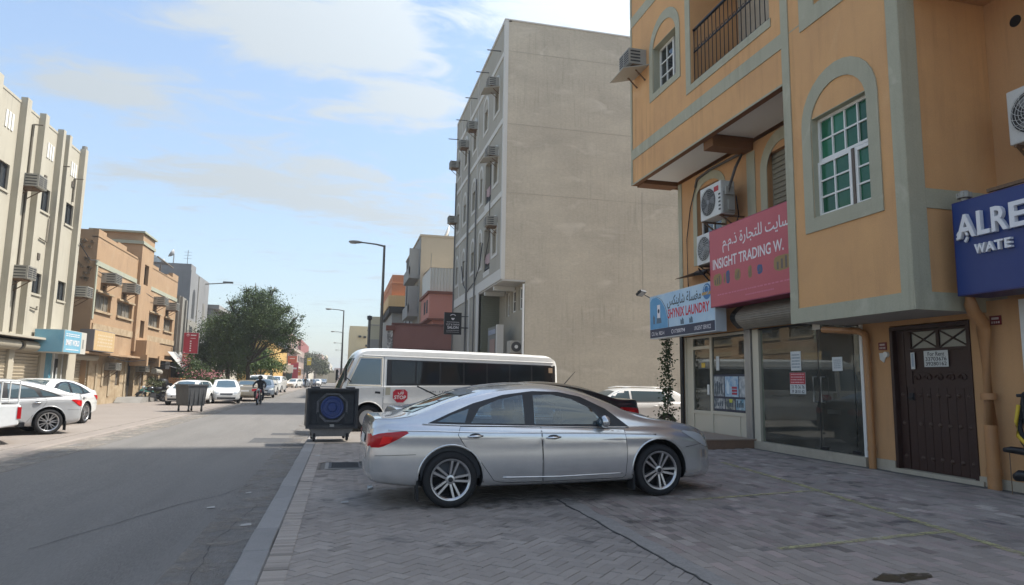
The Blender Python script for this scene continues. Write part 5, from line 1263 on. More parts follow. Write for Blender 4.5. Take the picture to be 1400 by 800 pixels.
for x in (-.40, .38):
    for yv in (.10, .72):
        mb = MB(); mb.lathe([(.03, -.03), (.085, -.028), (.10, -.015), (.10, .015), (.085, .028), (.03, .03)], (x, yv, .10), 'X', 20); wv = mb.build('wheel', RUBBER, t, smooth=40)
        mb = MB(); mb.cyl((x-.033, yv, .10), (x+.033, yv, .10), .035, n=12); mb.box(x-.05, x-.036, yv-.03, yv+.03, .09, .26); mb.box(x+.036, x+.05, yv-.03, yv+.03, .09, .26); mb.box(x-.05, x+.05, yv-.04, yv+.04, .24, .27); mb.build('castor', STEEL, wv)

# ---------------------------------------------------------------- cars on the left
ZL = -.094
t = thing('silver_car', 'light silver saloon with its tail to the road beside the white pickup', 'car', (-9.18, 20.74, ZL), R(215))
sedan(t, SILV2, detail=True, rim='multi', spoiler=False, tk=.55)
t = thing('white_car', 'clean white saloon behind the light silver one, by the closed shutters', 'car', (-9.21, 24.33, ZL), R(265))
sedan(t, WHITE, detail=True, rim='multi', spoiler=False)
# pickup with a ladder rack
t = thing('white_pickup', 'white pickup with a tubular rack and a pale board on its bed', 'pickup', (-8.97, 17.67, ZL), R(210)); t.scale = (.9, .9, .88)
mb = MB()
prof = [(-1.95, .50), (-1.98, .95), (-1.95, 1.02), (-.35, 1.02), (-.32, 1.5), (-.15, 1.72), (.9, 1.74), (1.25, 1.55), (1.75, 1.08), (2.75, .98), (2.95, .80), (2.95, .42), (1.9, .38), (-1.3, .38)]
for sd in (1, -1): pass
def loftprof(mb, prof, hw, top_in):
    vs = []; k = len(prof)
    for sd in (-1, 1):
        for x, z in prof: vs.append((x, sd*(hw-(top_in*max(0, z-1.03)/.7)), z))
    mb.add(vs, [tuple(range(k)), tuple(reversed(range(k, 2*k)))]+[(i, k+i, k+(i+1) % k, (i+1) % k) for i in range(k)])
loftprof(mb, prof, .84, .16)
B_ = mb.build('body', WHITE, t, smooth=30)
md = B_.modifiers.new('bevel', 'BEVEL'); md.width = .035; md.segments = 3; md.limit_method = 'ANGLE'; md.angle_limit = R(25)
mb = MB(); mb.box(-1.9, -.45, -.72, .72, 1.0, 1.026); mb.build('bed_floor', MATTE, t)
for sd in (1, -1):
    mb = MB(); fn = (lambda s_: (lambda u, v, n: Vector((u, s_*(.845-(.16*max(0, v-1.03)/.7)+n), v))))(sd)
    mb.prism([(-.15, 1.10), (-.05, 1.62), (.85, 1.64), (1.15, 1.50), (1.5, 1.12)], fn, -.01, .012); mb.build('window', CARGLASS, t)
    mb = MB(); mb.box(-1.985, -1.90, sd*.80-.05, sd*.80+.05, .66, .96); mb.build('tail_light', REDL, t)
    mb = MB(); mb.box(2.86, 2.965, sd*.62-.14, sd*.62+.14, .66, .84); mb.build('headlight', CLEARL, t)
    for x in (-1.15, 1.85):
        mb = MB(); mb.cyl((x, sd*.60, .33), (x, sd*.855, .33), .40, n=24); mb.build('wheel_well', WELL, t)
mb = MB(); mb.box(-2.10, -2.0, -.70, .70, .44, .56); mb.build('bumper', MATTE, t)
mb = MB(); mb.box(-2.02, -1.93, -.80, .80, .45, .50); mb.build('tow_bar', DARKM, t)
mb = MB(); RK = []
for sd in (1, -1):
    for z in (1.12, 1.62): RK.append(((-1.92, sd*.74, z), (-.4, sd*.74, z)))
    for x in (-1.92, -1.55, -1.15, -.78, -.4): RK.append(((x, sd*.74, 1.02), (x, sd*.74, 1.62)))
for x in (-1.92, -.4): RK.append(((x, -.74, 1.62), (x, .74, 1.62)))
for a, b in RK: mb.cyl(a, b, .018, n=8)
mb.build('rack', mat('rack_white', (.62, .62, .60), .45, fine=.1), t)
mb = MB(); mb.box(-1.42, -.42, .70, .725, 1.10, 1.60); mb.build('board', mat('pale_board', (.48, .47, .42), .6, fine=.06), t)
add_wheels(t, 3.0, .335, .86, .2, .21, 'steel', MATS['steel_wheel'], axles=(-1.15, 1.85))
# small cars further along
t = thing('white_hatchback', 'old white hatchback behind the grey skip, facing the camera', 'car', (-8.5, 43.0, ZL), R(262)); hatch(t, WHITE, kind='hatch', L=3.9, H=1.40, halfw=.82, wb=2.45, wr=.29, rim='steel', rimmat=MATS['steel_wheel'])
t = thing('white_saloon', 'white saloon facing the camera between the old hatchback and the beige car', 'car', (-7.12, 46.4, ZL), R(281)); hatch(t, WHITE, kind='saloon', L=4.37, H=1.46, halfw=.85, wb=2.57, wr=.31)
t = thing('beige_saloon', 'beige saloon seen from behind under the trees', 'car', (-6.25, 51.1, ZL), R(90)); hatch(t, GOLD, kind='saloon', L=4.5, H=1.42, halfw=.86, wb=2.6, wr=.31)
t = thing('grey_blue_car', 'grey blue hatchback half hidden behind the beige saloon', 'car', (-6.2, 59.5, ZL), R(276)); hatch(t, BLUEC, kind='hatch', L=4.3, H=1.48, halfw=.87, wb=2.6, wr=.31)
t = thing('white_van', 'tall white van parked beyond the trees', 'van', (-6.9, 66, ZL), R(80)); hatch(t, WHITE, kind='hatch', L=4.7, H=1.85, halfw=.92, wb=2.75, wr=.35, glass=CARGLASS)
t = thing('white_four_by_four', 'boxy white off-roader facing the camera beside the yellow building', 'car', (-7.1, 80.5, ZL), R(265)); hatch(t, WHITE, kind='hatch', L=4.4, H=1.80, halfw=.87, wb=2.6, wr=.36, rim='steel', rimmat=MATS['steel_wheel'])
t = thing('white_hatchback', 'white hatchback by the green shop door far down the street', 'car', (-7.6, 118, ZL), R(255)); hatch(t, WHITE, kind='hatch', L=4.1, H=1.5, halfw=.86, wb=2.5, wr=.31)
FARC = t
t = thing('dark_car', 'dark grey car parked next to the white hatchback far down the street', 'car', (-6.6, 126, ZL), R(265)); hatch(t, BLUEC, kind='saloon', L=4.5, H=1.45, halfw=.87, wb=2.6, wr=.31)
FARD = t
lb = ['white car in the far row below the yellow sign', 'dark car in the far row after the yellow sign', 'pale car in the far row near the bushy tree', 'third dark car of the distant row', 'white car at the distant end of the row', 'dark car at the distant end of the row', 'tiny pale car just before the tower', 'tiny dark car just before the tower']
for i, yv in enumerate((136, 146, 158, 170, 186, 204, 225, 250)):
    o = copy_tree(FARC if i % 2 == 0 else FARD, (-6.5+.5*(i % 3), yv, ZL), R(260+10*(i % 3)), lb[i]); o['group'] = 'cars parked far down the left side'
FARC['group'] = FARD['group'] = 'cars parked far down the left side'
t = copy_tree(FARD, (2.2, 92, -.04), R(95), 'dark car glimpsed between the black container and the minibus'); t['group'] = 'cars parked far down the right side'
t = copy_tree(FARC, (2.0, 150, -.04), R(92), 'white car far behind the front of the minibus'); t['group'] = 'cars parked far down the right side'

# ---------------------------------------------------------------- grey skip on the left
t = thing('skip_bin', 'battered grey metal waste bin on short legs at the road edge', 'waste bin', (-6.72, 34.3, -.1), R(38))
SKIP = mat('battered_grey_steel', (.12, .122, .125), .55, metal=.3, col2=(.06, .06, .062), nscale=3.5, namt=.4, fine=.2, streak=.4)
mb = MB(); z0, z1 = .28, 1.22; a, b = .46, .60
vs = [(-a*.82, -b*.9, z0), (a*.82, -b*.9, z0), (a*.82, b*.9, z0), (-a*.82, b*.9, z0), (-a, -b, z1), (a, -b, z1), (a, b, z1), (-a, b, z1)]
mb.add(vs, [(3,2,1,0),(0,1,5,4),(1,2,6,5),(2,3,7,6),(3,0,4,7)]); mb.add([tuple(Vector(v)*.96+Vector((0, 0, .04))) for v in vs], [(0,1,2,3),(4,5,1,0),(5,6,2,1),(6,7,3,2),(7,4,0,3)]); mb.build('tub', SKIP, t, fixn=False)
mb = MB(); mb.box(-a-.03, a+.03, -b-.03, -b+.02, z1-.04, z1+.02); mb.box(-a-.03, a+.03, b-.02, b+.03, z1-.04, z1+.02); mb.box(-a-.03, -a+.02, -b+.021, b-.021, z1-.04, z1+.02); mb.box(a-.02, a+.03, -b+.021, b-.021, z1-.04, z1+.02); mb.build('rim', SKIP, t)
mb = MB()
for i in range(4): u = -.36+i*.24; mb.box(a*.80, a*.97, u-.02, u+.02, z0+.06, z1-.05); mb.box(-.30+i*.2-.02, -.30+i*.2+.02, -b*.99, -b*.90, z0+.06, z1-.05)
mb.build('rib', SKIP, t)
for sx in (-1, 1):
    for sy in (-1, 1):
        mb = MB(); mb.box(sx*.30-.03, sx*.30+.03, sy*.46-.03, sy*.46+.03, .10, .29); lg = mb.build('leg', SKIP, t)
        mb = MB(); mb.lathe([(.02, -.025), (.07, -.02), (.08, 0), (.07, .02), (.02, .025)], (sx*.30, sy*.46, .08), 'X', 14); mb.build('castor', RUBBER, lg)

# ---------------------------------------------------------------- motorbikes, rider, people
def bike(root, col, box=False):
    for x in (-.62, .64):
        mb = MB(); mb.lathe([(.20, -.04), (.27, -.045), (.30, 0), (.27, .045), (.20, .04)], (x, 0, .30), Matrix(((1,0,0),(0,0,1),(0,-1,0))), 22); wv = mb.build('wheel', RUBBER, root, smooth=45)
        mb = MB(); mb.lathe([(.20, -.02), (.20, .02)], (x, 0, .30), Matrix(((1,0,0),(0,0,1),(0,-1,0))), 22)
        for k in range(6): mb.cyl((x, 0, .30), (x+.2*cos(k*pi/3), 0, .30+.2*sin(k*pi/3)), .008, n=5)
        mb.build('rim', ALLOY, wv)
    mb = MB(); mb.tube([(.50, 0, .80), (.1, 0, .62), (-.25, 0, .42), (-.62, 0, .32)], .04, 8); mb.tube([(.1, 0, .62), (.12, 0, .32), (-.2, 0, .30)], .035, 8); mb.build('frame', DARKM, root)
    mb = MB(); mb.box(-.16, .18, -.13, .13, .28, .52); mb.tube([(.1, -.14, .3), (-.2, -.16, .28), (-.85, -.17, .38)], .04, 8); mb.build('engine', mat('engine_grey', (.09, .09, .092), .5, metal=.5), root)
    mb = MB(); mb.lathe([(.0001, -.22), (.10, -.19), (.14, -.05), (.13, .10), (.08, .19), (.0001, .21)], (.16, 0, .80), 'X', 14); mb.build('fuel_tank', col, root, smooth=True)
    mb = MB(); mb.tube([(.02, 0, .80), (-.3, 0, .78), (-.72, 0, .82)], [.10, .13, .09], 10); mb.build('seat', BLACKP, root, smooth=True)
    mb = MB(); mb.cyl((.64, -.09, .30), (.46, -.08, .92), .022, n=8); mb.cyl((.64, .09, .30), (.46, .08, .92), .022, n=8); mb.build('fork', STEEL, root)
    mb = MB(); mb.tube([(.30, -.36, 1.00), (.42, -.2, 1.03), (.44, 0, .98), (.42, .2, 1.03), (.30, .36, 1.00)], .016, 7); mb.build('handlebar', DARKM, root)
    mb = MB(); mb.lathe([(.0001, .09), (.07, .07), (.09, 0), (.05, -.1), (.0001, -.12)], (.56, 0, .88), 'X', 12); mb.build('headlamp', CLEARL, root, smooth=True)
    mb = MB(); mb.tube([(.64+.33*cos(q), 0, .30+.33*sin(q)) for q in lin(.3, 2.4, 8)], .055, 6); mb.build('mudguard', col, root, smooth=True)
    if box: mb = MB(); mb.box(-1.02, -.62, -.22, .22, .82, 1.16); mb.build('top_box', BLACKP, root)
def figure(name, parent, joints, bones, rad, mats, matfn, head=None):
    me = bpy.data.meshes.new(name); ks = list(joints); me.from_pydata([joints[k] for k in ks], [(ks.index(a), ks.index(b)) for a, b in bones], [])
    o = bpy.data.objects.new(name, me); COL.objects.link(o); md = o.modifiers.new('s', 'SKIN'); md.use_smooth_shade = True; sb = o.modifiers.new('d', 'SUBSURF'); sb.levels = 1
    for i, k in enumerate(ks): me.skin_vertices[0].data[i].radius = (rad[k], rad[k]); me.skin_vertices[0].data[i].use_root = (i == 0)
    dg = bpy.context.evaluated_depsgraph_get(); m2 = bpy.data.meshes.new_from_object(o.evaluated_get(dg)); bpy.data.objects.remove(o)
    m2.materials.clear()
    for m in mats: m2.materials.append(m)
    for p in m2.polygons: p.material_index = matfn(p.center); p.use_smooth = True
    m2.name = name; return link(name, m2, parent)
SKIN = mat('skin', (.28, .16, .10), .6); JACK = mat('dark_jacket', (.012, .013, .017), .8); TROU = mat('dark_trousers', (.025, .026, .034), .85); SHOE = mat('shoe', (.02, .018, .016), .6)
REDB = paint('red_bike_paint', (.42, .02, .025), 0, .3)
t = thing('motorbike', 'red motorbike ridden towards the camera on the road', 'motorbike', (-4.72, 43.2, -.105), R(268)); bike(t, REDB)
rt_ = thing('person', 'rider in dark clothes and a dark helmet on the red motorbike', 'person', (-4.72, 43.2, -.105), R(268))
J = {'pelvis': (-.22, 0, .90), 'waist': (-.20, 0, 1.06), 'chest': (-.10, 0, 1.30), 'neck': (-.05, 0, 1.45), 'head': (-.01, 0, 1.56)}
RA = {'pelvis': .155, 'waist': .14, 'chest': .165, 'neck': .06, 'head': .095}
BO = [('pelvis', 'waist'), ('waist', 'chest'), ('chest', 'neck'), ('neck', 'head')]
for s_, sg in (('l', 1), ('r', -1)):
    J.update({'hip'+s_: (-.18, sg*.11, .86), 'knee'+s_: (.22, sg*.24, .72), 'ankle'+s_: (.02, sg*.21, .34), 'toe'+s_: (.2, sg*.22, .28), 'sh'+s_: (-.08, sg*.20, 1.38), 'el'+s_: (.10, sg*.36, 1.16), 'wr'+s_: (.30, sg*.33, 1.02), 'hd'+s_: (.35, sg*.32, 1.02)})
    RA.update({'hip'+s_: .10, 'knee'+s_: .075, 'ankle'+s_: .05, 'toe'+s_: .04, 'sh'+s_: .075, 'el'+s_: .052, 'wr'+s_: .038, 'hd'+s_: .042})
    BO += [('pelvis', 'hip'+s_), ('hip'+s_, 'knee'+s_), ('knee'+s_, 'ankle'+s_), ('ankle'+s_, 'toe'+s_), ('chest', 'sh'+s_), ('sh'+s_, 'el'+s_), ('el'+s_, 'wr'+s_), ('wr'+s_, 'hd'+s_)]
figure('body', rt_, J, BO, RA, [JACK, TROU, SKIN, SHOE], lambda c: 3 if c.z < .36 else 1 if c.z < .94 and c.x < .28 else 2 if c.z > 1.47 else 2 if c.x > .32 and c.z > .97 else 0)
mb = MB(); mb.lathe([(.11, -.10), (.135, -.04), (.135, .04), (.10, .11), (.0001, .14)], (-.01, 0, 1.60), 'Z', 18); hm = mb.build('helmet', BLACKP, rt_, smooth=True)
mb = MB(); mb.lathe([(.139, -.03), (.141, .03)], (-.01, 0, 1.60), 'Z', 24); mb.v = [v for v in mb.v]; keep = [f for f in mb.f if sum(mb.v[i].x for i in f)/4 > .04]; mb.f = keep; mb.mi = [0]*len(keep); mb.build('visor', CARGLASS, hm, smooth=True, fixn=False)
def walker(label, loc, rz, top, low, cover=None):
    t = thing('person', label, 'person', loc, rz)
    J = {'pelvis': (0, 0, .95), 'waist': (.01, 0, 1.1), 'chest': (.01, 0, 1.36), 'neck': (.02, 0, 1.50), 'head': (.04, 0, 1.62)}; RA = {'pelvis': .14, 'waist': .13, 'chest': .15, 'neck': .055, 'head': .095}
    BO = [('pelvis', 'waist'), ('waist', 'chest'), ('chest', 'neck'), ('neck', 'head')]
    for s_, sg in (('l', 1), ('r', -1)):
        J.update({'hip'+s_: (0, sg*.09, .9), 'knee'+s_: (.10*sg+.05, sg*.10, .50), 'ankle'+s_: (.20*sg-.06, sg*.10, .09), 'toe'+s_: (.20*sg+.08, sg*.11, .04), 'sh'+s_: (0, sg*.19, 1.42), 'el'+s_: (-.12*sg, sg*.24, 1.15), 'wr'+s_: (-.16*sg+.08, sg*.24, .92), 'hd'+s_: (-.16*sg+.10, sg*.24, .84)})
        RA.update({'hip'+s_: .095, 'knee'+s_: .065, 'ankle'+s_: .045, 'toe'+s_: .04, 'sh'+s_: .07, 'el'+s_: .05, 'wr'+s_: .036, 'hd'+s_: .04})
        BO += [('pelvis', 'hip'+s_), ('hip'+s_, 'knee'+s_), ('knee'+s_, 'ankle'+s_), ('ankle'+s_, 'toe'+s_), ('chest', 'sh'+s_), ('sh'+s_, 'el'+s_), ('el'+s_, 'wr'+s_), ('wr'+s_, 'hd'+s_)]
    figure('body', t, J, BO, RA, [top, low, SKIN, SHOE], lambda c: 3 if c.z < .07 else 1 if c.z < .97 and abs(c.y) < .2 else 2 if c.z > 1.5 or c.z < .93 else 0)
    mb = MB(); mb.lathe([(.09, -.02), (.104, .03), (.09, .08), (.0001, .115)], (.03, 0, 1.64), 'Z', 14); mb.build('hair', mat('dark_hair', (.012, .010, .009), .7), t, smooth=True)
walker('person in dark clothes walking beside the far white hatchback', (-5.6, 113, ZL), R(250), JACK, TROU)
walker('person in a brownish top standing by the yellow building', (-8.6, 82, ZL), R(280), mat('brown_shirt', (.22, .10, .05), .85), TROU)
t = thing('motorbike', 'dark motorbike parked against the tan building wall', 'motorbike', (-11.3, 46.6, ZL), R(200)); bike(t, BLACKC, True)
t2 = copy_tree(t, (-11.6, 47.7, ZL), R(215), 'second dark motorbike parked by the tan wall under a green cloth')
c_ = thing('green_cloth', 'green cloth thrown over the back of a parked motorbike', 'cloth', (-11.9, 47.4, ZL+.72)); mb = MB()
n = 8; vs = []
for i in range(n+1):
    for j in range(n+1):
        u, v = i/n*2-1, j/n*2-1; vs.append((u*.38, v*.30, .14-.28*max(abs(u), abs(v))**3+.03*mnoise.noise((u*3, v*3, 0))))
mb.add(vs, [(i*(n+1)+j, (i+1)*(n+1)+j, (i+1)*(n+1)+j+1, i*(n+1)+j+1) for i in range(n) for j in range(n)]); mb.build('fabric', mat('green_cloth', (.03, .12, .10), .9, fine=.1), c_, smooth=True)
# ---------------------------------------------------------------- air conditioners
ACB = mat('ac_beige', (.36, .345, .30), .55, col2=(.28, .265, .23), nscale=5, fine=.1)
ACW = mat('ac_white', (.60, .60, .57), .45, fine=.06)
ACD = mat('ac_grille', (.045, .045, .045), .6)
RUST = mat('rusty_tray', (.16, .10, .06), .85, fine=.25)
def window_ac(F, u, v, label, w=.62, h=.42, n0=0.0, d=.55, tray=False, group='window air conditioners'):
    t = thing('ac_unit', label, 'air conditioner', F(u, v, n0), group=group)
    mb = MB(); F.box(mb, u-w/2, u+w/2, v, v+h, n0, n0+d); mb.build('case', ACB, t, W=True)
    mb = MB(); F.box(mb, u-w/2+.03, u+w/2-.03, v+.03, v+h-.03, n0+d, n0+d+.006); g = mb.build('grille', ACD, t, W=True)
    mb = MB(); k = 6
    for i in range(k): z = v+.05+(h-.1)*i/(k-1); F.box(mb, u-w/2+.03, u+w/2-.03, z-.009, z+.009, n0+d+.006, n0+d+.018)
    F.box(mb, u-.012, u+.012, v+.03, v+h-.03, n0+d+.006, n0+d+.022)
    mb.build('slat', ACB, g, W=True)
    for sd in (-1, 1):      # vents on both cheeks
        mb = MB()
        for i in range(4): z = v+.08+(h-.16)*i/3; F.box(mb, u+sd*(w/2+.002)-.004, u+sd*(w/2+.002)+.004, z-.02, z+.02, n0+d*.35, n0+d*.9)
        mb.build('side_vent', ACD, t, W=True)
    mb = MB(); F.box(mb, u-w/2-.02, u+w/2+.02, v-.04, v-.012, n0, n0+d*.8)
    for sd in (-1, 1): mb.bar(F(u+sd*w*.4, v-.05, n0+d*.75), F(u+sd*w*.4, v-.42, n0+.01), .03)
    mb.build('bracket', RUST, t, W=True)
    if tray:
        mb = MB(); a, b = u-w*.75, u+w*.75
        mb.add([F(a, v-.05, n0), F(b, v-.05, n0), F(b, v-.24, n0+d*1.45), F(a, v-.24, n0+d*1.45), F(a, v-.075, n0), F(b, v-.075, n0), F(b, v-.265, n0+d*1.45), F(a, v-.265, n0+d*1.45)], [(0,1,2,3),(7,6,5,4),(0,4,5,1),(1,5,6,2),(2,6,7,3),(3,7,4,0)]); mb.build('tray', mat('tray_white', (.45, .42, .36), .7, fine=.1), t, W=True)
    return t
def split_ac(F, u0, u1, v0, v1, n0, n1, label, red=False, group=None):
    t = thing('ac_unit', label, 'air conditioner', F((u0+u1)/2, v0, n0), group=group)
    mb = MB(); F.box(mb, u0, u1, v0, v1, n0, n1); o = mb.build('case', ACW, t, W=True); md = o.modifiers.new('b', 'BEVEL'); md.width = .02; md.segments = 2
    s = F.text_right(); ul, ur = (u1, u0) if s < 0 else (u0, u1)       # as seen: left, right
    W = abs(u1-u0); H = v1-v0; r = min(H*.45, W*.34); uc = ul+(ur-ul)*(.40); vc = v0+H*.5
    fn = lambda a, rr, n: F(uc+rr*cos(a), vc+rr*sin(a), n)
    mb = MB(); mb.prism([(uc+r*cos(2*pi*k/28), vc+r*sin(2*pi*k/28)) for k in range(28)], F, n1-.01, n1+.004); disc = mb.build('fan_opening', ACD, t, W=True)
    mb = MB()
    for k in range(3):
        a = 2*pi*k/3+.4; mb.add([fn(a, r*.22, n1+.006), fn(a+.25, r*.9, n1+.010), fn(a+1.0, r*.88, n1+.006), fn(a+.9, r*.22, n1+.006)], [(0,1,2,3)])
    mb.prism([(uc+r*.2*cos(2*pi*k/14), vc+r*.2*sin(2*pi*k/14)) for k in range(14)], F, n1+.004, n1+.016); mb.build('fan', mat('fan_grey', (.20, .20, .20), .5), disc, W=True)
    mb = MB()
    for rr in (.3, .45, .6, .75, .9, 1.02): mb.tube([fn(a, r*rr, n1+.022) for a in lin(0, 2*pi, 28)], .004, 4)
    for k in range(16): mb.tube([fn(2*pi*k/16+q*.7, r*(.2+.82*q), n1+.024) for q in lin(0, 1, 5)], .0032, 4)
    mb.build('fan_guard', ACW if not red else mat('guard_grey', (.30, .30, .29), .5), t, W=True)
    mb = MB(); ue = ur; q = (ue-ul)/W
    for i in range(5): F.box(mb, min(ue-q*.10, ue-q*.02), max(ue-q*.10, ue-q*.02), v0+.1+i*.09, v0+.14+i*.09, n1, n1+.008)
    mb.build('vent', ACD, t, W=True)
    if red: mb = MB(); F.box(mb, min(ue-q*.30, ue-q*.10), max(ue-q*.30, ue-q*.10), v1-.22, v1-.10, n1, n1+.004); mb.build('badge', mat('badge_red', (.40, .02, .02), .5), t, W=True)
    mb = MB()
    for uu in (u0+.08, u1-.08): mb.bar(F(uu, v0-.02, .0), F(uu, v0-.02, n1), .035); mb.bar(F(uu, v0-.03, n1-.05), F(uu, v0-.40, .01), .03)
    mb.build('bracket', RUST, t, W=True)
    return t
window_ac(FO, 16.75, 10.22, 'window air conditioner on a white tray at the corner of the orange building', tray=True, w=.66, h=.44, d=.52)
a = split_ac(FW, 13.72, 14.66, 5.42, 6.22, .28, .64, 'old white outdoor unit with a red badge under the balcony soffit', red=True)
mb = MB(); FW.box(mb, 13.685, 13.718, 5.45, 5.95, .30, .60); FW.box(mb, 13.62, 13.69, 5.86, 6.05, .36, .56); FW.box(mb, 13.63, 13.69, 5.5, 5.75, .34, .5); mb.build('valve_cover', mat('cover_grey', (.33, .32, .29), .6, fine=.1), a, W=True)
split_ac(FW, 14.16, 15.02, 4.40, 5.14, .22, .56, 'clean white outdoor unit just left of the pink sign')
split_ac(FR, 6.35, 7.22, 4.86, 5.64, .12, .46, 'white outdoor unit on the orange wall above the blue sign')
mb = MB(); mb.tube([FW(15.25, 4.5, .05), FW(16.2, 4.38, .3), FW(16.3, 4.36, .5), FW(15.3, 4.30, .55)], .012, 5); 
t = thing('awning_sheet', 'thin rusty metal sheet jutting out below the clean white outdoor unit', 'metal sheet', FW(15.4, 4.30, 0)); mb = MB()
mb.add([FW(14.6, 4.36, .01), FW(16.3, 4.36, .01), FW(16.3, 4.26, .5), FW(14.6, 4.26, .62), FW(14.6, 4.35, .01), FW(16.3, 4.35, .01), FW(16.3, 4.25, .5), FW(14.6, 4.25, .62)], [(0,1,2,3),(7,6,5,4),(0,4,5,1),(1,5,6,2),(2,6,7,3),(3,7,4,0)]); mb.build('sheet', RUST, t, W=True)
def cable(label, pts, r=.012, m=None, cat='cable', name='cable', group=None):
    t = thing(name, label, cat, pts[0], group=group); mb = MB(); mb.tube(pts, r, 5); mb.build('wire', m or BLACKP, t, W=True, smooth=True); return t
cable('thick lagged pipe looping over the old outdoor unit', [FW(13.65, 5.9, .5), FW(13.6, 6.5, .32), FW(13.7, 6.92, .06), FW(15.2, 6.96, .05), FW(15.85, 6.90, .05), FW(15.95, 6.7, .05)], .035, mat('lagging', (.12, .11, .10), .85, fine=.2))
cable('black cable hanging down the orange wall to the laundry sign', [FW(15.9, 6.78, .05), FW(16.25, 6.2, .04), FW(16.45, 5.4, .05), FW(16.45, 4.4, .04), FW(16.4, 3.9, .05)], .014)
cable('black cable from the outdoor units down behind the pink sign', [FW(13.64, 5.85, .3), FW(13.7, 5.4, .2), FW(14.05, 5.2, .1), FW(14.0, 4.0, .06)], .014)

# ---------------------------------------------------------------- shop signs
def board(label, F, u0, u1, v0, v1, n0, n1, face, edge, name='shop_sign'):
    t = thing(name, label, 'sign', F((u0+u1)/2, v0, n0)); mb = MB(); F.box(mb, u0, u1, v0, v1, n0, n1); mb.build('box', edge, t, W=True)
    mb = MB(); F.box(mb, u0+.02, u1-.02, v0+.02, v1-.02, n1, n1+.004); mb.build('face', face, t, W=True); return t
PINK = mat('pink_sign_face', (.52, .11, .125), .5, col2=(.47, .095, .11), nscale=1.5, fine=.03)
n1 = XW-8.22
t = board('faded pink shop sign with white lettering and pale product pictures', FW, 10.58, 14.12, 3.26, 5.06, .30, n1, PINK, mat('pink_sign_edge', (.30, .05, .09), .6))
N = n1+.0055; SW = mat('sign_white', (.74, .70, .70), .6)
lettering(arabic('انسايت للتجارة ذ.م.م'), FW, 13.55, 11.0, 4.45, 4.84, N, SW, t, .008)
lettering('INSIGHT TRADING W.', FW, 13.98, 11.36, 4.12, 4.36, N, SW, t, .018)
OLV = mat('faded_olive_print', (.32, .215, .09), .7); BLU = mat('faded_blue_print', (.06, .10, .22), .6)
for i, (a, b, c_, d, m) in enumerate(((13.60, 13.98, 3.72, 4.02, OLV), (13.28, 13.44, 3.72, 4.04, BLU), (13.46, 13.54, 3.74, 4.0, OLV), (12.86, 13.10, 3.74, 4.02, OLV), (12.44, 12.58, 3.72, 4.02, OLV), (12.06, 12.26, 3.76, 3.98, BLU), (11.12, 11.72, 3.72, 4.06, OLV))):
    mb = MB(); pts = []; cx, cz, hw, hh = (a+b)/2, (c_+d)/2, (b-a)/2, (d-c_)/2
    for k in range(16):
        q = 2*pi*k/16; rr = 1/max(abs(cos(q)), abs(sin(q)), .75)*(.9+.16*mnoise.noise((k*.7, i*3.1, 0))); pts.append((cx+hw*min(1.05, rr)*cos(q), cz+hh*min(1.05, rr)*sin(q)))
    mb.prism(pts, FW, n1+.004, n1+.0056); p = mb.build('product_picture', m, t, W=True)
    mb = MB()
    for k in range(3): uu = a+(b-a)*(.25+.22*k); FW.box(mb, uu, uu+(b-a)*.10, c_+.05, d-.06-.04*k, n1+.0058, n1+.0066)
    mb.build('print', mat('faded_dark_print', (.16, .13, .11), .7), p, W=True)
for k, (a, b, z) in enumerate(((11.2, 13.8, 3.52), (11.7, 12.7, 3.40))): scribble(t, FW, a, b, z-.035, z+.035, n1+.0052, 1, mat('faded_pink_print', (.62, .19, .25), .6), 22)
# laundry sign
PBL = mat('laundry_sky', (.55, .66, .72), .45, col2=(.22, .44, .66), nscale=.9, namt=.5)
nl = XW-8.25
t = board('white and blue laundry sign with red lettering over the laundry door', FW, 13.98, 17.42, 2.72, 3.90, .42, nl, PBL, mat('sign_edge', (.55, .58, .60), .5))
N = nl+.0055
BLD = mat('laundry_blue', (.055, .23, .45), .45, col2=(.12, .34, .55), nscale=2)
mb = MB(); mb.prism([(17.39, 2.98), (17.39, 3.74), (17.25, 3.83), (17.0, 3.84), (16.72, 3.72), (16.5, 3.50), (16.36, 3.2), (16.34, 2.98)], FW, nl+.004, nl+.0052); mb.build('arch_panel', BLD, t, W=True)
pts = [(17.25, 3.85), (17.0, 3.86), (16.70, 3.74), (16.47, 3.51), (16.33, 3.2), (16.31, 2.98)]
mb = MB(); mb.band(pts, [(u-.025, v) for u, v in pts], FW, nl+.004, nl+.006); mb.build('arch_line', NAVY, t, W=True)
mb = MB(); FW.box(mb, 14.0, 17.40, 2.74, 2.975, nl+.004, nl+.0056); mb.build('footer', mat('footer_navy', (.025, .03, .06), .5), t, W=True)
RED = mat('sign_red', (.56, .02, .03), .5)
lettering('SHYNIX LAUNDRY', FW, 16.33, 14.22, 3.20, 3.45, N, RED, t, .028)
lettering(arabic('مغسلة شاينكس'), FW, 16.36, 14.60, 3.46, 3.80, N, mat('sign_dark', (.05, .055, .06), .6), t, .012)
FT = nl+.0062
lettering('C.R. No. 9823-4', FW, 17.30, 16.55, 2.80, 2.90, FT, SW, t); lettering('17300794', FW, 15.98, 15.42, 2.80, 2.90, FT, SW, t, .01); lettering('URGENT SERVICE', FW, 14.95, 14.18, 2.80, 2.90, FT, SW, t)
mb = MB(); mb.tube([FW(16.08+.05*cos(q), 2.85+.05*sin(q), FT) for q in lin(0, 2*pi, 14)], .008, 5); mb.build('phone_symbol', SW, t, W=True)
mb = MB(); mb.prism([(14.33+.19*cos(2*pi*k/20), 3.68+.19*sin(2*pi*k/20)) for k in range(20)], FW, nl+.004, nl+.0052); e = mb.build('emblem', mat('emblem_blue', (.04, .16, .36), .5), t, W=True)
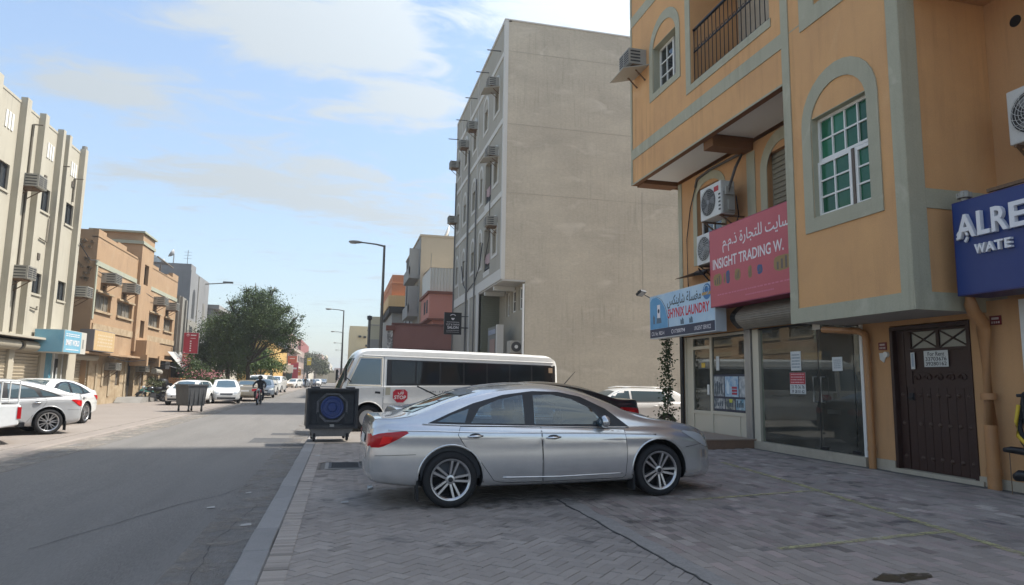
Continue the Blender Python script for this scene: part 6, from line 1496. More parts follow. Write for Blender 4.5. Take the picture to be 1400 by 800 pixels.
mb = MB(); FW.box(mb, 14.12, 14.56, 3.60, 3.67, nl+.0054, nl+.0062); mb.build('ribbon', mat('emblem_gold', (.45, .28, .10), .5), e, W=True)
mb = MB(); mb.tube([FW(14.33+.11*cos(q), 3.72+.10*sin(q), nl+.006) for q in lin(-.5, 4.6, 12)], .018, 5); mb.build('ring', PBL, e, W=True)
mb = MB(); FW.box(mb, 16.78, 16.95, 3.25, 3.62, nl+.0055, nl+.0065); w_ = mb.build('washer_picture', SW, t, W=True)
mb = MB(); mb.prism([(16.865+.055*cos(2*pi*k/14), 3.45+.06*sin(2*pi*k/14)) for k in range(14)], FW, nl+.0066, nl+.0075); mb.build('drum', NAVY, w_, W=True)
mb = MB(); mb.prism([(17.1, 3.12), (17.2, 3.12), (17.22, 3.30), (17.17, 3.37), (17.1, 3.3)], FW, nl+.0055, nl+.0065); mb.prism([(16.7, 3.12), (17.0, 3.12), (16.98, 3.27), (16.74, 3.26)], FW, nl+.0056, nl+.0066); mb.build('laundry_picture', mat('print_slate', (.10, .15, .20), .6), t, W=True)
for u in (15.55, 15.1): mb = MB(); mb.prism([(u-.09, 3.0), (u+.09, 3.0), (u+.10, 3.14), (u+.04, 3.10), (u, 3.17), (u-.07, 3.12)], FW, nl+.004, nl+.0055); mb.build('garment_picture', MATS['print_slate'], t, W=True)
def floodlight(label, p, aim):
    t = thing('floodlight', label, 'floodlight', p); mb = MB(); q = Vector(aim).to_track_quat('X', 'Z').to_matrix()
    mb.obox(Vector(p), (.07, .26, .20), q); mb.build('head', BLACKP, t, W=True)
    mb = MB(); mb.obox(Vector(p)+q@Vector((.038, 0, 0)), (.006, .22, .16), q); mb.build('lens', mat('lamp_lens', (.35, .36, .36), .2), t, W=True)
    mb = MB(); mb.tube([Vector(p)-q@Vector((.04, 0, 0)), Vector(p)-q@Vector((.12, 0, .05)), FW(p[1], 3.86, .55)], .018, 6); mb.build('arm', BLACKP, t, W=True)
floodlight('black floodlight on an arm at the far end of the laundry sign', (8.05, 17.55, 4.02), (.3, -.5, -.8)); floodlight('black floodlight between the laundry sign and the pink sign', (8.1, 14.35, 4.12), (.3, .2, -.8))
# blue water shop sign
nb = XW-8.20
BLUE = mat('royal_blue_sign', (.010, .036, .17), .35, fine=.02)
FBl = Fac('-X', 8.20)
t = board('royal blue shop sign with raised white letters jutting from the wall', FBl, 4.9, 7.57, 2.76, 4.07, -.55, 0, BLUE, mat('blue_edge', (.012, .02, .13), .4))
LW = mat('raised_white_letter', (.74, .74, .76), .4)
for ch, a, b in (('A', 7.47, 7.18), ('L', 7.15, 6.97), ('R', 6.94, 6.72), ('E', 6.69, 6.47)): lettering(ch, FBl, a, b, 3.53, 3.86, .008, LW, t, .020, .06)
mb = MB(); mb.tube([FBl(7.40+.075*cos(q), 3.56+.085*sin(q), .035) for q in lin(-.4, 4.2, 12)], .022, 6); mb.build('letter_curl', LW, t, W=True)
for ch, a, b in (('W', 7.22, 7.06), ('A', 7.06, 6.93), ('T', 6.93, 6.81), ('E', 6.79, 6.70)): lettering(ch, FBl, a, b, 3.29, 3.42, .008, LW, t, .03, .05)
mb = MB(); mb.lathe([(.0, 0), (.07, .0), (.085, .06), (.05, .11), (.0001, .12)], (XW-.55, 7.60, 4.20), 'Z', 12); 
t2 = thing('vent_cap', 'small ribbed vent cap standing above the blue sign', 'vent cap', (8.30, 7.45, 4.07)); mb = MB(); mb.lathe([(.05, 0), (.05, .05), (.09, .06), (.085, .12), (.05, .16), (.0001, .17)], (0, 0, 0), 'Z', 14); mb.build('cap', ACB, t2, smooth=40)
mb = MB()
for k in range(10): a = 2*pi*k/10; mb.box(.086*cos(a)-.008, .086*cos(a)+.008, .086*sin(a)-.008, .086*sin(a)+.008, .06, .13)
mb.build('fin', ACB, t2)
t2 = thing('sign_bracket', 'rusty angle iron bracket behind the top of the blue sign', 'bracket', (8.6, 6.9, 4.07)); mb = MB(); mb.bar((8.25, 6.95, 4.10), (XR, 6.95, 4.30), .05); mb.bar((8.25, 6.3, 4.12), (8.25, 7.05, 4.12), .045); mb.build('bar', RUST, t2, W=True)
# hose stand at the water shop
HS = thing('hose_stand', 'black hose and pump fittings with a yellow hose outside the water shop', 'hose stand', (8.6, 6.95, .12))
HX = 8.62
def loop(cy, cz, ry, rz_, x, a0=0, a1=2*pi, n=20): return [(x+.03*sin(3*q), cy+ry*cos(q), cz+rz_*sin(q)) for q in lin(a0, a1, n)]
for k, (cy, cz, ry, rz_) in enumerate(((7.02, 1.12, .14, .34), (7.0, 1.05, .19, .38), (6.96, 1.1, .16, .30), (6.95, .98, .12, .3))):
    mb = MB(); mb.tube(loop(cy, cz, ry, rz_, HX+.03*k), .028, 8); mb.build('black_hose', RUBBER, HS, W=True, smooth=True)
mb = MB(); mb.tube([(HX-.05, 7.13, 1.30), (HX-.06, 7.17, 1.08), (HX-.06, 7.16, .9), (HX-.05, 7.05, .78), (HX-.04, 6.8, .72), (HX-.03, 6.5, .74)], .024, 8); mb.build('yellow_hose', mat('yellow_hose', (.62, .42, .03), .5), HS, W=True, smooth=True)
mb = MB(); mb.cyl((HX, 7.10, .12), (HX, 7.10, 1.45), .02, n=8); mb.cyl((HX+.1, 6.7, .12), (HX+.1, 6.7, 1.45), .02, n=8); mb.cyl((HX, 7.18, 1.42), (HX+.1, 6.6, 1.44), .022, n=8); mb.build('stand', DARKM, HS, W=True)
mb = MB(); mb.tube([(HX-.02, 7.40, .70), (HX-.02, 7.30, .71), (HX, 7.10, .70), (HX, 6.7, .69)], [.03, .045, .05, .05], 8); mb.tube([(HX-.02, 7.27, .36), (HX-.02, 7.2, .39), (HX, 7.0, .40), (HX, 6.6, .40)], [.05, .075, .06, .06], 10); mb.build('pump', BLACKP, HS, W=True, smooth=True)
mb = MB(); mb.cyl((HX-.02, 7.33, .1), (HX-.02, 7.33, .70), .006, n=5); mb.build('rod', RUST, HS, W=True)
mb = MB(); mb.tube([(HX, 6.9, 1.4), (HX, 6.85, 1.0), (HX, 6.75, .7)], .03, 8); mb.build('red_hose', mat('red_hose', (.25, .03, .03), .6), HS, W=True, smooth=True)
# creeper on the wall corner
t = thing('climbing_plant', 'thin leafy creeper hanging down from the laundry sign at the wall corner', 'creeper', (8.62, 17.15, .1))
mb = MB(); mb.tube([(8.64, 17.12, .05), (8.60, 17.15, .8), (8.66, 17.13, 1.6), (8.60, 17.16, 2.3), (8.56, 17.05, 2.85)], .012, 5); mb.build('stem', mat('creeper_stem', (.09, .07, .04), .9), t, W=True)
LEAF = mat('creeper_leaf', (.035, .075, .022), .6, col2=(.055, .09, .03), nscale=9, rand=.2, spec=.3)
mb = MB()
for i in range(1150):
    z = .35+2.45*rnd.random()**.9; sp = .07+.09*abs(mnoise.noise((z*2.2, 0, 0)))+(.07 if z < .9 else 0); c0 = Vector((8.60+rnd.gauss(0, sp), 17.13+rnd.gauss(0, sp*.8), z))
    d = Vector((rnd.gauss(0, 1), rnd.gauss(0, 1), rnd.gauss(-.5, .7))).normalized(); u = d.cross(Vector((rnd.random(), rnd.random(), 1))).normalized(); l = rnd.uniform(.045, .085)
    mb.add([c0, c0+d*l*.5+u*l*.4, c0+d*l, c0+d*l*.5-u*l*.4], [(0,1,2,3)])
mb.build('leaves', LEAF, t, W=True, fixn=False)

# ---------------------------------------------------------------- tall grey building
GREYW = mat('bare_grey_plaster', (.56, .49, .375), .92, col2=(.41, .355, .275), nscale=.42, namt=.55, bump=.6, bscale=26, stretch=(.7, .7, 1.5), streak=.6, fine=.12, finescale=9, spots=(.9, .58, .80, (.62, .55, .44)))
GREYF = mat('grey_rendered_front', (.38, .355, .295), .9, col2=(.32, .30, .25), nscale=.7, fine=.08, streak=.25)
GWHITE = mat('white_band', (.56, .545, .50), .8, fine=.05, streak=.25)
TILEG = mat('olive_tile', (.17, .175, .13), .35, fine=.15)
FG = Fac('-X', 7.4); FGL = Fac('-X', 8.6); YG, YG2, HG = 32.3, 47.5, 20.1; FGS = Fac('-Y', YG)
GB = thing('grey_building', 'tall grey plastered apartment block with a blank side wall and white trimmed front', 'building', (8.6, YG, 0))
mb = MB(); wall(mb, FGS, 7.4, 22, 6.5, HG); wall(mb, FGS, 8.6, 22, -.8, 6.5); mb.build('side_wall', GREYW, GB, W=True, fixn=False)
# pour lines on the blank wall
mb = MB()
for z in (18.4, 14.5, 10.9): FGS.box(mb, 7.42, 21.9, z, z+.02, .001, .006)
FGS.box(mb, 14.9, 14.93, 6, 11.5, .001, .010); mb.build('pour_line', mat('pour_line', (.38, .34, .275), .95, fine=.1), GB, W=True)
holes, wins, arcs, bals = [], [], [], []
floors = (7.15, 10.95, 14.85)
for fi, zf in enumerate(floors):
    for ci, (uc, hw) in enumerate(((34.15, .42), (37.0, .45), (40.4, .45), (43.6, .42), (46.3, .40))):
        if ci == 1 and fi < 2:
            bals.append((35.3, 36.9, zf+.25, zf+2.75)); continue
        wins.append((uc-hw, uc+hw, zf+1.0, zf+2.15)); arcs.append((uc, hw, zf+.75, zf+2.2))
    if fi < 2: wins.append((37.75, 38.35, zf+.9, zf+2.3)); arcs.append((38.05, .34, zf+.6, zf+2.35))
mb = MB(); wall(mb, FG, YG, YG2, 6.5, HG, [w_+(.22,) for w_ in wins]+[b_+(1.0,) for b_ in bals]); mb.build('front_wall', GREYF, GB, W=True, fixn=False)
for w_ in wins: window(GB, FG, w_, .17, 2, 2, ALU, DARKGL, .05, .03)
for (uc, hw, v0, vs) in arcs:
    mb = MB(); mb.band(arch_pts(uc, hw+.30, v0, vs+.05, hw+.32, 10), arch_pts(uc, hw+.13, v0, vs+.05, hw+.12, 10), FG, .001, .03); FG.box(mb, uc-hw-.129, uc+hw+.129, v0, v0+.14, .001, .03); mb.build('arch_trim', GWHITE, GB, W=True)
for (a, b, c_, d) in bals:
    mb = MB(); FG.box(mb, a, b, c_-.2, c_, -1.0, .02); FG.box(mb, a-.02, b+.02, c_, c_+.08, -.02, .03); mb.build('balcony_floor', GWHITE, GB, W=True)
    mb = MB(); FG.box(mb, a, b, c_, d, -1.03, -1.0); mb.build('balcony_wall', GREYF, GB, W=True)
    mb = MB()
    for z in (c_+.25, c_+.95): FG.box(mb, a, b, z, z+.03, -.08, -.05)
    k = a+.05
    while k < b: FG.box(mb, k, k+.015, c_+.1, c_+.95, -.075, -.06); k += .12
    o = mb.build('railing', DARKM, GB, W=True)
    mb = MB(); FG.box(mb, a+.2, a+.9, c_+.45, c_+1.0, -.05, -.035); FG.box(mb, a+1.0, a+1.3, c_+.55, c_+1.0, -.05, -.035); mb.build('washing', mat('washing', (.42, .30, .30), .9, fine=.2), GB, W=True)
mb = MB()
for z in (18.2, 14.6, 10.75, 6.50): FG.box(mb, YG, YG2, z, z+(.28 if z > 7 else .55), .001, .045)
for u in (39.25, 42.1, 45.1): FG.box(mb, u, u+.10, 7.06, HG, .001, .035)
FG.box(mb, YG, YG+.22, 7.06, HG, .001, .05); FG.box(mb, YG2-.2, YG2, 7.06, HG, .001, .05)
FG.box(mb, YG, YG2, HG-.1, HG+.06, -.3, .06)
mb.build('white_band', GWHITE, GB, W=True)
mb = MB(); FGS.box(mb, 7.35, 22, HG-.02, HG+.05, -.3, .03); FGS.box(mb, 7.35, 7.55, 6.5, HG, .001, .02); mb.build('edge_strip', GWHITE, GB, W=True)
mb = MB(); mb.add([(7.4, YG2, -.8), (22, YG2, -.8), (22, YG2, HG), (7.4, YG2, HG)], [(0,1,2,3)]); mb.add([(22, YG, -.8), (22, YG2, -.8), (22, YG2, HG), (22, YG, HG)], [(0,1,2,3)]); mb.add([(7.4, YG, HG-.05), (22, YG, HG-.05), (22, YG2, HG-.05), (7.4, YG2, HG-.05)], [(0,1,2,3)]); mb.build('back_and_roof', GREYF, GB, W=True, fixn=False)
# ground floor: recessed shop wall, tiled pier, flush front beyond it
LW_ = [(32.85, 33.6, 5.1, 6.3), (34.2, 35.1, 5.1, 6.3), (35.6, 36.3, 5.0, 6.3)]
mb = MB(); wall(mb, FGL, YG, 38.0, -.8, 6.5, [w_+(.15,) for w_ in LW_]); mb.build('lower_wall', mat('cream_render', (.36, .33, .26), .88, col2=(.30, .27, .21), nscale=1, fine=.06), GB, W=True, fixn=False)
for w_ in LW_: window(GB, FGL, w_, .12, 1, 2, WHITEP, DARKGL, .10, .03)
mb = MB(); mb.box(7.41, 8.7, YG+.01, 38.0, 6.42, 6.50); mb.build('soffit', SOFFIT, GB, W=True)
for a in (34.3, 36.6): mb = MB(); mb.box(7.45, 8.58, a, a+.25, 6.2, 6.418); mb.build('beam', GWHITE, GB, W=True)
mb = MB(); mb.box(7.52, 8.66, 38.0, 38.3, -.8, 6.4); PIER = mb.build('tiled_pier', mat('tile_grout', (.10, .10, .08), .9), GB, W=True)
tme = None; nx_, nz_ = 7, 30
mb = MB()
for j in range(nz_):
    for i in range(nx_+1):
        x0 = 7.53+(i-(.5 if j % 2 else 0))*.161; x1 = x0+.15
        x0 = max(x0, 7.53); x1 = min(x1, 8.655)
        if x1-x0 < .03: continue
        mb = MB(); z = 3.0+j*.112; mb.box(x0, x1, 37.984, 37.999, z, z+.10); o = mb.build('tile', TILEG, PIER, W=True)
tw = [(39.4, 39.9, 3.9, 5.3)]
mb = MB(); wall(mb, FG, 38.0, YG2, -.8, 6.5, [tw[0]+(.15,)]); mb.build('ground_front', GREYF, GB, W=True, fixn=False); window(GB, FG, tw[0], .1, 1, 2, ALU, DARKGL)
mb = MB(); FG.box(mb, 38.0, 38.75, -.5, 6.49, .001, .05); FG.box(mb, 40.9, 41.3, -.5, 6.49, .001, .05); mb.build('pilaster', GWHITE, GB, W=True)
mb = MB(); FG.box(mb, YG, YG+.1, 6.5, 6.5, 0, 0) if False else None
for u, z0, z1, r_ in ((41.75, 0, 16.2, .06), (39.05, 0, 13.5, .045), (46.9, 0, 15.5, .05)):
    mb = MB(); mb.cyl(FG(u, z0, .12), FG(u, z1, .12), r_, n=8); mb.build('drain_pipe', mat('pipe_grey', (.13, .13, .125), .6), GB, W=True)
mb = MB(); mb.cyl(FGS(8.50, 2.2, .06), FGS(8.50, 6.3, .06), .05, n=8); mb.build('drain_pipe', WHITEP, GB, W=True)
GR = 'window air conditioners on the grey building'
for i, (u, z) in enumerate(((33.95, 17.05), (40.0, 16.9), (43.0, 16.75), (47.0, 16.6), (33.85, 13.2), (47.1, 12.6), (33.8, 9.45))):
    window_ac(FG, u, z, ['top floor air conditioner nearest the blank side wall on a rusty tray', 'second air conditioner from the blank wall on the top floor', 'third air conditioner from the blank wall on the top floor', 'top floor air conditioner at the far edge of the grey front', 'air conditioner one floor below the top, next to the blank wall', 'lower air conditioner at the far edge of the grey front', 'lowest air conditioner on the grey front, next to the blank wall'][i], w=.68, h=.48, d=.6, tray=i in (0, 4), group=GR)
mb = MB()
for (u, z) in ((33.4, 18.9), (36.5, 19.1), (40, 19.0), (43.5, 18.9), (47, 18.8)):
    t = thing('drain_spout', {33.4: 'drain spout on the grey front nearest the blank side wall', 36.5: 'second drain spout from the blank side wall', 40: 'middle drain spout of the five along the grey parapet', 43.5: 'fourth drain spout from the blank side wall', 47: 'drain spout at the far edge of the grey front'}[u], 'spout', FG(u, z, 0), group='drain spouts along the grey parapet'); mb = MB(); mb.cyl(FG(u, z, -.1), FG(u, z-.02, .75), .03, n=7); mb.build('pipe', mat('pipe_grey', (.13, .13, .125), .6), t, W=True)
cable('black cables sagging across the front of the grey building', [FG(37.0, 9.2, .08), FG(37.6, 8.0, .1), FG(39.0, 7.3, .1), FG(41.5, 7.0, .1), FG(43, 7.6, .08), FG(44, 9, .08)], .03)
cable('black cable dropping beside the balcony of the grey building', [FG(35.1, 13.2, .06), FG(35.2, 11.2, .08), FG(35.15, 9.2, .08), FG(36.2, 8.1, .08)], .022)
# low wall sign and outdoor unit under the overhang
t = thing('shop_sign', 'small dusty shop sign on white posts under the grey overhang', 'sign', (7.9, 34.9, 3.0)); mb = MB(); mb.box(7.62, 7.74, 34.3, 36.4, 2.0, 4.35); mb.build('board', mat('dusty_board', (.14, .145, .13), .6, fine=.1), t, W=True)
mb = MB(); mb.box(7.60, 7.618, 34.5, 36.2, 3.95, 4.20); mb.build('heading', mat('dim_print', (.24, .27, .33), .7), t, W=True); mb = MB(); mb.box(7.60, 7.618, 34.6, 35.8, 2.4, 3.7); mb.build('poster', mat('pink_faded_print', (.28, .19, .16), .7, fine=.2), t, W=True)
mb = MB(); mb.box(7.60, 7.95, 34.05, 34.28, 1.0, 4.4); mb.build('post', GWHITE, t, W=True)
split_ac(FGS, 8.72, 9.5, 2.95, 3.6, .02, .35, 'outdoor unit low on the blank grey wall behind the minibus') if False else None
t = thing('ac_unit', 'dark outdoor unit under the grey overhang behind the minibus roof', 'air conditioner', (8.2, 33.0, 2.9)); mb = MB(); mb.box(7.95, 8.55, 32.55, 33.3, 2.9, 3.5); mb.build('case', ACB, t, W=True); mb = MB(); mb.cyl((8.25, 32.55, 3.2), (8.25, 32.53, 3.2), .25, n=20); mb.build('fan_guard', ACD, t, W=True); mb = MB(); mb.cyl((8.25, 32.53, 3.2), (8.25, 32.52, 3.2), .09, n=14); mb.build('fan', ACW, t, W=True); mb = MB(); mb.box(8.0, 8.6, 32.6, 33.2, 2.84, 2.895); mb.build('bracket', RUST, t, W=True)
# salon sign
FSal = Fac('-Y', 41.0)
t = thing('salon_sign', 'black projecting salon sign with a white emblem on the grey building', 'sign', (7.3, 41, 4.3)); mb = MB(); mb.box(5.86, 6.92, 41.0, 41.14, 4.28, 5.62); mb.build('box', mat('sign_black', (.012, .012, .014), .4), t, W=True)
N = .004; mb = MB(); mb.prism([(6.39+.11*cos(q)*(1-.3*abs(sin(q))), 5.28+.13*sin(q)) for q in lin(pi, 2*pi, 8)], FSal, .001, N); mb.tube([FSal(6.39+.16*cos(q), 5.38+.12*sin(q), .006) for q in lin(.3, 2.8, 8)], .02, 5); mb.build('emblem', SW, t, W=True)
lettering('SALON', FSal, 6.06, 6.74, 4.62, 4.79, N, SW, t, .02); lettering('CUT & SHAVE', FSal, 5.98, 6.80, 4.83, 4.94, N, SW, t)
scribble(t, FSal, 6.0, 6.78, 5.0, 5.06, .003, 1, SW, 12); scribble(t, FSal, 6.0, 6.78, 4.50, 4.54, .003, 1, SW, 14); scribble(t, FSal, 6.0, 6.78, 4.40, 4.44, .003, 1, SW, 14)
mb = MB(); mb.cyl((6.92, 41.07, 4.7), (7.4, 41.07, 4.7), .035, n=8); mb.cyl((6.92, 41.07, 5.4), (7.4, 41.07, 5.4), .025, n=8); mb.build('arm', DARKM, t, W=True)

# ---------------------------------------------------------------- buildings beyond on the right
def house(name, label, x0, x1, y0, y1, z0, z1, m, parapet=.0):
    t = thing(name, label, 'building', (x0, y0, 0)); mb = MB(); mb.box(x0, x1, y0, y1, z0, z1); mb.build('wall', m, t, W=True)
    if parapet: mb = MB(); mb.box(x0-.05, x1, y0-.05, y1, z1, z1+parapet); mb.build('parapet', m, t, W=True)
    return t
BPINK = mat('dusty_pink', (.30, .145, .12), .9, col2=(.25, .12, .10), nscale=.8, fine=.06, streak=.3); LPINK = mat('salmon_render', (.50, .23, .18), .9, fine=.05, streak=.2)
CREAM = mat('cream_block', (.50, .41, .29), .9, col2=(.44, .36, .26), nscale=.5, fine=.05, streak=.2); GSHADE = mat('grey_facing', (.30, .29, .265), .9, fine=.06)
t = thing('pink_building', 'low dusty pink walled building beside the grey block', 'building', (3.3, 49.5, 0))
mb = MB(); mb.box(3.4, 9.5, 49.5, 50.0, -.3, 5.5); mb.build('yard_wall', BPINK, t, W=True)
mb = MB(); mb.box(3.3, 9.5, 49.42, 50.08, 5.42, 5.56); mb.box(3.4, 9.5, 49.44, 49.5, 3.55, 3.75); mb.build('coping', mat('coping_brown', (.16, .07, .055), .9), t, W=True)
mb = MB(); mb.box(6.55, 9.5, 52, 57, -.3, 6.2); mb.build('wall', LPINK, t, W=True); mb = MB(); mb.box(6.2, 9.5, 51.8, 57.5, 6.2, 8.1); mb.build('upper_wall', LPINK, t, W=True)
mb = MB(); mb.box(6.05, 9.5, 51.65, 57.6, 6.08, 6.2); mb.box(6.05, 9.5, 51.65, 57.6, 8.1, 8.3); mb.build('cornice', mat('cornice_brown', (.20, .085, .06), .9), t, W=True)
COR = mat('corrugated_white', (.56, .54, .48), .55, fine=.08, streak=.4)
mb = MB()
xs = [6.25+.12*i for i in range(27)]
vs = []
for i, x in enumerate(xs): vs += [(x, 51.9+(.05 if i % 2 else 0), 8.3), (x, 51.9+(.05 if i % 2 else 0), 10.15)]
mb.add(vs, [(2*i, 2*i+2, 2*i+3, 2*i+1) for i in range(len(xs)-1)])
ys_ = [51.9+.2*i for i in range(29)]; vs = []
for i, yv in enumerate(ys_): vs += [(6.25+(.05 if i % 2 else 0), yv, 8.3), (6.25+(.05 if i % 2 else 0), yv, 10.15)]
mb.add(vs, [(2*i, 2*i+2, 2*i+3, 2*i+1) for i in range(len(ys_)-1)]); mb.add([(6.25, 51.9, 10.15), (9.5, 51.9, 10.15), (9.5, 57.5, 10.4), (6.25, 57.5, 10.4)], [(0,1,2,3)])
mb.build('corrugated_screen', COR, t, W=True, fixn=False)
for yv in (52.7, 54.3): mb = MB(); mb.box(6.17, 6.2, yv, yv+.8, 6.7, 7.7); mb.build('window', DARKGL, t, W=True)
t = thing('ornate_pillar', 'white patterned end pillar with a reddish cap beside the pink wall', 'pillar', (3.2, 49.4, 0)); mb = MB(); mb.box(3.0, 3.38, 49.4, 49.8, -.3, 5.0); mb.build('shaft', mat('patterned_white', (.60, .58, .54), .8, col2=(.18, .17, .16), nscale=3.2, namt=.85, spots=(2.4, .5, .55, (.2, .19, .18))), t, W=True); mb = MB(); mb.box(2.9, 3.5, 49.3, 49.9, 5.0, 5.35); mb.build('cap', mat('cap_red_brown', (.20, .08, .06), .9), t, W=True)
t = house('cream_building', 'tall cream building with street balconies behind the pink one', 6.1, 14, 58, 72, -.3, 13.9, CREAM)
FC = Fac('-X', 6.1)
mb = MB(); FC.box(mb, 58.05, 72, -.3, 13.85, .001, .03); mb.build('street_face', GSHADE, t, W=True)
mb = MB()
for z in (6.9, 10.2): FC.box(mb, 58.3, 63.5, z, z+.3, .0, .95); FC.box(mb, 58.3, 63.5, z+.3, z+1.0, .85, .95); FC.box(mb, 58.3, 58.42, z+.3, z+2.6, .1, .95)
mb.build('balcony', GSHADE, t, W=True)
for z in (7.3, 10.6): mb = MB(); FC.box(mb, 59, 63, z, z+2.4, .04, .06); mb.build('balcony_door', DARKGL, t, W=True)
for z in (7.8, 9.3): mb = MB(); FC.box(mb, 66, 67.5, z, z+1.0, .04, .06); mb.build('window', DARKGL, t, W=True)
for u in (65.3, 69.5): mb = MB(); FC.box(mb, u, u+.25, 0, 13.8, .04, .14); mb.build('pilaster', mat('pilaster_dark', (.12, .12, .115), .9), t, W=True)
mb = MB(); mb.box(6.0, 14, 57.94, 72, 13.85, 14.02); mb.build('coping', CREAM, t, W=True)
mb = MB(); mb.box(7.0, 7.03, 57.96, 58.0, 8, 12.4); mb.build('seam', GSHADE, t, W=True)
t = thing('satellite_dish', 'white satellite dish on the roof of the cream building', 'satellite dish', (9.3, 64, 14)); mb = MB(); mb.lathe([(.0001, 0), (.5, .08), (.85, .26), (.83, .27), (.5, .11), (.0001, .03)], (0, 0, 1.5), Matrix(((.35,0,-.94),(0,1,0),(.94,0,.35))), 20); mb.build('dish', WHITEP, t, smooth=True, fixn=False); mb = MB(); mb.cyl((0, 0, 0), (0, 0, 1.5), .05, n=8); mb.build('mast', STEEL, t)
t = house('orange_house', 'orange house over a grey lower storey beyond the cream building', 4.95, 12, 75, 98, -.3, 10.0, GSHADE)
OH = mat('orange_house_paint', (.52, .21, .10), .9, col2=(.45, .18, .09), nscale=.5, fine=.05); YH = mat('ochre_panel', (.60, .40, .19), .85, fine=.06, streak=.3)
mb = MB(); mb.box(4.85, 12, 75, 98, 10.0, 12.95); mb.build('upper_wall', OH, t, W=True); mb = MB(); mb.box(4.5, 12, 74.4, 90, 9.4, 10.6); mb.build('ochre_panel', YH, t, W=True)
mb = MB(); mb.box(4.6, 12, 74.5, 88, 8.7, 9.39); mb.build('eaves', mat('eaves_dark', (.04, .035, .03), .9), t, W=True); mb = MB(); mb.box(4.78, 12, 74.92, 98, 12.0, 12.15); mb.build('band', mat('band_orange', (.60, .28, .15), .9), t, W=True)
mb = MB(); mb.box(9.0, 10.5, 80, 83, 12.95, 14.2); mb.build('roof_tank', GWHITE, t, W=True)
t = house('green_grey_house', 'narrow pale green house with a grey base far down the right side', 3.65, 9, 100, 112, -.3, 7.2, GSHADE); mb = MB(); mb.box(3.65, 9, 100, 112, 7.2, 10.5); mb.build('upper_wall', mat('pale_green_render', (.46, .44, .31), .9, fine=.05), t, W=True); mb = MB(); mb.box(3.55, 9, 99.9, 112, 9.2, 9.35); mb.build('band', GSHADE, t, W=True)
YB_ = mat('pale_yellow_render', (.58, .48, .29), .9, col2=(.52, .43, .27), nscale=.4, fine=.04)
t = house('yellow_house', 'square pale yellow house far down the right side', .95, 10, 130, 150, -.3, 11.3, YB_)
for x, z in ((2.6, 9.2), (3.5, 9.1), (2.4, 6.4), (3.9, 7.5)): mb = MB(); mb.box(x, x+.5, 129.7, 130, z, z+.35); mb.build('window', ACD, t, W=True)
mb = MB(); mb.box(3.6, 5.2, 128.5, 130, 5.5, 7.2); mb.build('bay', CREAM, t, W=True)

# ---------------------------------------------------------------- street lamps
LAMP = mat('lamp_post_paint', (.115, .11, .10), .55, metal=.2, fine=.1)
def street_lamp(loc, label):
    t = thing('street_lamp', label, 'street lamp', loc, group='street lamps along the right side')
    mb = MB(); mb.cyl((0, 0, 0), (0, 0, 9.2), .11, .065, 10); mb.cyl((0, 0, 0), (0, 0, 1.2), .15, .15, 10); mb.build('pole', LAMP, t)
    mb = MB(); mb.tube([(0, 0, 9.15), (-.5, 0, 9.24), (-1.35, 0, 9.30)], [.055, .045, .04], 8); mb.build('arm', LAMP, t)
    mb = MB(); mb.lathe([(.0001, 0), (.07, .02), (.13, .2), (.15, .5), (.10, .72), (.0001, .78)], (0, 0, 0), 'X', 14); mb.v = [Vector((-1.25-v.x, v.y, 9.30+v.z*.62)) for v in mb.v]; h = mb.build('lamp_head', mat('lamp_head', (.22, .21, .19), .5), t, smooth=True)
    mb = MB(); mb.lathe([(.0001, -.06), (.08, -.05), (.11, 0)], (0, 0, 0), 'Z', 14); mb.v = [Vector((-1.75+v.x*2.0, v.y, 9.24+v.z)) for v in mb.v]; mb.build('lamp_glass', CLEARL, h, smooth=True); return t
L1 = street_lamp((2.02, 39.3, -.02), 'nearest street lamp, rising behind the minibus roof')
for yv, lb in ((79, 'second street lamp, behind the front of the minibus'), (117, 'third street lamp down the right side'), (154, 'fourth street lamp down the right side'), (192, 'most distant street lamp down the right side')): copy_tree(L1, (-.16, yv, -.02), 0, lb)
t = thing('post', 'dark round post with a lamp cap beyond the yellow house', 'post', (2.9, 84, 0)); mb = MB(); mb.cyl((0, 0, 0), (0, 0, 8.6), .20, .16, 8); mb.build('shaft', LAMP, t); mb = MB(); mb.lathe([(.17, 8.6), (.30, 8.7), (.30, 9.1), (.0001, 9.2)], (0, 0, 0), 'Z', 10); mb.build('cap', DARKM, t)
# ---------------------------------------------------------------- ribbed cream building on the left
LB = mat('cream_ribbed_render', (.44, .41, .335), .9, col2=(.38, .35, .285), nscale=.8, namt=.4, bump=.3, bscale=30, streak=.45, fine=.06)
LBR = mat('cream_rib', (.44, .41, .335), .88, col2=(.38, .35, .285), nscale=1.2, streak=.4, fine=.05)
FL = Fac('+X', -12.5)
YL0, YL1, HL = 14.0, 35.35, 12.15
CB = thing('cream_building', 'cream three storey building with tall ribs and roller shutter shops below', 'building', (-12.5, YL1, 0))
holes = []
for (a, b) in ((18.6, 19.5), (22.1, 23.0), (27.7, 28.6), (31.42, 32.3), (34.05, 34.92)):
    for (c_, d) in ((8.28, 9.26), (4.8, 5.66)): holes.append((a, b, c_, d))
mb = MB(); wall(mb, FL, YL0, YL1, 2.98, 11.92, [h+(.14,) for h in holes]); mb.build('front_wall', LB, CB, W=True, fixn=False)
GREYGL = mat('grey_pane', (.035, .042, .05), .08, spec=.8)
for h in holes: window(CB, FL, h, .10, 2, 1, mat('dark_bronze_frame', (.03, .028, .026), .5), GREYGL, .06, .035)
mb = MB()
for h in holes: FL.box(mb, h[0]-.05, h[1]+.05, h[2]-.09, h[2]-.002, .001, .05)
mb.build('sill', LBR, CB, W=True)
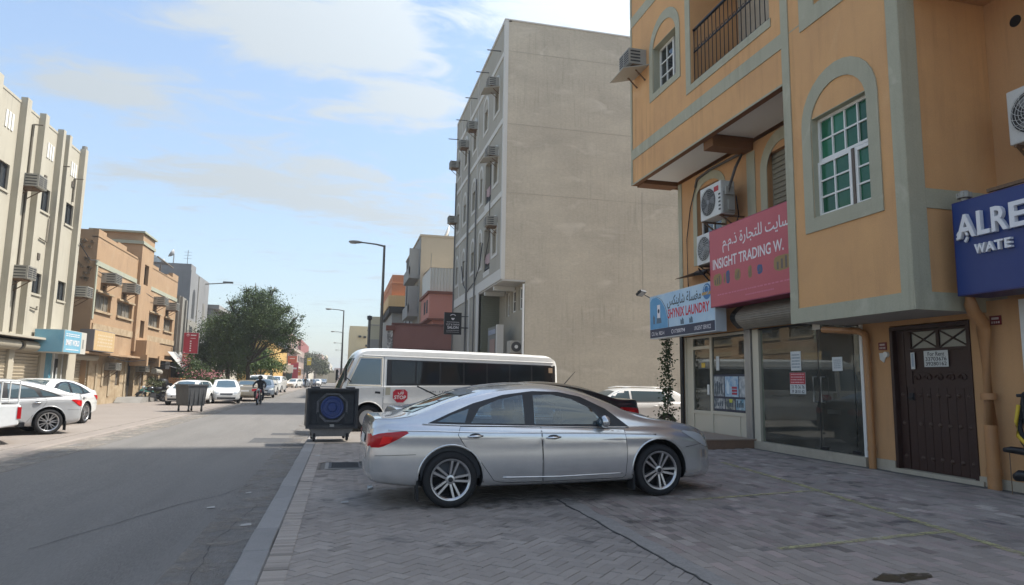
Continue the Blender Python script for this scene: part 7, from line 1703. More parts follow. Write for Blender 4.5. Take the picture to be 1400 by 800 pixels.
for (a, b) in ((16.2, 16.6), (20.0, 20.4), (24.0, 24.4), (26.55, 26.93), (28.88, 29.24), (30.55, 30.9), (32.4, 32.66), (33.1, 33.36), (35.02, 35.36)):
    mb = MB(); FL.box(mb, a, b, 2.98, HL-.06, .001, .24); mb.build('rib', LBR, CB, W=True)
mb = MB(); FL.box(mb, YL0, YL1, 11.85, 11.95, -.3, .02); FL.box(mb, 26.4, YL1, 2.62, 2.99, -.2, .0); FL.box(mb, YL0, 35.36, 2.9, 2.985, .0, .55); mb.build('ledge', LBR, CB, W=True)
mb = MB()
for u in (28.0, 31.7, 34.3):
    for k in range(3): FL.box(mb, u-.15+k*.24, u-.01+k*.24, 10.55, 11.2, .001, .03)
mb.build('vent_strip', WHITEP, CB, W=True)
for (u, v) in ((31.65, 9.65), (31.78, 6.35), (34.5, 10.2)): mb = MB(); FL.box(mb, u-.11, u+.11, v-.13, v+.13, .001, .04); mb.build('vent', mat('vent_brown', (.10, .085, .07), .8), CB, W=True)
mb = MB(); mb.add([(-12.5, YL1, -.2), (-24, YL1, -.2), (-24, YL1, 11.92), (-12.5, YL1, 11.92)], [(0,1,2,3)]); mb.add([(-12.5, YL0, -.2), (-24, YL0, -.2), (-24, YL0, 11.92), (-12.5, YL0, 11.92)], [(0,1,2,3)]); mb.add([(-24, YL0, -.2), (-24, YL1, -.2), (-24, YL1, 11.92), (-24, YL0, 11.92)], [(0,1,2,3)]); mb.add([(-12.5, YL0, 11.9), (-24, YL0, 11.9), (-24, YL1, 11.9), (-12.5, YL1, 11.9)], [(0,1,2,3)]); mb.build('back_and_roof', LB, CB, W=True, fixn=False)
mb = MB(); mb.cyl(FL(35.2, 12.1, .12), FL(35.2, 12.25, .12), .12, n=10); mb.build('roof_cap', CONC, CB, W=True)
for u, z0, z1 in ((30.0, 3.1, 11.4), (32.95, 8.4, 10.6), (34.6, 9.4, 10.5)):
    mb = MB(); mb.cyl(FL(u, z0, .05), FL(u, z1, .05), .045, n=7); mb.cyl(FL(u, z1, .05), FL(u, z1, .4), .03, n=6); mb.build('pipe', mat('old_pipe', (.14, .125, .10), .8), CB, W=True)
cable('thin pipe run with elbows on the cream wall', [FL(31.6, 7.1, .05), FL(32.3, 7.05, .05), FL(32.35, 8.1, .05)], .03, MATS['old_pipe'], 'pipe', 'pipe')
cable('loose cable stub low on the cream wall', [FL(31.3, 4.2, .05), FL(32.0, 4.15, .08), FL(32.1, 4.3, .04)], .03, MATS['old_pipe'], 'pipe', 'pipe')
GL_ = 'window air conditioners on the left side of the street'
for (u, v, lb) in ((29.7, 8.72, 'upper air conditioner on the cream ribbed building'), (29.6, 5.1, 'lower air conditioner on the cream ribbed building'), (35.85, 5.12, 'air conditioner hanging off the far end of the cream building')):
    window_ac(FL, u, v, lb, w=.75, h=.5, d=.72, group=GL_)
SHUT = mat('beige_shutter', (.40, .345, .26), .65, col2=(.34, .29, .21), nscale=1.5, fine=.06, streak=.25); JAMB = mat('cream_jamb', (.42, .38, .30), .85, fine=.06)
mb = MB(); wall(mb, FL, YL0, 37.0, -.15, 2.98, [(15, 18, -.1, 2.5, .2), (19, 22, -.1, 2.5, .2), (23, 26, -.1, 2.5, .2), (27.2, 30.2, -.1, 2.5, .2), (30.65, 33.1, -.1, 2.5, .2), (33.55, 36.0, -.1, 2.5, .25)]); mb.build('shop_wall', JAMB, CB, W=True, fixn=False)
def shutter(parent, F, a, b, c_, d, n=-.12, pitch=.13):
    mb = MB(); k = int((d-c_)/pitch); vs = []
    for i in range(k+1):
        z = c_+(d-c_)*i/k
        for u in (a, b): vs.append(F(u, z-.012, n+.045)); vs.append(F(u, z+.012, n))
    q = []
    for i in range(k):
        p = i*4; q += [(p+1, p+3, p+4+2, p+4), (p, p+2, p+3, p+1)]
    mb.add(vs, q); o = mb.build('shutter', SHUT, parent, W=True, fixn=False); return tag(o, kind='stuff')
for (a, b) in ((15, 18), (19, 22), (23, 26), (27.2, 30.2), (30.65, 33.1)):
    shutter(CB, FL, a+.02, b-.02, -.1, 2.45)
    mb = MB(); mb.cyl(FL(a-.05, 2.62, .18), FL(b+.05, 2.62, .18), .20, n=16); mb.build('shutter_drum', mat('drum_beige', (.30, .27, .21), .7, fine=.1), CB, W=True, smooth=50)
    mb = MB(); mb.cyl(FL(b+.06, 2.60, .18), FL(b+.30, 2.60, .18), .16, n=14); mb.build('drum_motor', DARKM, CB, W=True, smooth=50)
mb = MB(); FL.box(mb, 33.57, 34.7, -.1, 2.45, -.2, -.17); mb.build('shop_glass', mat('blue_film', (.06, .20, .30), .2, col2=(.18, .36, .42), nscale=2.5, namt=.6), CB, W=True)
mb = MB(); FL.box(mb, 34.78, 35.95, -.1, 2.45, -.2, -.16); sd_ = mb.build('shop_door', mat('door_grey_white', (.42, .42, .40), .4, fine=.05), CB, W=True)
mb = MB(); FL.box(mb, 35.0, 35.75, .9, 2.2, -.158, -.15); mb.build('pane', GREYGL, sd_, W=True)
mb = MB(); FL.box(mb, 35.2, 35.5, 1.3, 1.8, -.149, -.145); FL.box(mb, 35.25, 35.45, .55, .8, -.158, -.15); mb.build('notice', PAPER, sd_, W=True)
mb = MB(); FL.box(mb, 34.7, 34.78, -.1, 2.5, -.2, -.1); mb.build('shop_frame', WHITEP, CB, W=True)
mb = MB(); FL.box(mb, 33.5, 36.1, 2.46, 2.62, .0, .5); mb.build('dark_lintel', DARKM, CB, W=True)
# projecting blue sign
FSm = Fac('+X', -11.3)
t = thing('shop_sign', 'light blue projecting shop sign with a white side over the glass shop door', 'sign', (-11.9, 33.2, 2.4)); mb = MB(); mb.box(-12.4, -11.3, 31.95, 34.5, 2.41, 3.36); mb.build('box', mat('sign_side', (.50, .48, .43), .6, fine=.08), t, W=True)
LBL = mat('sky_blue_sign', (.13, .33, .46), .6, col2=(.22, .42, .52), nscale=2, fine=.06)
mb = MB(); FSm.box(mb, 31.97, 33.85, 2.43, 3.34, .0, .012); mb.build('face', LBL, t, W=True)
mb = MB(); mb.box(-12.38, -11.32, 31.935, 31.95, 2.43, 3.34); mb.build('side_face', LBL, t, W=True)
lettering('SMART WORLD', FSm, 32.15, 33.65, 2.72, 2.97, .016, SW, t, .03); lettering('للجوال', FSm, 32.3, 33.2, 3.08, 3.24, .016, SW, t) if False else None
scribble(t, FSm, 32.1, 33.6, 3.08, 3.24, .014, 2, SW, 8); scribble(t, FSm, 32.2, 33.6, 2.50, 2.60, .014, 1, SW, 10)
mb = MB(); FSm.box(mb, 34.05, 34.2, 2.65, 3.05, .0, .01); mb.build('print', mat('grey_print', (.25, .25, .24), .7), t, W=True)

# ---------------------------------------------------------------- tan weathered building
TAN = mat('tan_weathered', (.40, .265, .155), .92, col2=(.31, .205, .125), nscale=.9, namt=.45, bump=.5, bscale=22, streak=.65, fine=.10, spots=(.55, .60, .80, (.40, .30, .20)))
TANL = mat('tan_flaking', (.42, .33, .22), .92, col2=(.30, .215, .13), nscale=2.2, namt=.75, bump=.6, bscale=20, fine=.14, streak=.4)
BANDG = mat('pale_green_band', (.36, .37, .29), .88, col2=(.30, .31, .245), nscale=2, streak=.4, fine=.06)
FT_ = Fac('+X', -12.8); YT0, YT1 = 39.4, 57.4
TB = thing('tan_building', 'old tan two storey building with a pale green band and flaking lower wall', 'building', (-12.8, YT0, 0))
TW = [(39.75, 42.3, 4.92, 5.86), (43.4, 46.3, 4.92, 5.80), (49.8, 52.9, 4.82, 5.74), (54.1, 56.6, 4.80, 5.72)]
mb = MB(); wall(mb, FT_, YT0, YT1, 2.6, 8.75, [h+(.25,) for h in TW]+[(47.6, 48.5, 7.3, 8.55, .3), (47.6, 48.6, 3.9, 5.05, .3)]); FT2 = Fac('-Y', YT0); wall(mb, FT2, -24, -12.8, -.2, 8.75); mb.add([(-24, YT0, -.2), (-24, YT1, -.2), (-24, YT1, 8.6), (-24, YT0, 8.6)], [(0,1,2,3)]); mb.add([(-12.8, YT1, -.2), (-24, YT1, -.2), (-24, YT1, 8.7), (-12.8, YT1, 8.7)], [(0,1,2,3)]); mb.add([(-12.8, YT0, 8.3), (-24, YT0, 8.3), (-24, YT1, 8.3), (-12.8, YT1, 8.3)], [(0,1,2,3)])
mb.build('front_wall', TAN, TB, W=True, fixn=False)
mb = MB()      # uneven parapet with a stair tower
for a, b, z in ((39.4, 40.6, 9.15), (40.6, 42.6, 8.98), (42.6, 44.2, 9.08), (44.2, 46.6, 8.86)): FT_.box(mb, a, b, 8.7, z, -.3, .0)
mb.build('parapet', TAN, TB, W=True); mb = MB()
for a, b, z in ((49.5, 51.6, 8.98), (51.6, 54.0, 8.80), (54.0, 55.6, 8.92), (55.6, 57.4, 9.25)): FT_.box(mb, a, b, 8.7, z, -.3, .0)
mb.build('parapet', TAN, TB, W=True); mb = MB(); FT2.box(mb, -24, -13.1, 8.7, 9.1, -.3, -.001)
mb.build('parapet', TAN, TB, W=True)
mb = MB(); FT_.box(mb, 46.6, 49.45, 2.9, 10.45, -3.0, .12) if False else None
wall(mb, Fac('+X', -12.62), 46.7, 49.4, 3.0, 10.45, [(47.55, 48.5, 7.3, 8.6, .3), (47.6, 48.5, 3.9, 5.0, .3)]); mb.add([(-12.62, 46.7, 3.0), (-15.5, 46.7, 3.0), (-15.5, 46.7, 10.45), (-12.62, 46.7, 10.45)], [(0,1,2,3)]); mb.add([(-12.62, 49.4, 3.0), (-15.5, 49.4, 3.0), (-15.5, 49.4, 10.45), (-12.62, 49.4, 10.45)], [(0,1,2,3)]); mb.add([(-12.62, 46.7, 10.45), (-15.5, 46.7, 10.45), (-15.5, 49.4, 10.45), (-12.62, 49.4, 10.45)], [(0,1,2,3)]); mb.build('stair_tower', TAN, TB, W=True, fixn=False)
mb = MB(); mb.box(-15.6, -12.55, 46.6, 49.5, 9.75, 9.95); mb.box(-15.7, -12.5, 46.5, 49.6, 10.45, 10.56); FT_.box(mb, 39.3, 46.6, 7.22, 7.48, .001, .05); FT_.box(mb, 49.45, 57.4, 7.22, 7.48, .001, .05); FT_.box(mb, 39.42, 39.62, 4.4, 7.2, .001, .05); mb.build('green_band', BANDG, TB, W=True)
mb = MB(); FT_.box(mb, 39.62, 46.6, 3.82, 4.20, .001, .06); FT_.box(mb, 49.45, 57.4, 3.82, 4.20, .001, .06); mb.build('lower_band', TANL, TB, W=True)
OLDW = mat('old_curtain', (.24, .22, .18), .7, col2=(.10, .09, .08), nscale=4, stretch=(1, 4, .4), namt=.7)
for h in TW:
    window(TB, FT_, h, .18, 4, 1, mat('old_frame', (.22, .19, .14), .7), OLDW, .07, .06)
    mb = MB(); FT_.box(mb, h[0]-.1, h[1]+.1, h[3], h[3]+.10, .0, .14); FT_.box(mb, h[0]-.08, h[1]+.08, h[2]-.12, h[2]-.001, .0, .10); mb.build('sill', TANL, TB, W=True)
for (a, b, c_, d) in ((47.56, 48.49, 7.31, 8.59), (47.61, 48.49, 3.91, 4.99)): mb = MB(); Fac('+X', -12.62).box(mb, a, b, c_, d, -.32, -.28); mb.build('dark_opening', ACD, TB, W=True)
for (u, v, lb) in ((40.9, 6.42, 'first air conditioner along the tan wall, nearest the cream building'), (44.5, 6.35, 'second air conditioner along the tan wall, left of the stair tower'), (51.4, 6.35, 'air conditioner just right of the stair tower'), (54.8, 6.32, 'last air conditioner at the far end of the tan wall')): window_ac(FT_, u, v, lb, w=1.0, h=.55, d=.72, group=GL_)
# dark tapering patches on the plaster below the units
for u in (40.9, 44.5, 51.4, 54.8): mb = MB(); mb.prism([(u-.2, 6.3), (u+.2, 6.3), (u+.12, 5.95), (u-.1, 5.92)], FT_, .001, .006); mb.build('under_unit_patch', mat('under_unit_patch', (.13, .085, .05), .95, fine=.2), TB, W=True)
# lower storey: flaking wall set back under the ledge, brackets, door, shutter
FTL = Fac('+X', -13.0)
mb = MB(); wall(mb, FTL, 37.0, YT1, -.2, 2.62, [(37.35, 40.4, -.15, 2.3, .15), (47.15, 48.6, .0, 2.25, .3), (44.9, 45.7, .9, 1.9, .15), (50.0, 50.8, .8, 1.9, .15)]); mb.build('lower_wall', TANL, TB, W=True, fixn=False)
mb = MB(); mb.box(-13.2, -12.3, 37.0, YT1, 2.56, 2.66); mb.build('ledge', TAN, TB, W=True)
mb = MB(); mb.box(-13.0, -12.0, 47.0, 50.2, 2.66, 3.7); mb.box(-12.9, -11.9, 46.95, 47.3, 2.1, 2.8); mb.box(-12.9, -11.9, 49.9, 50.25, 2.1, 2.8); mb.build('bracket_bay', TAN, TB, W=True)
shutter(TB, FTL, 37.4, 40.38, -.15, 2.25, n=-.1)
mb = MB(); mb.cyl(FTL(37.3, 2.42, .2), FTL(40.6, 2.42, .2), .19, n=16); mb.build('shutter_drum', MATS['drum_beige'], TB, W=True, smooth=50)
mb = MB(); FTL.box(mb, 47.2, 48.55, .0, 2.24, -.28, -.24); mb.build('door', mat('dark_doorway', (.035, .028, .022), .8), TB, W=True)
for (a, b, c_, d) in ((44.9, 45.7, .9, 1.9), (50.0, 50.8, .8, 1.9)): mb = MB(); FTL.box(mb, a, b, c_, d, -.15, -.12); mb.build('boarded_window', mat('boarded', (.12, .10, .08), .85, fine=.15), TB, W=True)
for u, v0, v1 in ((41.4, .6, 2.1), (42.4, .9, 2.1), (43.6, .3, 2.2), (46.5, 0, 2.4)): mb = MB(); FTL.box(mb, u, u+.28, v0, v1, .001, .05); mb.build('patch_board', mat('tan_board', (.36, .29, .20), .8, fine=.1), TB, W=True)
window_ac(FTL, 43.3, 1.78, 'small air conditioner low on the flaking wall left of the dark doorway', w=.9, h=.42, d=.6, group=GL_); window_ac(FTL, 49.3, 1.75, 'small air conditioner low on the flaking wall right of the dark doorway', w=.9, h=.45, d=.6, group=GL_)
t = thing('outdoor_units', 'outdoor unit and fat duct under the ledge at the end of the tan wall', 'air conditioner', (-12.5, 52.5, 2.0), group=GL_); mb = MB(); mb.box(-12.95, -12.3, 53.4, 54.6, 2.0, 2.55); mb.build('case', ACD, t, W=True); mb = MB(); mb.cyl((-12.6, 51.6, 1.85), (-12.6, 53.3, 1.75), .2, n=12); mb.build('duct', ACB, t, W=True)
t.name = 'outdoor_unit'
# broken edge of the near corner
mb = MB(); rr = random.Random(4)
for i in range(26): z = 6.4+rr.random()*2.3; x = -13.0-rr.random()*.7; s_ = rr.uniform(.08, .2); mb.obox((x, YT0-.02, z), (s_, .1, s_*.7), Matrix.Rotation(rr.random(), 3, 'Y'))
mb.build('broken_plaster', mat('broken_stone', (.20, .15, .10), .95, fine=.25), TB, W=True)
# orange printed box sign
FO2 = Fac('+X', -12.15)
t = thing('shop_sign', 'weathered orange box sign with faded print beside the light blue sign', 'sign', (-12.4, 39.6, 2.7)); mb = MB(); mb.box(-12.8, -12.15, 38.1, 41.3, 2.70, 3.78); mb.build('box', mat('sign_side_grey', (.19, .18, .18), .7), t, W=True)
mb = MB(); FO2.box(mb, 38.14, 41.26, 2.74, 3.74, .0, .012); mb.build('face', mat('faded_orange_sign', (.46, .30, .13), .8, col2=(.52, .40, .24), nscale=2.5, namt=.6, stretch=(1, 3, .6), fine=.1), t, W=True)
scribble(t, FO2, 38.6, 40.9, 2.9, 3.6, .014, 4, mat('faded_print', (.54, .44, .30), .8), 6)
# rooftop clutter behind the parapet
t = thing('roof_canopy', 'small ramshackle timber canopy on the roof of the tan building', 'canopy', (-14, 53, 8.4)); mb = MB()
for x, yv in ((-13.5, 51.5), (-13.5, 54.8), (-15.5, 51.5), (-15.5, 54.8)): mb.cyl((x, yv, 8.3), (x, yv, 9.7), .05, n=6)
mb.build('post', mat('grey_timber', (.13, .115, .10), .9), t, W=True); mb = MB()
for k in range(9): mb.bar((-12.9, 51.0+k*.5, 9.75), (-16, 51.2+k*.45, 9.9), .08, .04)
mb.bar((-12.8, 51, 9.7), (-12.8, 55.5, 9.62), .08); mb.build('rafter', MATS['grey_timber'], t, W=True); mb = MB(); mb.box(-15.5, -13.3, 51.6, 53.2, 8.3, 9.4); mb.build('tank', ACD, t, W=True)
t = thing('roof_screen', 'pale block screen standing on the roof left of the stair tower', 'screen wall', (-14, 45, 8.3)); mb = MB(); mb.box(-14.6, -14.4, 43.2, 46.6, 8.3, 9.7); mb.build('wall', mat('pale_block', (.33, .30, .25), .9, fine=.1), t, W=True); mb = MB()
for i in range(7):
    for j in range(3): mb.box(-14.399, -14.38, 43.3+i*.46, 43.62+i*.46, 8.5+j*.4, 8.78+j*.4)
mb.build('block', TANL, t, W=True); tag(t.children[1], kind='stuff')
t = thing('kerb_block', 'low concrete ramp and blocks in front of the dark doorway', 'ramp', (-11.8, 46, -.09)); mb = MB(); mb.prism([(44.6, -.09), (48.8, -.09), (48.2, .18), (45.2, .22)], Fac('+X', -12.9), 0, 1.4); mb.build('ramp', CONC, t, W=True)
# dark tanks, crates
t = thing('water_tank', 'stacked dark plastic tanks against the end of the tan wall', 'tank', (-12.0, 51.6, -.09))
for z, r_ in ((0, .42), (.72, .40)): mb = MB(); mb.lathe([(.0001, 0), (r_, .02), (r_, .5), (r_*.8, .64), (.12, .70), (.0001, .71)], (0, 0, z), 'Z', 18); mb.build('tank', BLACKP, t, smooth=40)
CR_ = mat('crate_orange_wood', (.34, .17, .065), .85, fine=.2)
k = 0
for i in range(2):
    for j in range(3):
        t = thing('crate', ['bottom left wooden crate behind the old hatchback', 'middle left wooden crate behind the old hatchback', 'top left wooden crate behind the old hatchback', 'bottom right wooden crate behind the old hatchback', 'middle right wooden crate behind the old hatchback', 'top right wooden crate behind the old hatchback'][k], 'crate', (-11.6, 53.6+i*.95, -.09+j*.5), group='wooden crates stacked by the tan building'); k += 1
        mb = MB(); mb.box(-.40, .40, -.42, .42, .02, .06); mb.build('base', CR_, t); mb = MB()
        for z in (.10, .24, .38): mb.box(.36, .40, -.42, .42, z, z+.09); mb.box(-.40, -.36, -.42, .42, z, z+.09); mb.box(-.36, .36, -.42, -.39, z, z+.09); mb.box(-.36, .36, .39, .42, z, z+.09)
        mb.build('slat', CR_, t); mb = MB()
        for a in (-.36, .34):
            for b in (-.39, .37): mb.box(a, a+.03, b, b+.03, .06, .49)
        mb.build('post', CR_, t)

# ---------------------------------------------------------------- grey pillar block, grey house behind
RAWC = mat('raw_concrete', (.27, .255, .225), .92, col2=(.20, .19, .17), nscale=1.0, namt=.5, bump=.4, bscale=18, streak=.5, fine=.1)
t = thing('concrete_block_house', 'narrow raw concrete house front between the tan building and the trees', 'building', (-12.9, 58, 0)); mb = MB(); mb.box(-24, -12.6, 57.5, 59.8, 2.9, 7.75); mb.build('wall', RAWC, t, W=True)
mb = MB(); mb.box(-12.595, -12.4, 57.6, 57.9, 3, 7.7); mb.box(-12.595, -12.45, 59.3, 59.6, 3, 7.6); mb.build('pilaster', RAWC, t, W=True); mb = MB(); mb.box(-24, -12.4, 59.85, 63.6, -.1, 6.1); mb.build('side_wing', RAWC, t, W=True); mb = MB(); mb.box(-12.4, -12.37, 60.6, 61.6, 4.2, 5.6); mb.build('window', ACD, t, W=True)
mb = MB(); mb.box(-24, -12.9, 57.5, 59.8, -.1, 2.89); mb.build('dark_shop', mat('dark_shop_inside', (.05, .035, .025), .9), t, W=True)
mb = MB(); mb.add([(-12.6, 55.0, 2.3), (-12.6, 59.4, 2.6), (-11.5, 59.2, 2.2), (-11.5, 55.4, 1.95), (-12.6, 55.0, 3.3), (-12.6, 59.4, 3.4)], [(0,1,2,3),(4,5,2,3)]); mb.build('torn_awning', mat('torn_awning', (.40, .40, .39), .8, fine=.15), t, W=True, fixn=False)
t = thing('grey_house', 'grey rendered house with an arched niche rising behind the trees', 'building', (-13.2, 63.7, 0)); GH = mat('grey_house_render', (.235, .235, .235), .9, col2=(.19, .19, .19), nscale=.6, fine=.08, streak=.3)
mb = MB(); mb.box(-26, -13.2, 63.7, 72, -.1, 10.7); mb.build('wall', GH, t, W=True); mb = MB(); mb.box(-17.5, -13.3, 64.0, 66, 10.7, 11.3); mb.box(-26, -18, 64, 71, 10.7, 11.1); mb.build('parapet', GH, t, W=True)
FGH = Fac('+X', -13.2); mb = MB(); mb.prism(arch_pts(65.4, .55, 6.6, 8.6, .6), FGH, .001, .012); mb.build('niche', ACD, t, W=True)
mb = MB(); FGH.box(mb, 66.9, 67.1, 5.5, 10.6, .0, .06); FGH.box(mb, 69.5, 70.6, 6.8, 8.4, .001, .03); mb.build('panel', RAWC, t, W=True)
DSH = None
for (x, yv, z, s_, lb) in ((-15.0, 65, 11.3, .42, 'grey satellite dish on the grey house, edge on'), (-16.2, 67, 10.7, .45, 'tilted satellite dish at the middle of the grey house roof'), (-18.4, 66, 11.1, .35, 'small round satellite dish at the back of the grey house roof')):
    t = thing('satellite_dish', lb, 'satellite dish', (x, yv, z), R(8), group='dishes on the grey house roof'); mb = MB(); mb.lathe([(.0001, 0), (.5*s_, .08), (.95*s_, .28), (.93*s_, .30), (.5*s_, .11), (.0001, .03)], (0, 0, .9), Matrix(((.5,0,-.87),(0,1,0),(.87,0,.5))), 18); mb.build('dish', mat('dish_grey', (.32, .32, .32), .6), t, smooth=True, fixn=False); mb = MB(); mb.cyl((0, 0, 0), (0, 0, .95), .05, n=7); mb.build('mast', STEEL, t)
t = thing('lamp_arm', 'lamp on a horizontal arm reaching from the grey house roof', 'lamp', (-13.2, 70, 10.2)); mb = MB(); mb.cyl((-13.4, 70, 10.3), (-11.0, 70, 10.55), .05, n=7); mb.build('arm', LAMP, t, W=True); mb = MB(); mb.box(-11.6, -10.7, 69.85, 70.15, 10.5, 10.66); mb.build('head', LAMP, t, W=True)
# red projecting banner sign
FRd = Fac('-Y', 57.0)
t = thing('banner_sign', 'red projecting sign with white lettering beside the concrete house', 'sign', (-12.2, 57, 3.2)); mb = MB(); mb.box(-12.0, -10.92, 57.0, 57.2, 3.25, 4.86); mb.build('box', mat('sign_side_white', (.55, .5, .48), .6), t, W=True)
REDS = mat('crimson_sign', (.42, .035, .06), .5, col2=(.38, .03, .05), nscale=2); mb = MB(); mb.box(-11.98, -10.94, 56.985, 57.0, 3.27, 4.84); mb.build('face', REDS, t, W=True)
for i in range(5): mb = MB(); FRd.box(mb, -11.52, -11.42, 3.42+i*.18, 3.52+i*.18, .016, .02); mb.build('letter', SW, t, W=True)
mb = MB(); FRd.box(mb, -11.5, -11.1, 4.62, 4.70, .016, .02); FRd.box(mb, -11.5, -11.15, 4.40, 4.44, .016, .02); mb.tube([FRd(-11.7+.08*cos(q), 4.66+.08*sin(q), .018) for q in lin(0, 2*pi, 12)], .015, 5); mb.build('print', SW, t, W=True)
t = thing('menu_board', 'small orange red board hanging below the red projecting sign', 'sign', (-11.8, 57.1, 2.2)); mb = MB(); mb.box(-12.0, -11.6, 57.02, 57.12, 2.25, 3.2); mb.build('board', mat('orange_red_board', (.46, .09, .04), .6), t, W=True)
mb = MB()
for i in range(4): mb.box(-11.95, -11.65, 57.005, 57.02, 2.4+i*.2, 2.5+i*.2)
mb.build('print', mat('board_print', (.58, .34, .26), .7), t, W=True)

for lb, pts in (('thin wires strung along the tan wall above its windows', [FT_(39.6, 6.9, .1), FT_(42, 6.75, .15), FT_(46.5, 6.95, .12), FT_(50, 6.7, .2), FT_(57, 6.9, .1)]), ('drooping wire from the cream building to the tan building', [FL(35.2, 7.6, .3), FL(37, 7.1, .2), FT_(39.5, 7.5, .1)]), ('wires hanging below the ledge of the tan wall', [FTL(41, 2.5, .7), FTL(44, 2.3, .75), FTL(47, 2.45, 1.0), FTL(52, 2.3, .75), FTL(57, 2.5, .7)])): cable(lb, pts, .022)
# ---------------------------------------------------------------- trees
BARK = mat('bark', (.10, .08, .06), .95, col2=(.06, .05, .04), nscale=6, bump=.8, bscale=20)
def leafmat(name, a, b):
    m = mat(name, a, .55, col2=b, nscale=1.1, namt=.75, fine=.3, finescale=6, spec=.25); return m
LG1 = leafmat('dark_foliage', (.034, .060, .016), (.075, .110, .032)); LG2 = leafmat('bright_foliage', (.065, .11, .025), (.10, .15, .04)); LG3 = leafmat('olive_foliage', (.07, .08, .035), (.10, .11, .05)); FLW = mat('pink_flower', (.34, .13, .14), .7, col2=(.22, .07, .08), nscale=6)
def tree(label, loc, trunk_h, clumps, n, lm, leaf=.16, name='tree', seed=1, twig=True, trunk_r=.22, cat='tree', group=None):
    r_ = random.Random(seed); npr = np.random.default_rng(seed); t = thing(name, label, cat, loc, group=group)
    mb = MB(); top = Vector((0, 0, trunk_h)); mb.tube([(0, 0, -.2), (.05, .02, trunk_h*.4), (-.04, .03, trunk_h*.8), top], [trunk_r, trunk_r*.85, trunk_r*.75, trunk_r*.6], 8)
    mb.build('trunk', BARK, t, smooth=True)
    mb = MB()
    for (c, rad) in clumps:
        c = Vector(c); mid = (top+c)/2+Vector((r_.gauss(0, .2), r_.gauss(0, .2), r_.gauss(.1, .2))); mb.tube([top-Vector((0, 0, .3)), mid, c], [trunk_r*.45, trunk_r*.28, .03], 6)
        for q in range(5):
            d = Vector((r_.gauss(0, 1), r_.gauss(0, 1), r_.gauss(.3, .8))).normalized(); mb.tube([c*.6+mid*.4, c+d*rad[0]*.45, c+d*rad[0]*.95], [.05, .03, .008], 5)
    mb.build('limb', BARK, t, smooth=True)
    tot = sum(rad[0]*rad[1]*rad[2] for _, rad in clumps); V, F_ = [], []
    P = []
    for (c, rad) in clumps:
        k = int(n*rad[0]*rad[1]*rad[2]/tot); sub = max(6, int(k/55))
        d = npr.normal(size=(sub, 3)); d /= np.linalg.norm(d, axis=1)[:, None]; rr = npr.random(sub)**.45; cc = np.array(c)+d*rr[:, None]*np.array(rad)
        idx = npr.integers(0, sub, k); spread = npr.uniform(.16, .34, sub)*np.mean(rad)*.72
        off = npr.normal(size=(k, 3))*np.array([1.25, 1.25, .55]); P.append(cc[idx]+off*spread[idx][:, None])
    P = np.concatenate(P); k = len(P); D = npr.normal(size=(k, 3)); D[:, 2] -= .25; D /= np.linalg.norm(D, axis=1)[:, None]
    U = np.cross(D, npr.normal(size=(k, 3))); U /= np.linalg.norm(U, axis=1)[:, None]; L_ = leaf*npr.uniform(.6, 1.3, k)[:, None]
    A = P; B = P+D*L_*.5+U*L_*.28; C_ = P+D*L_; E_ = P+D*L_*.5-U*L_*.28
    V = np.stack([A, B, C_, E_], axis=1).reshape(-1, 3); me = bpy.data.meshes.new('crown'); me.vertices.add(4*k); me.vertices.foreach_set('co', V.ravel()); me.loops.add(4*k); me.loops.foreach_set('vertex_index', np.arange(4*k)); me.polygons.add(k); me.polygons.foreach_set('loop_start', np.arange(k)*4); me.polygons.foreach_set('loop_total', np.full(k, 4)); me.update(); me.validate(); me.materials.append(lm); link('crown', me, t); return t
T1 = tree('tall dark acacia tree with ragged crown leaning over the parked cars', (-7.3, 58, -.1), 3.0, [((.4, 0, 7.0), (2.0, 2.2, 1.5)), ((1.6, -.5, 6.0), (1.9, 2.0, 1.3)), ((-.6, .3, 5.6), (2.0, 2.0, 1.5)), ((2.3, 0, 4.8), (1.5, 1.6, 1.0)), ((.3, -.3, 8.1), (1.2, 1.2, .75)), ((-1.2, 0, 4.2), (1.6, 1.6, 1.3)), ((3.1, .1, 5.6), (.8, .9, .6)), ((3.5, .2, 6.5), (.5, .5, .3)), ((-1.7, .2, 7.5), (.6, .6, .4)), ((1.5, .1, 8.75), (.5, .5, .35)), ((2.7, 0, 7.3), (.7, .7, .4)), ((2.9, 0, 3.8), (.6, .6, .45)), ((-.5, 0, 8.6), (.5, .5, .3))], 50000, LG1, .125, seed=3)
T2 = tree('wide dark tree nearest the tan building, low over the white saloon', (-9.9, 60.5, -.1), 2.4, [((0, 0, 5.0), (2.0, 2.0, 1.4)), ((-1.3, 0, 4.0), (1.3, 1.4, 1.1)), ((1.2, -.3, 4.4), (1.6, 1.6, 1.5)), ((-1.3, -.4, 3.2), (1.3, 1.3, 1.1)), ((.5, -.6, 3.0), (1.6, 1.5, 1.3)), ((1.6, 0, 2.4), (1.1, 1.2, .9)), ((-.3, -.8, 1.9), (1.3, 1.1, .8))], 36000, LG1, .12, seed=8)
T2b = tree('dark tree between the wide one and the tall acacia', (-8.7, 57.5, -.1), 2.2, [((-.4, 0, 5.7), (1.5, 1.6, 1.2)), ((.3, 0, 4.4), (1.5, 1.6, 1.3)), ((0, -.4, 3.0), (1.4, 1.4, 1.2))], 15000, LG1, .12, seed=18)
T3 = tree('bright green small tree between the dark trees and the yellow building', (-7.6, 69, -.1), 1.6, [((0, 0, 3.2), (1.6, 1.6, 1.1)), ((1.0, -.3, 2.6), (1.2, 1.3, .8)), ((-1.2, 0, 2.8), (1.3, 1.3, 1.0)), ((.3, 0, 4.1), (.9, 1, .6))], 8000, LG2, .17, seed=5)
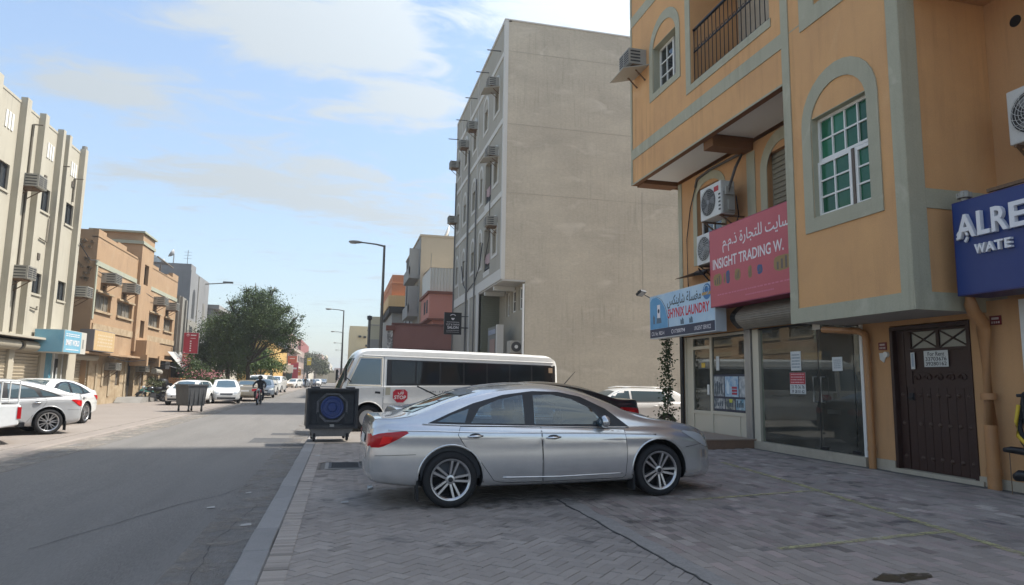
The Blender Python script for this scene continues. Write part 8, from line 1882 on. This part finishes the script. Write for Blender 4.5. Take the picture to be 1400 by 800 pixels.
BG = tree('bougainvillea bush with dull pink flowers beside the grey skip', (-9.2, 48.6, -.1), .6, [((0, 0, 1.5), (1.0, 1.0, 1.0)), ((-.6, 0, 2.4), (.6, .7, .6)), ((.9, .1, 1.2), (.8, .8, .7))], 11000, LG1, .09, name='bougainvillea', seed=11, trunk_r=.08, cat='bush')
for c, rad, k in (((-.7, -.6, 2.5), (.35, .3, .35), 110), ((.3, -.9, 1.75), (.8, .3, .22), 170), ((-.3, -.8, 1.4), (.4, .3, .2), 60), ((1.1, -.6, 1.7), (.5, .3, .2), 80)):
    mb = MB(); rr = random.Random(k)
    for i in range(k):
        p = Vector((c[0]+rr.gauss(0, rad[0]*.6), c[1]+rr.gauss(0, rad[1]*.6), c[2]+rr.gauss(0, rad[2]*.6))); d = Vector((rr.gauss(0, 1), rr.gauss(0, 1), rr.gauss(0, 1))).normalized(); u = d.orthogonal().normalized(); mb.add([p, p+d*.05+u*.04, p+d*.10, p+d*.05-u*.04], [(0,1,2,3)])
    mb.build('flowers', FLW, BG, fixn=False)
tree('dusty olive bush growing by the flaking wall', (-12.0, 49.9, -.1), .5, [((0, 0, .9), (.5, .6, .7))], 1500, LG3, .12, name='bush', seed=21, trunk_r=.05, cat='bush')
tree('hazy olive tree beyond the yellow sign far down the street', (-9.0, 190, -.1), 3, [((0, 0, 6.0), (4.0, 4, 2.6)), ((3.4, 0, 4.6), (2.8, 3, 2.2)), ((-2.5, 0, 4.6), (2.6, 3, 2))], 9000, LG3, .45, seed=31, trunk_r=.35)

# ---------------------------------------------------------------- far left side
YEL = mat('ochre_yellow_render', (.50, .31, .095), .9, col2=(.45, .28, .09), nscale=.3, fine=.05); PKR = mat('pale_pink_render', (.44, .30, .25), .9, fine=.05); MAR = mat('maroon_render', (.25, .085, .075), .9, fine=.05); CRM = mat('pale_cream_render', (.46, .42, .35), .9, fine=.05)
def fwin(t, F, lst, m=None):
    for (a, b, c_, d) in lst: mb = MB(); F.box(mb, a, b, c_, d, .001, .05); mb.build('window', m or ACD, t, W=True)
t = thing('shade_wall', 'pale wall and low roof seen through the trees', 'building', (-12.6, 73, 0)); mb = MB(); mb.box(-24, -12.6, 72.2, 90, -.1, 6.4); mb.build('wall', CRM, t, W=True); mb = MB(); mb.box(-24, -12.2, 72.3, 90, 8.2, 8.6); mb.box(-24, -12.8, 72.4, 90, 6.4, 8.2); mb.build('roof', mat('roof_grey', (.28, .27, .26), .9), t, W=True); fwin(t, Fac('+X', -12.6), [(76, 78, 2.6, 4.2), (81, 83, 2.6, 4.2)])
t = house('yellow_building', 'plain ochre yellow building beyond the trees', -24, -10.0, 96, 131, -.1, 6.5, YEL); FY = Fac('+X', -10.0); fwin(t, FY, [(103, 106, 1.4, 2.6)]); mb = MB(); FY.box(mb, 124, 130, 2.3, 2.6, 0, 1.0); FY.box(mb, 124, 130, .0, 2.3, .001, .08); mb.build('shop', mat('shop_brown', (.13, .09, .06), .85), t, W=True); mb = MB(); mb.box(-24, -9.9, 110, 131, 6.5, 7.4); mb.build('roof_slab', DARKM, t, W=True)
t = house('pink_house', 'tall pale pink house with balconies past the yellow building', -24, -9.8, 131.5, 158, -.1, 10.0, PKR); FY = Fac('+X', -9.8); fwin(t, FY, [(134+i*5, 136+i*5, z, z+1.4) for i in range(5) for z in (4.4, 7.4)]); mb = MB()
for z in (3.6, 6.7): FY.box(mb, 132, 157, z, z+.25, 0, .9)
mb.build('balcony', CRM, t, W=True)
t = house('brown_house', 'brownish house with a red upper storey far down the left side', -24, -9.9, 159, 200, -.1, 8.0, mat('brownish_render', (.30, .22, .18), .9)); mb = MB(); mb.box(-24, -10.2, 175, 215, 8.0, 11.0); mb.build('upper_wall', MAR, t, W=True); fwin(t, Fac('+X', -9.9), [(162+i*6, 165+i*6, z, z+1.3) for i in range(6) for z in (2.5, 5.3)])
t = house('cream_house', 'cream flat roofed house behind the hazy tree', -30, -10.2, 216, 270, -.1, 9.0, CRM); fwin(t, Fac('+X', -10.2), [(220+i*7, 223+i*7, 5, 6.6) for i in range(6)])
for i, (x0, x1, y0, y1, h_, m, lb) in enumerate(((-26, -8, 280, 330, 11, PKR, 'hazy pinkish block at the end of the left row'), (-30, -6, 340, 420, 9, CRM, 'hazy cream block near the end of the street'), (4, 30, 160, 230, 8, CRM, 'hazy cream block far down the right side'), (5, 30, 240, 330, 10, GSHADE, 'hazy grey block far down the right side'), (-5, 24, 430, 470, 8, PKR, 'low hazy block closing the end of the street'), (7, 30, 113, 128, 6.5, CRM, 'low cream block before the yellow house'))):
    t = house('far_building', lb, x0, x1, y0, y1, -.1, h_, m); fwin(t, Fac('-Y', y0), [(x0+2+k*3.2, x0+3.2+k*3.2, z, z+1.2) for k in range(int((x1-x0-3)/3.2)) for z in (2.5, 5.2)])
TWR = mat('pale_stone_tower', (.50, .44, .33), .9, fine=.05)
t = thing('tower', 'pale square minaret tower at the end of the street', 'tower', (-6.1, 262, 0)); mb = MB(); mb.box(-6.9, -5.2, 261, 263, -.1, 7.3); mb.build('shaft', TWR, t, W=True); mb = MB(); mb.box(-7.2, -4.9, 260.7, 263.3, 7.3, 7.7); mb.box(-6.6, -5.5, 261.3, 262.7, 7.7, 8.9); mb.box(-6.8, -5.3, 261.1, 262.9, 8.9, 9.1); mb.build('gallery', TWR, t, W=True); mb = MB(); mb.lathe([(.55, 9.1), (.5, 9.5), (.25, 9.9), (.0001, 10.2)], (-6.05, 262, 0), 'Z', 12); mb.build('cap', TWR, t, W=True, smooth=40)
mb = MB(); mb.box(-9.5, -2, 263.5, 280, -.1, 4.5); mb.build('hall', TWR, t, W=True)
for (x, yv, z0, z1, w_, m, lb) in ((-8.7, 133, 1.2, 4.4, 1.4, REDS, 'red vertical shop sign far down the left side'), (-9.0, 122, 2.4, 3.7, 1.6, PAPER, 'white shop sign past the yellow building'), (-7.6, 165, 4.5, 6.2, .9, mat('yellow_sign', (.60, .45, .03), .6), 'yellow projecting sign far down the left side'), (-8.8, 128, 4.1, 5.4, 1.5, mat('orange_red_board', (.46, .09, .04), .6), 'orange red sign high on the wall past the yellow building'), (-8.4, 140, 2.0, 3.2, 1.0, mat('orange_sign', (.62, .25, .04), .6), 'small orange sign beside the red vertical sign')):
    t = thing('shop_sign', lb, 'sign', (x, yv, z0)); mb = MB(); mb.box(x-w_/2, x+w_/2, yv, yv+.25, z0, z1); mb.build('box', m, t, W=True); mb = MB(); mb.box(x-w_*.3, x+w_*.3, yv-.012, yv, (z0*.4+z1*.6), (z0*.3+z1*.7)); mb.build('print', SW, t, W=True); mb = MB(); mb.cyl((x-w_/2-1.6, yv+.12, z1-.2), (x-w_/2, yv+.12, z1-.2), .04, n=6); mb.build('arm', DARKM, t, W=True)
t = thing('shop_door', 'dark green shop door frame beside the yellow building', 'door', (-9.6, 131, 0)); mb = MB(); mb.box(-9.9, -8.9, 130.6, 131.2, -.1, 3.0); mb.build('frame', mat('dark_green_paint', (.02, .06, .05), .6), t, W=True)
for (x, yv, h_, lb) in ((-14.5, 68, 13.2, 'thin aerial mast above the grey house roof'),):
    t = thing('aerial', lb, 'aerial', (x, yv, h_-2.5)); mb = MB(); mb.cyl((x, yv, h_-2.6), (x, yv, h_), .025, n=5); mb.build('mast', LAMP, t, W=True); mb = MB()
    for z in (.2, .5, .8): mb.cyl((x-.35, yv, h_-z), (x+.35, yv, h_-z), .012, n=4)
    mb.build('rod', LAMP, t, W=True)
# ---------------------------------------------------------------- thin dusty air
hm = bpy.data.materials.new('haze'); hm.use_nodes = True; nt = hm.node_tree; nt.nodes.clear()
ho = nt.nodes.new('ShaderNodeOutputMaterial'); hv = nt.nodes.new('ShaderNodeVolumePrincipled'); hv.inputs['Color'].default_value = (.86, .90, .94, 1); hv.inputs['Density'].default_value = .0008; hv.inputs['Anisotropy'].default_value = .2
nt.links.new(hv.outputs[0], ho.inputs['Volume'])
mb = MB(); mb.box(-3050, 3050, -350, 3550, -1.7, 22.5); tag(mb.build('haze', hm, None), kind='stuff')
